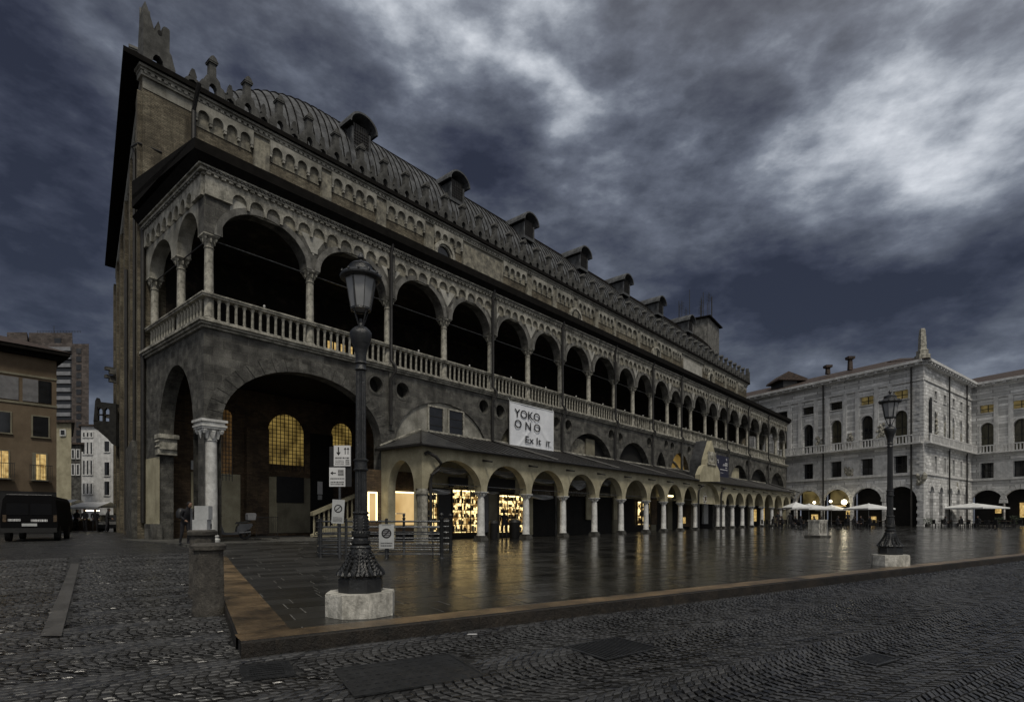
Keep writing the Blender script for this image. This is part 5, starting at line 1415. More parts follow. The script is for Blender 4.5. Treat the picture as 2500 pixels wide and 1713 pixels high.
def facade(Fr, L, cols, small, mid=True, lit=(), seed=0, garch=1.15, wsc=1.0, arches=None, sculpt=True):
    ops = []; T = .45
    for px in cols:
        k = Fr.k(px); ops.append(rect_op(k-.95*wsc, k+.95*wsc, Zs['sm0'], Zs['sm1']))
        ops.append(arch_op(k-.85*wsc, k+.85*wsc, Zs['balb']+.1, Zs['ar1']-.85, .85))
        ops.append(rect_op(k-.85*wsc, k+.85*wsc, Zs['re0'], Zs['re1']))
    for px in (arches or cols):
        k = Fr.k(px); ops.append(arch_op(k-garch, k+garch, -1, Zs['ga']-garch*1.0, garch*1.0))
    b = arch_wall(MB(), 0, L, -.1, Zs['cor'], 0, -T, ops, conv=Fr.cv(), N=14); b.build('facade', M['palace'], wpal)
    tr_ = MB()
    Fr.box(tr_, -.05, L+.05, .0, .18, Zs['st'], Zs['st']+.35); Fr.box(tr_, -.05, L+.05, .0, .25, Zs['balb']-.35, Zs['balb']-.10)
    Fr.box(tr_, -.1, L+.1, .0, .85, Zs['balb']-.10, Zs['balb']+.12)
    Fr.box(tr_, -.05, L+.05, .0, .16, Zs['sm1']+.9, Zs['sm1']+1.15)
    Fr.box(tr_, -.1, L+.1, .0, .5, Zs['cor']-.45, Zs['cor']-.15); Fr.box(tr_, -.2, L+.2, -.3, .95, Zs['cor']-.15, Zs['cor']+.2)
    k = .3
    while k < L: Fr.box(tr_, k, k+.35, .5, .85, Zs['cor']-.42, Zs['cor']-.16); k += 1.3
    tr_.build('cornice_moulding', M['palacesm'], wpal)
    bl = MB(); Fr.box(bl, 0, L, .62, .80, Zs['balt']-.05, Zs['balt']+.10)
    k = .15
    while k < L:
        wd = .16 if int(k/.42) % 9 else .42
        Fr.box(bl, k, k+wd, .65, .78, Zs['balb']+.121, Zs['balt']-.05); k += .42 if wd < .3 else .7
    bl.build('balcony', M['palacesm'], wpal)
    pl = MB()
    cs = sorted(Fr.k(p) for p in cols)
    mids = [(cs[i]+cs[i+1])/2 for i in range(len(cs)-1)]
    for m_ in mids:
        for dx in (-.9, .9): 
            if wsc > .8: Fr.box(pl, m_+dx-.28, m_+dx+.28, .0, .14, Zs['balb']+.12, Zs['sm1']+.9)
        if wsc > .8: Fr.box(pl, m_-1.2, m_+1.2, .0, .08, Zs['re0']+.1, Zs['re1']+.0)
    if pl.v: pl.build('pilasters', M['palacesm'], wpal)
    rnd = random.Random(seed)
    for i, px in enumerate(cols):
        k = Fr.k(px); W1 = .95*wsc; W2 = .85*wsc
        def win(k0, k1, z0, z1, m, arch=False, bars=(1,1)):
            mb = MB(); Fr.box(mb, k0, k1, -T, -T+.02, z0, z1); 
            fr = MB(); q = .14
            if not arch:
                Fr.box(fr, k0-q, k0, -.02, .09, z0-q, z1+q); Fr.box(fr, k1, k1+q, -.02, .09, z0-q, z1+q); Fr.box(fr, k0, k1, -.02, .09, z1, z1+q); Fr.box(fr, k0, k1, -.02, .12, z0-q, z0)
            else:
                Fr.box(fr, k0-q, k0, -.02, .07, z0, z1-.85); Fr.box(fr, k1, k1+q, -.02, .07, z0, z1-.85)
                for j in range(8):
                    a0_, a1_ = PI*j/8, PI*(j+1)/8; c = (k0+k1)/2; r = (k1-k0)/2
                    qd = [Fr.w(c-r_*math.cos(a_), .07, z1-.85+r_*math.sin(a_)*(.85/r if r else 1)) for a_ in (a0_, a1_) for r_ in (r, r+q)]
                    fr.quad(qd[0], qd[2], qd[3], qd[1])
            o = fr.build('window', M['palacesm'], wpal)
            mb.build('pane', M[m], o)
            g = MB(); cx_ = (k0+k1)/2; Fr.box(g, cx_-.05, cx_+.05, -T+.02, -T+.08, z0, z1); Fr.box(g, k0, k1, -T+.02, -T+.07, z0+(z1-z0)*.5-.05, z0+(z1-z0)*.5+.05); g.build('glazing_bars', M['pipe'], o)
        win(k-W1, k+W1, Zs['sm0'], Zs['sm1'], 'litdim' if i in lit else 'glass')
        win(k-W2, k+W2, Zs['balb']+.1, Zs['ar1'], 'curtain' if rnd.random() < .6 else 'glass', True)
        win(k-W2, k+W2, Zs['re0'], Zs['re1'], 'curtain2' if rnd.random() < .5 else 'glass')
    for px in (arches or cols):
        k = Fr.k(px)
        mb = MB(); Fr.box(mb, k-garch-.05, k+garch+.05, -1.6, -1.5, -.1, Zs['ga']+.1); o = mb.build('ground_arch_recess', M['dark'], wpal)
        mb = MB(); n = 12
        for j in range(n):
            if j in (5, 6): rr = .75
            else: rr = .5
            a0_, a1_ = PI*(j+.06)/n, PI*(j+.94)/n; zs = Zs['ga']-garch
            p = [(k-r_*math.cos(a_), zs+r_*math.sin(a_)) for a_, r_ in ((a0_, garch), (a1_, garch), (a1_, garch+rr), (a0_, garch+rr))]
            v = [Fr.w(x, .001, z) for x, z in p] + [Fr.w(x, .10, z) for x, z in p]
            mb.add(v, [(4,5,6,7),(0,1,5,4),(1,2,6,5),(2,3,7,6),(3,0,4,7)])
        mb.build('arch_voussoirs', M['palacesm'], wpal)
M['litdim'] = emit('dim_office_light', (.8,.62,.22), .16, ((.15,.11,.03), (.9,.68,.25), (.8,.8,.8), 'noise'))
M['curtain'] = mat('curtained_glass', (.035,.033,.022), (.075,.07,.045), 1.5, .25, .0, spec=.6)
M['curtain2'] = mat('dark_curtained_glass', (.012,.012,.013), (.045,.045,.047), .9, .3, .0, spec=.6)
facade(FA, LA, [2199, 2116.5, 2041.5, 1973, 1910, 1853], 0, lit=(0,1), seed=1, garch=2.05)
facade(FB, kB, [2283, 2306, 2327, 2345.5, 2363], 0, seed=2, garch=.75, wsc=.62, arches=[2274, 2297, 2320, 2339, 2358])
facade(FC, LC, [2410, 2492, 2590], 0, lit=(0,1), seed=3, garch=2.1)
# ornaments: trophies, coats of arms
def ornament(Fr, px, yt, yb, w, seed, m='palacesm'):
    rnd = random.Random(seed); k = Fr.k(px); z0, z1 = fz(yb), fz(yt); mb = MB()
    for i in range(16):
        r = rnd.uniform(.10,.26)*w; kk = k+rnd.uniform(-.42,.42)*w; zz = z0+(z1-z0)*(i+.5)/16
        p = Fr.w(kk, .02, zz); mb.lathe([(r*.3,-r*1.3),(r,-r*.3),(r*.9,r*.4),(r*.2,r*1.3)], cx=p[0], cy=p[1], n=7, M=Matrix.Translation((0,0,zz)))
    mb.build('carved_ornament', M['ringstone'] if False else M['trim'], wpal)
for i, (px, yt, yb, w) in enumerate(((2002,1032,1078,1.1), (2074,1034,1066,1.0), (2151,1020,1056,1.1), (2073,1128,1150,1.3))): ornament(FA, px, yt, yb, w, i)
for i, (px, yt, yb, w) in enumerate(((2286,995,1070,.9), (2306,1010,1066,.6), (2326,1020,1070,.6), (2346,1030,1070,.5), (2361,1040,1080,.6), (2337,1166,1186,.6))): ornament(FB, px, yt, yb, w, 20+i)
ornament(FA, 2249, 1155, 1180, 1.3, 40); ornament(FA, 1935, 1180, 1205, 1.2, 41)
# banners / reliefs hung on the corner side
mb = MB(); k = FB.k(2268); FB.box(mb, k-.2, k+.55, .15, .22, fz(1068), fz(965)); mb.build('hanging_flag', M['black'], wpal)
# quoins
q = MB(); z = .1; i = 0
while z < Zs['cor']-.8:
    w_ = .45 if i % 2 else .8; FA.box(q, -.04, w_, .0, .07, z, z+.40); FB.box(q, -.04, w_, .0, .07, z, z+.40); z += .48; i += 1
q.build('quoins', M['palacesm'], wpal)
# roofs
def roofing(Fr, L, k0, depth, rise, name='tiled_roof'):
    z = Zs['cor']+.2; mb = MB()
    a = [Fr.w(k0-.9, .9, z), Fr.w(L, .9, z), Fr.w(L, -depth, z+rise), Fr.w(k0+depth*.9, -depth, z+rise), FB.w(7, .2, z), Fr.w(L, -depth*2, z)]
    mb.add(a, [(0,1,2,3), (3,2,5,4), (0,3,4), (1,5,2), (0,4,5,1)]); return mb.build(name, M['tile'], wpal)
roofing(FA, LA, 0, 6.5, 2.6)
mb = MB(); z = Zs['cor']+.2
v = [FB.w(-.9,.9,z), FB.w(kB+1,.9,z), FB.w(kB+1,-6,z+1.9), FB.w(5,-6,z+1.9)]
mb.add(v, [(0,1,2,3)]); mb.build('tiled_roof', M['tile'], wpal)
z = Zs['cor']+.2
mb = MB(); v = [FC.w(-6,.9,z), FC.w(LC,.9,z), FC.w(LC,-7,z+2.8), FC.w(-2,-7,z+2.4)]
mb.add(v, [(0,1,2,3)]); mb.build('tiled_roof', M['tile'], wpal)
def roofthing(px, yt, yb, w, name, m, cap=True):
    k = FA.k(px); p = FA.w(k, -4.5, 0); Z = p[1]+PC.y; z0, z1 = hz(yb+8, Z), hz(yt, Z); mb = MB()
    k = FA.k(px); X_, Y_ = wxy(px, Z); lx, ly = X_-PC.x, Y_-PC.y
    mb.lathe([(w*.5,z0),(w*.42,z0+(z1-z0)*.7),(w*.4,z1-.5),(w*.85,z1-.35),(w*.9,z1)] , cx=lx, cy=ly, n=4 if cap else 8, ph=.5); mb.build(name, m, wpal)
roofthing(2021, 892, 905, .8, 'chimney', M['tile']); roofthing(2075.5, 871, 896, .8, 'chimney', M['tile'])
# roof dormer at left, obelisk at the corner
X_, Y_ = wxy(1918, 96); lx, ly = X_-PC.x, Y_-PC.y; z_ = hz(930, 96)
mb = MB(); mb.box(lx-1.1, lx+1.2, ly-1.5, ly+3, z_-2.2, z_); mb.build('roof_dormer', M['black'], wpal)
mb = MB(); mb.prism([(lx-2.0,z_-.2),(lx+2.6,z_-.3),(lx+2.8,z_),(lx-.4,z_+1.2),(lx-1.9,z_+.1)], ly-1.9, ly+3, 'y'); mb.build('roof_dormer', M['tile'], wpal)
p = FA.w(.4, -.6, 0); z0 = Zs['cor']+.2
mb = MB(); mb.lathe([(.95,z0),(.95,z0+.8),(.72,z0+.9),(.72,z0+1.3),(.78,z0+1.4),(.52,z0+1.55),(.46,z0+3.2),(.36,z0+4.2),(.28,z0+4.4)], cx=p[0], cy=p[1], n=4, ph=.4)
mb.build('obelisk', M['trim'], wpal)
for Fr, px in ((FA, 2227), (FA, 2012), (FB, 2313), (FB, 2356)):
    k = Fr.k(px); a, b = Fr.w(k, .25, .3), Fr.w(k, .25, Zs['cor']-.5); MB().tube([a, b], .11, 6).build('rain_pipe', M['pipe'], wpal)
# lamps glowing inside the ground arches
def ball(px, py, Z, r, name, m, parent=None, off=(0,0,0)):
    X, Y = wxy(px, Z); z = hz(py, Z); mb = MB(); n = 10
    mb.lathe([(r*math.sin(PI*i/8), z-r*math.cos(PI*i/8)) for i in range(9)], cx=X-off[0], cy=Y-off[1], n=n)
    return mb.build(name, m, parent, smooth=True)
for k_, (px, w) in enumerate(((1972, 1.2), (2041, .9))):
    k = FA.k(px); mb = MB(); FA.box(mb, k-1.6, k+1.6, -1.48, -1.3, Zs['ga']-2.2, Zs['ga']-.1); mb.build('lit_vault', M['litdim'], wpal)
    mb = MB(); FA.box(mb, k-w, k+w, -1.1, -.95, Zs['ga']-2.6, Zs['ga']-2.4); mb.build('strip_light', M['lit'], wpal)
b_ = ball(2061, 1225, 84, .38, 'globe_light', M['lamp'], wpal, (PC.x, PC.y))
b_ = ball(2028, 1223, 86, .20, 'globe_light', M['lamp'], wpal, (PC.x, PC.y))
b_ = ball(1988, 1226, 88, .20, 'globe_light', M['lamp'], wpal, (PC.x, PC.y))
for px, w, h0, h1 in ((1978,.5,1255,1285), (2062,.4,1245,1265), (2122,.3,1260,1275), (2429,.35,1238,1252), (2499,.8,1226,1262)):
    Fr = FA if px < 2254 else FC; k = Fr.k(px); zz = Fr.O + Fr.d*k; mb = MB(); Fr.box(mb, k-w, k+w, -1.3, -1.1, hz(h1, zz.y), hz(h0, zz.y)); mb.build('lit_shop_door', M['lit'], wpal)

# ================================================================== stone tower behind the hall
TZ = 118.0
def boxpx(mb, x0, x1, yt, yb, Z, th, off):
    X0, _ = wxy(x0, Z); X1, _ = wxy(x1, Z); mb.box(X0-off[0], X1-off[0], Z-off[1], Z+th-off[1], hz(yb, Z) if yb is not None else 0, hz(yt, Z)); return mb
X0, Y0 = wxy(1696, TZ)
tw = thing('stone_tower', 'square stone tower with aerials on its roof rising behind the battlements', 'tower', (X0, Y0, 0), R(-35))
twb = MB(); hw_ = 3.9; zt_ = hz(797, TZ); twb.box(-hw_, hw_, -hw_, hw_, 0, zt_); twb.build('wall', M['ringstone'], tw)
MB().lathe([(hw_*1.62,zt_),(hw_*1.62,zt_+.25),(.3,zt_+1.8)], n=4, ph=.5).build('roof', M['eave'], tw)
an = MB(); rnd = random.Random(4)
for i in range(13):
    x_, y_ = rnd.uniform(-3.4,3.4), rnd.uniform(-3.4,3.4); h = rnd.uniform(3.5,7); an.tube([(x_,y_,zt_),(x_,y_,zt_+h)], .06, 4)
    if i % 3 == 0:
        for q_ in range(5): an.tube([(x_-.5,y_,zt_+h-.5-q_*.3),(x_+.5,y_,zt_+h-.5-q_*.3)], .03, 4)
an.build('aerials', M['pipe'], tw)
# ================================================================== street on the left
OC = Vector(wxy(138, 38.0)); och = thing('ochre_house', 'ochre plastered house with two lit windows above a dark arcade at the left edge', 'building', (OC.x, OC.y, 0), ROT)
# its front runs along the palazzo axis: local -x is along the front to the left, +y into the house
def oz(y): return hz(y, 37.5)
def ok(px): return on_line(px, OC, Vector((EX, EY)))   # negative to the left
b = MB(); b.box(-14, 0, 0, 9, oz(1200), oz(865)); b.build('wall', M['ochre'], och)
b = MB(); b.box(-14, .0, -.02, .5, 0, oz(1200)-.01) ; b.build('arcade_front', M['black'], och)
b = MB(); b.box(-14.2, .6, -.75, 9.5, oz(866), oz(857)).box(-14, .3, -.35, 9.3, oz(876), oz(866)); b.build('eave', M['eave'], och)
b = MB(); b.add([(-14.2,-.8,oz(857)),(.7,-.8,oz(857)),(-1.5,4.5,oz(857)+1.6),(-14.2,4.5,oz(857)+1.6),(.7,9.6,oz(857)),(-14.2,9.6,oz(857))], [(0,1,2,3),(1,4,2),(3,2,4,5),(0,3,5)]); b.build('tiled_roof', M['tile'], och)
b = MB(); b.box(-14, .03, -.06, .0, oz(992), oz(987)).box(-14,.03,-.06,0,oz(925),oz(920)); b.build('string_course', M['creamdim'], och)
for xa, xb in ((-80,45), (55,93), (94,125)):
    k0, k1 = ok(xa), ok(xb); o = MB().box(k0, k1, -.05, -.004, oz(984), oz(930)).build('window', M['shutter'] if xb < 100 else M['glass'], och)
for k, (xa, xb, yt, yb, m) in enumerate(((-15,25,1016,1064,'glass'), (80,118,1018,1067,'glass'), (-15,20,1107,1170,'lit'), (82,112,1109,1171,'lit'))):
    k0, k1 = ok(xa), ok(xb); f = MB(); q = .08
    f.box(k0-q,k0,-.05,.0,oz(yb)-q,oz(yt)+q).box(k1,k1+q,-.05,0,oz(yb)-q,oz(yt)+q).box(k0,k1,-.05,0,oz(yt),oz(yt)+q).box(k0-q*1.5,k1+q*1.5,-.12,0,oz(yb)-q,oz(yb)-.001)
    f = f.build('window', M['creamdim'], och); MB().box(k0,k1,-.03,-.002,oz(yb),oz(yt)).build('pane', M[m], f)
    if m == 'lit':
        g = MB(); c_ = (k0+k1)/2; g.box(c_-.02,c_+.02,-.05,-.032,oz(yb),oz(yt)); g.box(k0,k0+.12,-.05,-.032,oz(yb),oz(yt)); g.build('curtain', M['creamdim'], f)
        r_ = MB()
        for i in range(14): x_ = k0-.25+(k1-k0+.5)*i/13; r_.box(x_-.01,x_+.01,-.45,-.43,oz(yb),oz(yb)+.9)
        r_.box(k0-.27,k1+.27,-.46,-.42,oz(yb)+.9,oz(yb)+.94).box(k0-.27,k1+.27,-.46,-.05,oz(yb)-.12,oz(yb)-.09); r_.build('balcony_railing', M['iron'], f)
# far buildings down the street
def plain_house(name, label, x0, x1, yt, Z, th, mwall, mroof, wins, rz=0, group=None, eave=.4, zb=0):
    X0, _ = wxy(x0, Z); X1, _ = wxy(x1, Z); t = thing(name, label, 'building', (X0, Z, 0), rz, group); w_ = X1-X0; zt_ = hz(yt, Z)
    k_ = ((x1-CX)/F); Sh = Matrix(((1,k_*1.02,0,0),(0,1,0,0),(0,0,1,0),(0,0,0,1)))
    MB().box(0, w_, 0, th, 0, zt_, Sh).build('wall', mwall, t)
    MB().box(-eave, w_+eave, -eave, th+eave, zt_, zt_+.25, Sh).build('roof', mroof, t)
    for (xa, xb, ya, yb, m) in wins:
        A, B = wxy(xa, Z)[0]-X0, wxy(xb, Z)[0]-X0; zb_, zt2 = hz(yb, Z), hz(ya, Z); q = .1*Z/60
        f = MB().box(A-q,A,-.12,.0,zb_-q,zt2+q).box(B,B+q,-.12,0,zb_-q,zt2+q).box(A,B,-.12,0,zt2,zt2+q).box(A,B,-.15,0,zb_-q,zb_).build('window', M['palacesm'], t)
        MB().box(A,B,-.06,-.003,zb_,zt2).build('pane', M[m], f)
    return t
plain_house('narrow_house', 'narrow cream house front between the ochre house and the grey side street', 138, 174, 1032, 62, 10, M['cream'], M['tile'], [(150,160,1050,1062,'glass')])
plain_house('side_house', 'grey shaded house with dark shutters behind the market stalls', 172, 199, 1085, 80, 8, M['rubble'], M['tile'], [(177,182,1098,1118,'glass'),(189,194,1098,1118,'glass'),(177,182,1134,1158,'glass'),(189,194,1134,1158,'glass')])
wh = plain_house('white_house', 'pale white house with rows of dark windows at the end of the side street', 198, 300, 1040, 92, 12, M['palacesm'], M['tile'],
    [(x, x+4, y0, y1, 'glass') for x in (204,213,222) for (y0, y1) in ((1056,1066),(1080,1108),(1124,1158),(1180,1205))] + [(x, x+12, y0, y1, 'glass') for x in (256,) for (y0, y1) in ((1077,1102),(1128,1160),(1175,1208))])
# tall apartment tower
tX, _ = wxy(17, 150); ap = thing('apartment_tower', 'tall brown apartment tower with stacked pale balconies behind the ochre house', 'tower', (tX, 150, 0), 0)
def apx(px): return wxy(px, 150)[0]-tX
def az_(y): return hz(y, 150)
Sh = Matrix(((1,-.76,0,0),(0,1,0,0),(0,0,1,0),(0,0,0,1)))
MB().box(apx(17), apx(66), 0, 12, 0, az_(811), Sh).box(apx(66), apx(175), 1.2, 12, 0, az_(834), Sh).box(apx(175), apx(217), .4, 12, 0, az_(838), Sh).box(apx(68), apx(176), 3, 12, az_(834), az_(803), Sh).build('wall', M['tower'], ap)
b = MB()
for k in range(14):
    y = 846+k*20; b.box(apx(72), apx(170), .2, 1.19, az_(y+9), az_(y))
b.build('balconies', M['towerlt'], ap)
for k in range(13):
    y = 846+k*20
    MB().box(apx(72)+.3, apx(170)-.3, 1.10, 1.18, az_(y+19.5), az_(y+9.2)).build('window', M['glass'], ap)
    MB().box(apx(184), apx(196), .30, .398, az_(y+16), az_(y+3)).build('window', M['glass'] if k % 3 else M['curtain2'], ap)
    MB().box(apx(30), apx(44), -.10, -.002, az_(y+16), az_(y+3)).build('window', M['curtain2'], ap)
b = MB().box(apx(68), apx(176), 2.9, 3.0, az_(800), az_(799.4)); rnd = random.Random(8)
for i in range(16): x_ = apx(68)+(apx(176)-apx(68))*i/15; b.tube([(x_,3,az_(803)),(x_,3,az_(798))], .05, 4)
b.tube([(apx(102),4,az_(803)),(apx(102),4,az_(783))], .08, 4); b.build('roof_railing', M['pipe'], ap)
MB().box(apx(112), apx(128), 2.8, 2.98, az_(831), az_(817)).build('window', M['glass'], ap)
# ================================================================== lamp posts
def lamp_post(label, px, Z, rz=0.0, lit=False):
    X, Y = wxy(px, Z); z0 = zp(X, Y); t = thing('street_lamp', label, 'street lamp', (X, Y, z0), rz, 'cast iron lamp posts on the square')
    b = MB(); n = 8
    o = [(.40*1.06*math.cos(PI*(k+.5)/4), .40*1.06*math.sin(PI*(k+.5)/4)) for k in range(8)]
    b.prism(o, .002, .262, 'z'); b.prism([(x*.985, y*.985) for x, y in o], .262, .278, 'z'); b.build('stone_base', M['concrete'], t)
    b = MB(); n = 8
    o = [(.272*math.cos(PI*(k+.5)/4), .272*math.sin(PI*(k+.5)/4)) for k in range(8)]
    b.prism(o, .278, .44, 'z'); b.prism([(x*.93, y*.93) for x, y in o], .44, .47, 'z'); b.build('plinth', M['iron'], t)
    b = MB().lathe([(.245,.465),(.24,.50),(.205,.545),(.165,.60),(.140,.68),(.128,.76),(.118,.80),(.128,.815),(.12,.83),(.10,.845)], n=28)
    # acanthus leaves curling up the bell
    for row, (rz0, rz1, n_) in enumerate(((.50,.72,8), (.50,.80,8))):
        for k in range(n_):
            a = 2*PI*(k+.5*row)/n_; ca, sa = math.cos(a), math.sin(a)
            for j in range(7):
                u = j/6; z = rz0+(rz1-rz0)*(1-u); r = .125+.125*max(0,(0.80-z)/.30)**1.6
                w = .030*(.4+u)*(1.1-.3*row); 
                for sgn in (-1, 1):
                    da = sgn*(.10+.10*u)
                    x_, y_ = (r+.006)*math.cos(a+da), (r+.006)*math.sin(a+da)
                    b.lathe([(.002,-w*1.2),(w*.75,-w*.3),(w*.6,w*.5),(.002,w*1.4)], n=5, M=Matrix.Translation((x_, y_, z)) @ Matrix.Rotation(-.5*sgn, 4, Vector((ca, sa, 0))))
            b.lathe([(.001,-.02),(.035,.0),(.028,.03),(.002,.05)], cx=.262*ca, cy=.262*sa, n=6, M=Matrix.Translation((0,0,.485)))
    b.build('leaf_bell', M['iron'], t, smooth=True)
    b = MB().lathe([(.09,.845),(.115,.86),(.118,.895),(.09,.905),(.085,.93),(.105,.945),(.112,.985),(.092,1.0),(.088,1.01)], n=24)
    for k in range(18): a = 2*PI*k/18; b.lathe([(.002,-.012),(.013,0),(.002,.012)], cx=.108*math.cos(a), cy=.108*math.sin(a), n=5, M=Matrix.Translation((0,0,1.005)))
    b.build('collar', M['iron'], t, smooth=True)
    b = MB().lathe([(.082,1.01),(.088,1.06),(.082,1.16),(.078,1.21),(.092,1.225),(.09,1.245),(.07,1.255)], n=20)
    for k in range(6):
        a = 2*PI*k/6
        for j in range(5):
            z = 1.04+.035*j; b.lathe([(.002,-.02),(.018*(1.2-j*.15),0),(.002,.025)], cx=.086*math.cos(a), cy=.086*math.sin(a), n=5, M=Matrix.Translation((0,0,z)))
    for k in range(12): a = 2*PI*k/12; b.lathe([(.002,-.012),(.014,0),(.002,.012)], cx=.09*math.cos(a), cy=.09*math.sin(a), n=5, M=Matrix.Translation((0,0,1.235)))
    b.build('leaf_sleeve', M['iron'], t, smooth=True)
    b = MB(); n = 16                                    # fluted shaft in two lengths
    for (za, zb, ra, rb) in ((1.25,1.755,.070,.068), (1.88,2.98,.064,.056)):
        pr = []
        for k in range(n*2): a = PI*k/n; pr.append((a, 1.0 if k % 2 else .88))
        v = [(ra*q*math.cos(a), ra*q*math.sin(a), za) for a, q in pr] + [(rb*q*math.cos(a), rb*q*math.sin(a), zb) for a, q in pr]
        m_ = len(pr); b.add(v, [(k,(k+1)%m_,m_+(k+1)%m_,m_+k) for k in range(m_)])
    b.build('shaft', M['iron'], t)
    b = MB().lathe([(.068,1.74),(.09,1.75),(.092,1.765),(.076,1.775),(.076,1.86),(.09,1.868),(.09,1.88),(.066,1.895)], n=24)
    b.build('shaft_band', M['iron'], t, smooth=True); b = MB()
    b.lathe([(.056,2.96),(.075,2.975),(.06,3.0),(.06,3.04),(.078,3.055),(.062,3.075),(.066,3.16),(.085,3.24),(.115,3.32),(.132,3.40),(.13,3.43),(.108,3.46),(.075,3.49),(.035,3.505),(.032,3.54),(.02,3.55)], n=28)
    b.build('post_capital', M['iron'], t, smooth=True)
    b = MB()
    for k in range(4): a = PI/4+PI*k/2; b.tube([(.025*math.cos(a),.025*math.sin(a),3.50),(.06*math.cos(a),.06*math.sin(a),3.58),(.105*math.cos(a),.105*math.sin(a),3.70)], .009, 5)
    b.tube([(0,0,3.5),(0,0,3.60)], .018, 6)
    b.build('cradle', M['iron'], t)
    L_ = thing('lantern', None, None) if False else None
    g = MB().lathe([(.118,3.712),(.190,4.09)], n=8, ph=.5, cap=False); g.lathe([(.001,3.714),(.110,3.714)], n=8, ph=.5, cap=False); g = g.build('lantern', M['frost'] if not lit else M['frost'], t)
    f = MB()
    for k in range(8):
        a = 2*PI*(k+.5)/8; f.tube([(.120*math.cos(a),.120*math.sin(a),3.70),(.193*math.cos(a),.193*math.sin(a),4.10)], .012 if k % 2 else .004, 5)
    f.lathe([(.100,3.70),(.122,3.70),(.122,3.725),(.100,3.725),(.100,3.70)], n=24, cap=False)
    f.build('glazing_frame', M['iron'], g)
    f = MB().lathe([(.17,4.075),(.205,4.065),(.245,4.085),(.25,4.105),(.225,4.14),(.165,4.165),(.145,4.18),(.135,4.225),(.14,4.24),(.11,4.265),(.05,4.285),(.022,4.30),(.02,4.32),(.038,4.34),(.038,4.36),(.022,4.38),(.006,4.41)], n=28)
    for k in range(12): a = 2*PI*k/12; f.lathe([(.002,-.018),(.018,0),(.006,.03)], cx=.235*math.cos(a), cy=.235*math.sin(a), n=5, M=Matrix.Translation((0,0,4.125)))
    f.build('lantern_roof', M['iron'], g, smooth=True)
    return t
lamp_post('tall black ornate lamp post in the foreground, its stone base beside the reddish kerb', 881, 6.93, R(8))
lamp_post('smaller-looking black lamp post on the right, standing before the white palace', 2173, 14.25, R(20))

# ================================================================== helper for small print on signs
def scribble(mb, x0, x1, z0, z1, y, rows, seed, h=.5):
    rnd = random.Random(seed)
    for r_ in range(rows):
        z = z1-(z1-z0)*(r_+.5)/rows; hh = (z1-z0)/rows*h/2; x = x0
        while x < x1-.004:
            w = rnd.uniform(.012,.04)*(x1-x0)*2.2; mb.box(x, min(x1, x+w), y-.0008, y, z-hh, z+hh); x += w+(x1-x0)*.03
def arrow(mb, cx, cz, L, w, y, ang):
    Mx = Matrix.Translation((cx, y, cz)) @ Matrix.Rotation(ang, 4, 'Y')
    mb.box(-w/2, w/2, -.001, 0, -L/2, L/2-.02, Mx); mb.prism([(-w*1.7,L/2-w*2.4),(0,L/2),(w*1.7,L/2-w*2.4),(w*1.2,L/2-w*3.3),(0,L/2-w*1.5),(-w*1.2,L/2-w*3.3)], -.001, 0, 'y', Mx)
def ring_xz(mb, cx, cz, r, w, y, n=28):
    for k in range(n):
        a0, a1 = 2*PI*k/n, 2*PI*(k+1)/n
        q = [(cx+rr*math.cos(a), y, cz+rr*math.sin(a)) for a in (a0, a1) for rr in (r-w, r)]
        mb.quad(q[0], q[2], q[3], q[1])
def no_parking(name, label, cat, loc, rz, w, h, face, seed, group=None, header=None):
    t = thing(name, label, cat, loc, rz, group)
    MB().box(-w/2, w/2, 0, .012, 0, h).build('panel', face, t)
    mb = MB(); r = w*.33; cz = h*.62
    ring_xz(mb, 0, cz, r, r*.26, -.0015); Mx = Matrix.Translation((0,-.0015,cz)) @ Matrix.Rotation(R(-45), 4, 'Y')
    mb.box(-r*.9, r*.9, -.0005, 0, -r*.11, r*.11, Mx); mb.build('no_parking_symbol', M['ink'], t)
    d = MB(); d.add([(r*.75*math.cos(2*PI*k/24), -.001, cz+r*.75*math.sin(2*PI*k/24)) for k in range(24)], [tuple(range(24))])
    d.build('symbol_field', M['signgrey'] if not header else M['shutter'], t)
    mb = MB(); scribble(mb, -w*.38, w*.38, h*.06, h*.27, -.002, 4 if not header else 2, seed); 
    if header: mb.box(-w*.3, w*.3, -.003, -.002, h*.955, h*.965)
    mb.build('small_print', M['ink'], t)
    return t
# ================================================================== railed stair well behind the near lamp
def RP(x, y): Z = HC*F/(y-HY); return wxy(x, Z)
ZF = 16.2
xr, xl = wxy(1078, ZF)[0], wxy(845, ZF)[0]; RB = 1.18
pen = thing('stairwell_railing', 'black iron railing with round-ended plan and ball-topped posts behind the near lamp', 'railing', (xr, ZF, .0), 0)
path = [(0, 0), (xl-xr, 0)]
for k in range(1, 13): a = PI*k/12; path.append((xl-xr-RB*math.sin(a), RB-RB*math.cos(a)))
path.append((0, 2*RB))
for i, z in enumerate((.17,.36,.55,.74,.93,1.10)):
    MB().tube([(x, y, z) for x, y in path], .022 if i < 5 else .028, 6).build('rail', M['ironwet'], pen, smooth=True)
pp_ = [(0,0,1), (wxy(943.5,ZF)[0]-xr,0,0), (xl-xr,0,0), (xl-xr-RB*.707, RB*.293, 0), (xl-xr-RB,RB,0), (xl-xr-RB*.707, RB*1.707, 0), (xl-xr,2*RB,0), (xl-xr+1.2, 2*RB, 1), (0,2*RB,1)]
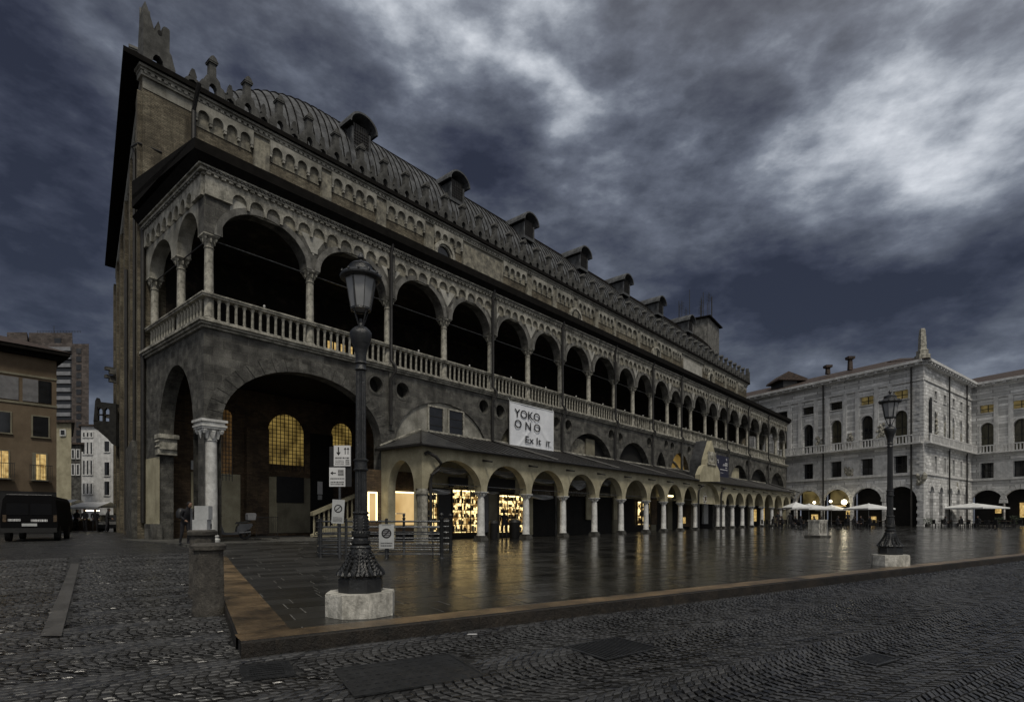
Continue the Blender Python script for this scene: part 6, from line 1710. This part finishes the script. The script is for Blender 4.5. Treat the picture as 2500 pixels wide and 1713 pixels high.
for x, y, ball_ in pp_:
    r = .055 if ball_ and x == 0 else .042
    b = MB().lathe([(r*1.5,0),(r*1.5,.05),(r,.08),(r,1.16),(r*1.3,1.18),(r*1.3,1.21),(r*.6,1.225),(r*.7,1.24),(r*1.15,1.29),(r*.9,1.335),(.004,1.36)] if ball_ else [(r*1.5,0),(r,.08),(r,1.18),(.004,1.19)], n=10)
    b = b.build('post', M['iron'], pen, smooth=True); b.location = (x, y, 0)
MB().prism([(xl-xr,.1),(0,.1),(0,2*RB-.1),(xl-xr,2*RB-.1)], .002, .006, 'z').build('stair_pit', M['dark'], pen)
b_ = MB()
for z in (.2,.4,.6,.8): b_.tube([(.0,.3,z),(-1.9,.3,z-.0)], .012, 4)
b_.tube([(-.3,.35,0),(-.3,.35,.9)], .02, 5).tube([(-1.6,.35,0),(-1.6,.35,.9)], .02, 5); b_.build('inner_grille', M['iron'], pen)
# sign on a post at the left part of the railing
sx_, _ = wxy(829, 16.05)
sp_ = thing('sign_post', 'tall post with two white direction signs one above the other, arrows pointing down and left', 'sign post', (sx_, 16.05, 0), 0)
MB().tube([(0,.02,0),(0,.02,3.25)], .035, 8).build('pole', M['ironwet'], sp_, smooth=True)
def sgn(x0, x1, y0, y1, Z=16.03): a, b = wxy(x0, Z)[0]-sx_, wxy(x1, Z)[0]-sx_; return a, b, hz(y1, Z), hz(y0, Z)
a, b, z0, z1 = sgn(803, 857, 1089, 1187); MB().box(a, b, .03, .045, z0, z1).build('back_plate', M['black'], sp_)
for (q, nm) in (((815,856,1087,1137),0), ((804,843,1140.5,1187),1)):
    a, b, z0, z1 = sgn(*q); P_ = MB().box(a, b, -.025, -.01, z0, z1).build('sign_panel', M['white'], sp_)
    mb = MB(); w, h = b-a, z1-z0
    if nm == 0:
        arrow(mb, a+w*.28, z0+h*.72, h*.42, w*.07, -.026, PI); arrow(mb, a+w*.68, z0+h*.74, h*.34, w*.045, -.026, 0); arrow(mb, a+w*.85, z0+h*.74, h*.34, w*.045, -.026, 0)
        scribble(mb, a+w*.08, b-w*.06, z0+h*.34, z0+h*.44, -.0255, 1, 3, .8); scribble(mb, a+w*.08, a+w*.62, z0+h*.06, z0+h*.30, -.0255, 3, 4); scribble(mb, a+w*.70, b-w*.06, z0+h*.04, z0+h*.32, -.0255, 3, 5, .8)
    else:
        arrow(mb, a+w*.24, z0+h*.70, w*.36, w*.06, -.026, R(-90)); scribble(mb, a+w*.55, b-w*.1, z0+h*.55, z0+h*.88, -.0255, 2, 6, .9)
        scribble(mb, a+w*.08, b-w*.06, z0+h*.36, z0+h*.46, -.0255, 1, 7, .8); scribble(mb, a+w*.08, b-w*.08, z0+h*.06, z0+h*.28, -.0255, 2, 8, .7)
    mb.build('sign_symbols', M['ink'], P_)
a, b, z0, z1 = sgn(809, 839, 1219, 1277, 15.98)
no_parking('no_parking_sign', 'grey no-parking sign leaning slightly, fixed to the tall post left of the lamp', 'sign', (sx_+(a+b)/2, 15.97, z0), 0, b-a, z1-z0, M['signgrey'], 11).rotation_euler = (0, R(3), 0)
a, b, z0, z1 = sgn(925, 962, 1279, 1338, 16.1)
no_parking('no_parking_sign', 'worn white no-parking sign hung on the railing right of the lamp', 'sign', (sx_+(a+b)/2, 16.10, z0), 0, b-a, z1-z0, M['signgrey'], 12, header='24h')
# ================================================================== weathered stone posts at the kerb corner
def stone_post(label, px, ybot, w, h, sx=1.0):
    Z = (HC+.10)*F/(ybot-HY); X, Y = wxy(px, Z); z0 = zroad(X, Y); t = thing('stone_pillar', label, 'pillar', (X, Y, z0), R(12), 'stone posts at the kerb corner')
    MB().lathe([(w*.53,0),(w*.53,.12),(w*.50,.14),(w*.47,h-.10)], n=10).build('shaft', M['pillar'], t, smooth=True)
    MB().lathe([(w*.47,h-.10),(w*.56,h-.085),(w*.57,h-.03),(w*.5,h-.005),(w*.46,h)], n=10).build('cap', M['pillar'], t, smooth=True)
    return t, Z, X, Y, z0+h
stone_post('stained stone post nearest the camera, its foot beside the reddish kerb', 509, 1492, .40, .97)
t, Z, X, Y, zt_ = stone_post('stone post just behind the nearest one, carrying a grey cabinet', 494, 1450, .42, 1.12)
bx = thing('meter_cabinet', 'pair of stacked grey metal boxes on top of the rear stone post', 'cabinet', (X, Y, zt_), R(5))
w = wxy(508, Z)[0]-wxy(471, Z)[0]
MB().box(-w/2, w/2-.02, -.08, .10, .0, .17).build('lower_box', M['signgrey'], bx); MB().box(-w/2+.03, w/2, -.07, .09, .171, .40).build('upper_box', M['signgrey'], bx)
MB().box(-w/2-.05, -w/2-.015, -.03, .0, -.95, .36).build('metal_strut', M['ironwet'], bx)
k = MB().tube([(w/2+.05,-.08,.10),(w/2+.05,-.08,.02)], .012, 5); k.build('latch', M['black'], bx)
# ================================================================== people
def skin_body(joints, edges, radii, root, name, m, parent=None, sub=1):
    me = bpy.data.meshes.new(name); me.from_pydata(joints, edges, []); o = bpy.data.objects.new(name, me); COL.objects.link(o)
    md = o.modifiers.new('s', 'SKIN'); md.use_smooth_shade = True
    for i, v in enumerate(me.skin_vertices[0].data): v.radius = radii[i] if isinstance(radii[i], tuple) else (radii[i], radii[i]); v.use_root = (i == root)
    ss_ = o.modifiers.new('d', 'SUBSURF'); ss_.levels = sub; ss_.render_levels = sub
    dg = bpy.context.evaluated_depsgraph_get(); m2 = bpy.data.meshes.new_from_object(o.evaluated_get(dg)); m2.name = name
    COL.objects.unlink(o); bpy.data.objects.remove(o); m2.materials.clear(); m2.materials.append(m)
    o = bpy.data.objects.new(name, m2); COL.objects.link(o); o.parent = parent; return o
def person_parts(t, lean=0.0, sit=False, coat='cloth_dark', twist=0.0):
    """lean = forward bend of the trunk; faces local -y"""
    c, s = math.cos(lean), math.sin(lean); hip = (0, 0, .93) if not sit else (0, 0, .47)
    def up(x, d, h): return (x, hip[1] - s*h + d*c, hip[2] + c*h + d*s)
    neck, chest, belly = up(0,0,.54), up(0,.0,.36), up(0,0,.14); head = up(0,-.03,.68)
    top = up(0,-.02,.80)
    if sit: kn = [( .10,-.44,.50), (-.10,-.42,.50)]; ft = [( .11,-.46,.07), (-.11,-.40,.07)]; toe = [(.11,-.60,.04), (-.11,-.54,.04)]
    else: kn = [( .10,-.06,.50), (-.11,.02,.50)]; ft = [( .12,.02,.08), (-.13,.12,.08)]; toe = [(.13,-.13,.04), (-.14,-.02,.04)]
    J = [hip, belly, chest, neck, head, top,
         (.10,hip[1],hip[2]-.04), kn[0], ft[0], toe[0], (-.10,hip[1],hip[2]-.04), kn[1], ft[1], toe[1],
         up(.19,0,.47), (up(.24,0,.22)[0], up(.24,-.02,.20)[1], up(.24,0,.20)[2]), (up(.20,-.2,.06)[0], up(.20,-.22,.10)[1], up(.2,-.2,.05)[2]+.02),
         up(-.19,0,.47), (up(-.24,0,.22)[0], up(-.24,-.02,.20)[1], up(-.24,0,.20)[2]), (up(-.16,-.2,.06)[0], up(-.16,-.24,.10)[1], up(-.16,-.2,.08)[2]+.04)]
    E = [(0,1),(1,2),(2,3),(3,4),(4,5),(0,6),(6,7),(7,8),(8,9),(0,10),(10,11),(11,12),(12,13),(2,14),(14,15),(15,16),(2,17),(17,18),(18,19)]
    Rr = [(.15,.12),(.155,.12),(.17,.12),(.06,.06),(.085,.10),(.07,.085),.10,.065,.045,.035,.10,.065,.045,.035,.07,.05,.035,.07,.05,.035]
    b = skin_body(J, E, Rr, 0, 'body', M[coat], t)
    f = MB().lathe([(.001,-.11),(.05,-.09),(.075,-.03),(.08,.03),(.06,.09),(.001,.115)], n=12, M=Matrix.Translation(Vector(head)+Vector((0,-.022*c,.0))) @ Matrix.Rotation(lean, 4, 'X'))
    f.lathe([(.001,-.02),(.014,-.012),(.006,.03)], n=6, M=Matrix.Translation(Vector(head)+Vector((0,-.105,-.01)))).build('face', M['skin'], t, smooth=True)
    MB().lathe([(.088,-.02),(.102,.03),(.088,.085),(.05,.118),(.001,.125)], n=12, M=Matrix.Translation(Vector(head)+Vector((0,.012,.012))) @ Matrix.Rotation(lean*.6, 4, 'X')).build('hair', M['hair'], t, smooth=True)
    for q in (16, 19):
        h = MB(); p = Vector(J[q]); h.lathe([(.002,-.05),(.032,-.03),(.036,.0),(.026,.03)], n=7, M=Matrix.Translation(p+Vector((0,-.05,-.02))) @ Matrix.Rotation(R(70), 4, 'X'))
        for k in range(4): h.tube([p+Vector((-.024+.016*k,-.085,-.03)), p+Vector((-.024+.016*k,-.125,-.045)), p+Vector((-.022+.015*k,-.145,-.065))], [.009,.008,.006], 5)
        h.tube([p+Vector((.03,-.06,-.01)), p+Vector((.045,-.09,-.03))], [.010,.007], 5); h.build('hand', M['skin'], t, smooth=True)
    return t
Zp = 22.0; X, Y = wxy(452, Zp)
pz_ = zp(X, Y)
if True:
    t = thing('person', 'person in dark clothes leaning forward beside the white corner column', 'person', (X, Y, pz_), R(60)); person_parts(t, lean=R(24))
    MB().lathe([(.05,0),(.16,.05),(.17,.25),(.10,.38),(.02,.42)], n=10, M=Matrix.Translation((-.05,.20,1.02))).build('backpack', M['black'], t, smooth=True)
s_, Z_ = st(1231, TP+1.9); X, Y = world_of(s_, TP+1.9)
t = thing('person', 'standing figure silhouetted against the second lit shop window', 'person', (X, Y, zp(X, Y)), R(200)); person_parts(t, lean=R(4))
# ================================================================== parked scooter under the big arch
s0_, Zs_ = st(563, 1.6); X, Y = world_of(s0_, 1.6)
sc = thing('scooter', 'dark parked motor scooter with a pale top box inside the big ground arch', 'scooter', (X, Y, .25), ROT-R(6))
for x in (-.66, .62):
    w_ = MB(); n = 20
    w_.add([], [])
    rim = MB().lathe([(.235,-.05),(.26,-.03),(.26,.03),(.235,.05),(.17,.04),(.17,-.04),(.235,-.05)], n=20, cap=False, M=Matrix.Translation((x,0,.26)) @ Matrix.Rotation(R(90), 4, 'X'))
    o = rim.build('wheel', M['rubber'], sc, smooth=True)
    r2 = MB().lathe([(.16,-.02),(.17,.0),(.16,.02)], n=16, cap=False, M=Matrix.Translation((x,0,.26)) @ Matrix.Rotation(R(90), 4, 'X'))
    for k in range(5): a = 2*PI*k/5; r2.tube([(x,0,.26),(x+.16*math.cos(a),0,.26+.16*math.sin(a))], .014, 5)
    r2.build('rim', M['ironwet'], o)
b = MB().prism([(-.55,.42),(-.62,.62),(-.50,1.0),(-.44,1.0),(-.40,.60),(-.30,.34),(.10,.30),(.22,.36),(.26,.58),(.34,.70),(.86,.74),(.92,.66),(.80,.48),(.50,.36),(.34,.24),(-.30,.22),(-.48,.30)], -.14, .14, 'y')
M['scoot'] = mat('dark_glossy_scooter_paint', (.02,.021,.024), (.05,.052,.056), 2, .2, 0, spec=.8)
b.build('body_shell', M['scoot'], sc)
MB().prism([(.20,.705),(.28,.80),(.60,.82),(.80,.88),(.84,.80),(.34,.71)], -.13, .13, 'y').build('seat', M['rubber'], sc)
MB().prism([(.70,.89),(.68,1.16),(.74,1.20),(1.02,1.20),(1.06,1.14),(1.02,.89)], -.18, .18, 'y').build('top_box', M['shutter'], sc)
MB().tube([(-.46,-.30,1.06),(-.44,-.1,1.08),(-.44,.1,1.08),(-.46,.30,1.06)], .022, 6).tube([(-.47,0,1.0),(-.44,0,1.09)], .03, 6).build('handlebar', M['black'], sc)
MB().prism([(-.66,.52),(-.84,.50),(-.90,.44),(-.62,.40)], -.08, .08, 'y').build('mudguard', M['vanpaint'], sc)
MB().tube([(-.66,0,.26),(-.56,0,.55),(-.48,0,.95)], .03, 6).build('fork', M['ironwet'], sc)
MB().tube([(-.50,-.12,1.0),(-.50,-.16,1.20)], .01, 4).lathe([(.01,0),(.05,.02),(.05,.05),(.01,.07)], cx=-.50, cy=-.18, n=8, M=Matrix.Translation((0,0,1.18))).build('mirror', M['ironwet'], sc)
MB().tube([(.30,-.17,.30),(.80,-.19,.34)], .045, 8).build('exhaust', M['ironwet'], sc)
# crowd barriers inside the arch
bproto = None
for (px, t_, lab) in ((652, 2.2, 'black metal crowd barrier left of the notice board inside the big arch'), (792, 2.6, 'black metal crowd barrier in front of the dark doorway inside the big arch')):
    s_, Z_ = st(px, t_); X, Y = world_of(s_, t_)
    if bproto is None:
        bproto = thing('crowd_barrier', lab, 'barrier', (X, Y, .23), ROT+R(5), 'crowd barriers inside the arch')
        f = MB().tube([(-.55,0,.10),(-.55,0,1.05),(.55,0,1.05),(.55,0,.10),(-.55,0,.10)], .022, 6); f.build('frame', M['black'], bproto)
        g = MB(); 
        for k in range(10): g.tube([(-.46+.102*k,0,.12),(-.46+.102*k,0,1.03)], .010, 5)
        g.build('bars', M['black'], bproto)
        MB().box(-.50,-.44,-.28,.28,0,.03).box(.44,.50,-.28,.28,0,.03).build('feet', M['black'], bproto)
    else: copy_tree(bproto, (X, Y, .23), ROT-R(4), lab)
# marble staircase balustrade glowing beside the portico
s_a, s_b = st(762, 3.4)[0], st(866, 3.4)[0]
b = MB(); za, zb = hz(1252, st(762,3.4)[1]), hz(1208, st(866,3.4)[1])
b.prism([(s_a,za-.14),(s_a,za+.06),(s_b,zb+.06),(s_b,zb-.14)], 3.3, 3.6, 'y')
b.prism([(s_a,.2),(s_a,.35),(s_b,.75+.6),(s_b,.2)], 3.3, 3.6, 'y')
rl = b.build('staircase', M['cream'], pal)
n = 9
for k in range(n):
    u = (k+.5)/n; s_ = s_a+(s_b-s_a)*u; zt2 = za+(zb-za)*u-.14; zb2 = .35+1.0*u
    MB().lathe([(.07,zb2),(.05,zb2+.1),(.06,(zb2+zt2)/2),(.045,zt2-.1),(.08,zt2)], cx=s_, cy=3.45, n=8).build('baluster', M['cream'], rl, smooth=True)
# ================================================================== parasols and terrace at the far side
def parasol(label, px, ytop, wpx, z=3.05, rz=0.3):
    g = .28; Z = (z+g-HC)*F/(HY-ytop); X, Y = wxy(px, Z); w = wpx*Z/F/2/1.2; t = thing('parasol', label, 'parasol', (X, Y, g), rz, 'white parasols on the far terrace')
    mb = MB(); n = 8; ze = z-.62
    ring_ = []
    for i in range(4):
        a = PI/4+PI/2*i; ring_.append((w*1.41*math.cos(a), w*1.41*math.sin(a))); a2 = a+PI/4; ring_.append((w*math.cos(a2)*.97, w*math.sin(a2)*.97))
    v = [(0,0,z)]; f = []
    for lv, (k, dz) in enumerate(((.12,.02),(.5,.24),(1.0,.62),(1.0,.80))):
        for x, y in ring_: v.append((x*k, y*k, z-dz - (.03 if lv == 1 else 0)))
    for i in range(8): f.append((0, 1+i, 1+(i+1) % 8))
    for lv in range(3):
        for i in range(8): a, b = 1+8*lv+i, 1+8*lv+(i+1) % 8; f.append((a, b, b+8, a+8))
    mb.add(v, f); mb.lathe([(.18,z-.02),(.14,z+.05),(.01,z+.10)], n=8); mb.build('canopy', M['umb'], t)
    MB().tube([(0,0,0),(0,0,z)], .035, 6).build('pole', M['signgrey'], t)
    r_ = MB()
    for x, y in ring_: r_.tube([(0,0,z-.12),(x*.97,y*.97,ze+.02)], .015, 4)
    r_.build('ribs', M['wood'], t); MB().box(-.35,.35,-.35,.35,0,.09).build('foot', M['stone'], t)
    return X, Y, g
PAR = [parasol('leftmost white parasol, half under the end of the shop portico', 1905, 1229, 72, rz=.5), parasol('white parasol behind the two overlapping ones, left of the gap', 1943, 1226, 60, rz=.1),
 parasol('bright white parasol left of the stone block, overlapping its neighbour', 1975, 1230, 96), parasol('smaller white parasol just right of the stone block', 2030, 1232.5, 60),
 parasol('flat grey-white parasol left of the far lamp post', 2121, 1229.5, 92, rz=.2), parasol('lone white parasol in front of the recessed palace wing at right', 2376, 1228, 120, z=3.2, rz=.35)]
# tables, chairs, guests and planters in the shade below
def cafe_chair(t):
    MB().box(-.2,.2,-.2,.2,.42,.46).build('seat', M['black'], t); MB().box(-.2,.2,.17,.21,.46,.88).build('backrest', M['black'], t)
    for x in (-.18,.18):
        for y in (-.18,.18): MB().box(x-.02,x+.02,y-.02,y+.02,0,.42).build('leg', M['black'], t)
    return t
def cafe_table(t):
    MB().lathe([(.36,.70),(.38,.73),(.36,.75)], n=12).build('tabletop', M['wood'], t); MB().lathe([(.2,0),(.04,.05),(.03,.70)], n=8).build('pedestal', M['black'], t); return t
ch0 = tb0 = g0 = None; rnd = random.Random(21)
spots = []
for px, Z in ((1880,63),(1893,60),(1907,58),(1925,62),(1940,60),(1955,59),(1968,61),(1985,62),(2003,63),(2028,61),(2045,60),(2062,62),(2084,62),(2102,60),(2122,61),(2140,60),(2153,62)): spots.append((px, Z, 'left of the far lamp post'))
for px, Z in ((2300,62),(2322,60),(2345,61),(2365,59),(2388,60),(2408,61),(2432,60),(2452,58),(2470,59)): spots.append((px, Z, 'below the lone parasol at right'))
adj = ['facing left', 'facing right', 'turned away', 'pulled out', 'tucked in']
for i, (px, Z, where) in enumerate(spots):
    X, Y = wxy(px, Z); z = .28
    lab = 'dark cafe table on the far terrace ' + where; g = 'cafe tables ' + where
    if tb0 is None: tb0 = cafe_table(thing('cafe_table', lab, 'table', (X, Y, z), 0, g))
    else: copy_tree(tb0, (X, Y, z), 0, lab, g)
    for k, (dx, dy, rz) in enumerate(((-.65,.1,R(90)), (.65,-.1,R(-90)))):
        lab = 'black cafe chair at a terrace table ' + where; g = 'cafe chairs ' + where
        if ch0 is None: ch0 = cafe_chair(thing('cafe_chair', lab, 'chair', (X+dx, Y+dy, z), rz, g))
        else: copy_tree(ch0, (X+dx, Y+dy, z), rz+rnd.uniform(-.4,.4), lab, g)
gu = None
for i, (px, Z, k) in enumerate(((1886,62.6,1),(1911,57.8,-1),(1944,59.6,-1),(1953,58.8,1),(1990,61.8,-1),(2007,62.8,-1),(2043,59.8,1),(2083,61.8,1),(2104,59.8,-1),(2126,60.8,-1),(2305,61.8,1),(2349,60.8,-1),(2390,59.8,-1))):
    X, Y = wxy(px, Z); where = 'left of the far lamp post' if px < 2200 else 'below the lone parasol at right'
    lab = 'dark seated guest at a terrace table ' + where; g = 'guests seated ' + where
    if gu is None: gu = person_parts(thing('person', lab, 'person', (X, Y, .28), R(90)*k, g), lean=R(8), sit=True)
    else: copy_tree(gu, (X, Y, .28), R(90)*k+rnd.uniform(-.3,.3), lab, g)
for px, Z, lab in ((1899,64,'standing figure in dark clothes at the left end of the terrace'), (1929,66,'standing figure behind the terrace tables near the portico end'), (2070,64,'standing figure between the small parasol and the far lamp post')):
    X, Y = wxy(px, Z); copy_t = person_parts(thing('person', lab, 'person', (X, Y, .28), rnd.uniform(0, 6)), lean=R(3))
# potted plants and low hedges
def leafy(name, label, cat, px, ytop, ybot, wpx, seed, group=None, n=260):
    Z = (HC-.28)*F/(ybot-HY) if ybot-HY > 3 else 70; Z = min(Z, 72); X, Y = wxy(px, Z); h = (ybot-ytop)*Z/F; w = wpx*Z/F/2; rnd = random.Random(seed)
    t = thing(name, label, cat, (X, Y, .28), 0, group); MB().lathe([(w*.55,0),(w*.62,h*.3),(w*.68,h*.33)], n=10).build('pot', M['stone'], t)
    mb = MB()
    for i in range(n):
        a, r, z = rnd.uniform(0, 2*PI), w*math.sqrt(rnd.random()), h*.3+h*.7*rnd.random(); s = rnd.uniform(.04,.10)
        p = Vector((r*math.cos(a), r*math.sin(a), z)); u = Vector((rnd.uniform(-1,1), rnd.uniform(-1,1), rnd.uniform(-1,1))).normalized()*s; v = u.orthogonal().normalized()*s*.6
        mb.quad(p-u, p-v, p+u, p+v)
    mb.build('foliage', M['plant'], t); return t
leafy('potted_plant', 'potted shrub by the white palace corner, right of the far lamp post', 'plant', 2265, 1265, 1285, 20, 1)
leafy('potted_plant', 'round potted bush at the right edge of the far terrace', 'plant', 2480, 1258, 1288, 24, 2)
leafy('potted_plant', 'potted bush between the lone parasol and the palace wing arch', 'plant', 2440, 1262, 1286, 20, 3)
leafy('potted_plant', 'dark potted shrub standing inside the portal arch of the portico', 'plant', 1733, 1258, 1285, 22, 4)
# stone block (well head) on the square
Z = 35.0; X, Y = wxy(1996, Z); z0 = zp(X, Y); w = 41*Z/F/2
wl_ = thing('stone_well_head', 'square weathered stone block on a low plinth in the middle of the square', 'monument', (X, Y, z0), R(28))
MB().box(-w*1.02, w*1.02, -w*1.02, w*1.02, 0, .12).build('plinth', M['stone'], wl_)
MB().box(-w*.72, w*.72, -w*.72, w*.72, .12, .98).build('block', M['concrete'], wl_)
MB().box(-w*.78, w*.78, -w*.78, w*.78, .98, 1.08).build('coping', M['concrete'], wl_)
b = MB()
for k in range(5): b.box(-w*.6+k*w*.27, -w*.6+k*w*.27+.05, -w*.745, -w*.721, .25, .88)
b.build('carved_panel', M['stone'], wl_)
# ================================================================== van, stalls and silhouettes in the left street
M['black2'] = mat('dull_black_van_paint', (.0015,.0015,.002), (.003,.003,.0035), 2, .7, 0, spec=.1)
M['van_glass'] = mat('tinted_van_glass', (.001,.001,.0015), (.002,.002,.0025), 1, .25, 0, spec=.2)
Zv = 25.0; Xa, Xb = wxy(10, Zv)[0], wxy(134, Zv)[0]; gv = zroad((Xa+Xb)/2, Zv); vw = Xb-Xa; vh = hz(1209, Zv)-gv
vn = thing('parked_van', 'dark delivery van parked at the left edge, seen from behind', 'van', ((Xa+Xb)/2, Zv, gv), R(32))
vw2 = vw*.86/2
prof = [(-vw2,.42),(-vw2*1.02,1.0),(-vw2*.93,vh-.18),(-vw2*.82,vh),(vw2*.82,vh),(vw2*.93,vh-.18),(vw2*1.02,1.0),(vw2,.42)]
MB().prism(prof, 0, 5.0, 'y').build('body', M['black2'], vn)
MB().box(-vw2*1.0, vw2*1.0, -.10, -.001, .38, .58).build('bumper', M['rubber'], vn)
MB().box(-vw2*.80, -.03, -.015, -.001, 1.15, vh-.35).build('rear_window', M['van_glass'], vn); MB().box(.03, vw2*.80, -.015, -.001, 1.15, vh-.35).build('rear_window', M['van_glass'], vn)
for x in (-vw2*.93, vw2*.86): MB().box(x, x+.12, -.02, -.001, .85, 1.15).build('tail_light', M['brickred'], vn)
MB().box(-.26,.26,-.02,-.003,.66,.78).build('number_plate', M['signgrey'], vn)
mb = MB(); scribble(mb, -.72, -.30, .88, .98, -.012, 1, 31, 1.0); scribble(mb, .05, .62, .86, .96, -.012, 1, 32, 1.0); mb.build('lettering', M['white'], vn)
MB().tube([(-vw2*.8,.05,vh+.03),(vw2*.8,.05,vh+.03)], .018, 6).build('roof_bar', M['iron'], vn)
for x in (-vw2*.98, vw2*.80):
    for y in (.9, 4.0): MB().lathe([(.34,0),(.34,.2),(.2,.21)], n=20, M=Matrix.Translation((x,y,.34)) @ Matrix.Rotation(R(90), 4, 'Y')).build('wheel', M['rubber'], vn)
def car(label, px, ybot, rz, m='vanpaint', group=None):
    Z = (HC-.12)*F/(ybot-HY); X, Y = wxy(px, Z); g = zroad(X, Y); t = thing('parked_car', label, 'car', (X, Y, g), rz, group)
    MB().prism([(-2.0,.30),(-2.02,.62),(-1.85,.86),(-1.25,.95),(-.75,1.36),(.65,1.42),(1.35,.98),(1.95,.84),(2.05,.60),(2.0,.30)], -.82, .82, 'y').build('body', M[m], t)
    MB().prism([(-1.12,.97),(-.72,1.30),(-.1,1.35),(-.1,.97)], -.83, .83, 'y').prism([(-.02,.97),(-.02,1.35),(.60,1.36),(1.12,.99)], -.83, .83, 'y').build('side_window', M['glass'], t)
    for x in (-1.3, 1.3):
        for y in (-.8, .62): MB().lathe([(.31,0),(.31,.18),(.18,.19)], n=18, M=Matrix.Translation((x,y+.18,.31)) @ Matrix.Rotation(R(90), 4, 'X')).build('wheel', M['rubber'], t)
    MB().box(-2.04,-2.01,-.7,-.45,.62,.74).build('headlight', M['signgrey'], t); MB().box(-2.04,-2.01,.45,.7,.62,.74).build('headlight', M['signgrey'], t)
    return t
car('dark parked car just beyond the van in the side street', 150, 1300, R(120), group=None)
car('dark parked car against the far corner of the palazzo', 272, 1298, R(122))
# market stalls with lit awnings
def stall(label, x0, x1, yt, ybot, lit=True, m='cloth'):
    Z = 46.0; X0, X1 = wxy(x0, Z)[0], wxy(x1, Z)[0]; g = .23; w = X1-X0; t = thing('market_stall', label, 'stall', (X0, Z, g), 0, 'market stalls down the side street'); zt_ = hz(yt, Z)-g
    MB().add([(0,-.6,zt_-.45),(w,-.6,zt_-.45),(w*.95,1.0,zt_),(w*.05,1.0,zt_),(0,2.6,zt_-.45),(w,2.6,zt_-.45),(0,-.6,zt_-.62),(w,-.6,zt_-.62)], [(0,1,2,3),(3,2,5,4),(6,7,1,0)]).build('awning', M[m], t)
    for x in (.06, w-.06): MB().tube([(x,-.5,0),(x,-.5,zt_-.45)], .03, 5).build('pole', M['iron'], t)
    MB().box(.15,w-.15,0,.9,.0,.85).build('counter', M['wood'], t)
    mb = MB(); rnd = random.Random(int(x0))
    for k in range(14): x_ = rnd.uniform(.2,w-.3); mb.lathe([(.02,.85),(.09,.87),(.10,.95),(.03,1.02)], cx=x_, cy=rnd.uniform(.1,.8), n=6)
    mb.build('goods', M['cream'], t)
    if lit: MB().box(w*.25,w*.75,.35,.45,zt_-.75,zt_-.68).build('strip_light', M['lamp'], t)
    return t
stall('lit market stall with a wide cream awning at the end of the side street', 176, 252, 1224, 1290)
stall('second lit market stall left of the wide one, beside the van', 134, 172, 1218, 1290)
for i, (px, Z, lab) in enumerate(((208,42,'dark figure shopping at the wide market stall'), (232,43,'dark figure standing at the right end of the wide stall'), (186,44,'dark figure between the two market stalls'), (262,40,'dark figure walking beside the palazzo wall'))):
    X, Y = wxy(px, Z); person_parts(thing('person', lab, 'person', (X, Y, zroad(X, Y)), R(40*i)), lean=R(5))
# small white litter by the kerb
X, Y = px_ground(1152, 1546); MB().prism([(-.05,-.012),(.06,-.004),(.05,.02),(-.04,.014)], 0, .006, 'z').build('paper_scrap', M['white']); o = bpy.data.objects['paper_scrap']; o.location = (X, Y, zroad(X, Y)+.012); tag(o, 'small white scrap of paper on the setts below the kerb', 'litter')
# bins and a dark board beside the lit shops
for (px, t_, h, w, lab) in ((1090, TP+.8, 1.25, .30, 'dark litter bin in front of the black shop door in the first arch'), (1205, TP+1.2, 1.15, .26, 'dark bin left of the second lit shop window'), (1256, TP+1.2, 1.2, .34, 'tall dark box in front of the second lit shop window')):
    s_, _ = st(px, t_); X, Y = world_of(s_, t_); t = thing('litter_bin', lab, 'bin', (X, Y, zp(X, Y)), ROT, 'dark bins under the portico')
    MB().lathe([(w*.8,0),(w*.9,.05),(w,h*.8),(w*1.05,h*.82)], n=14).build('body', M['black'], t, smooth=True); MB().lathe([(w*1.05,h*.82),(w*.9,h*.95),(w*.2,h)], n=14).build('lid', M['black'], t, smooth=True)
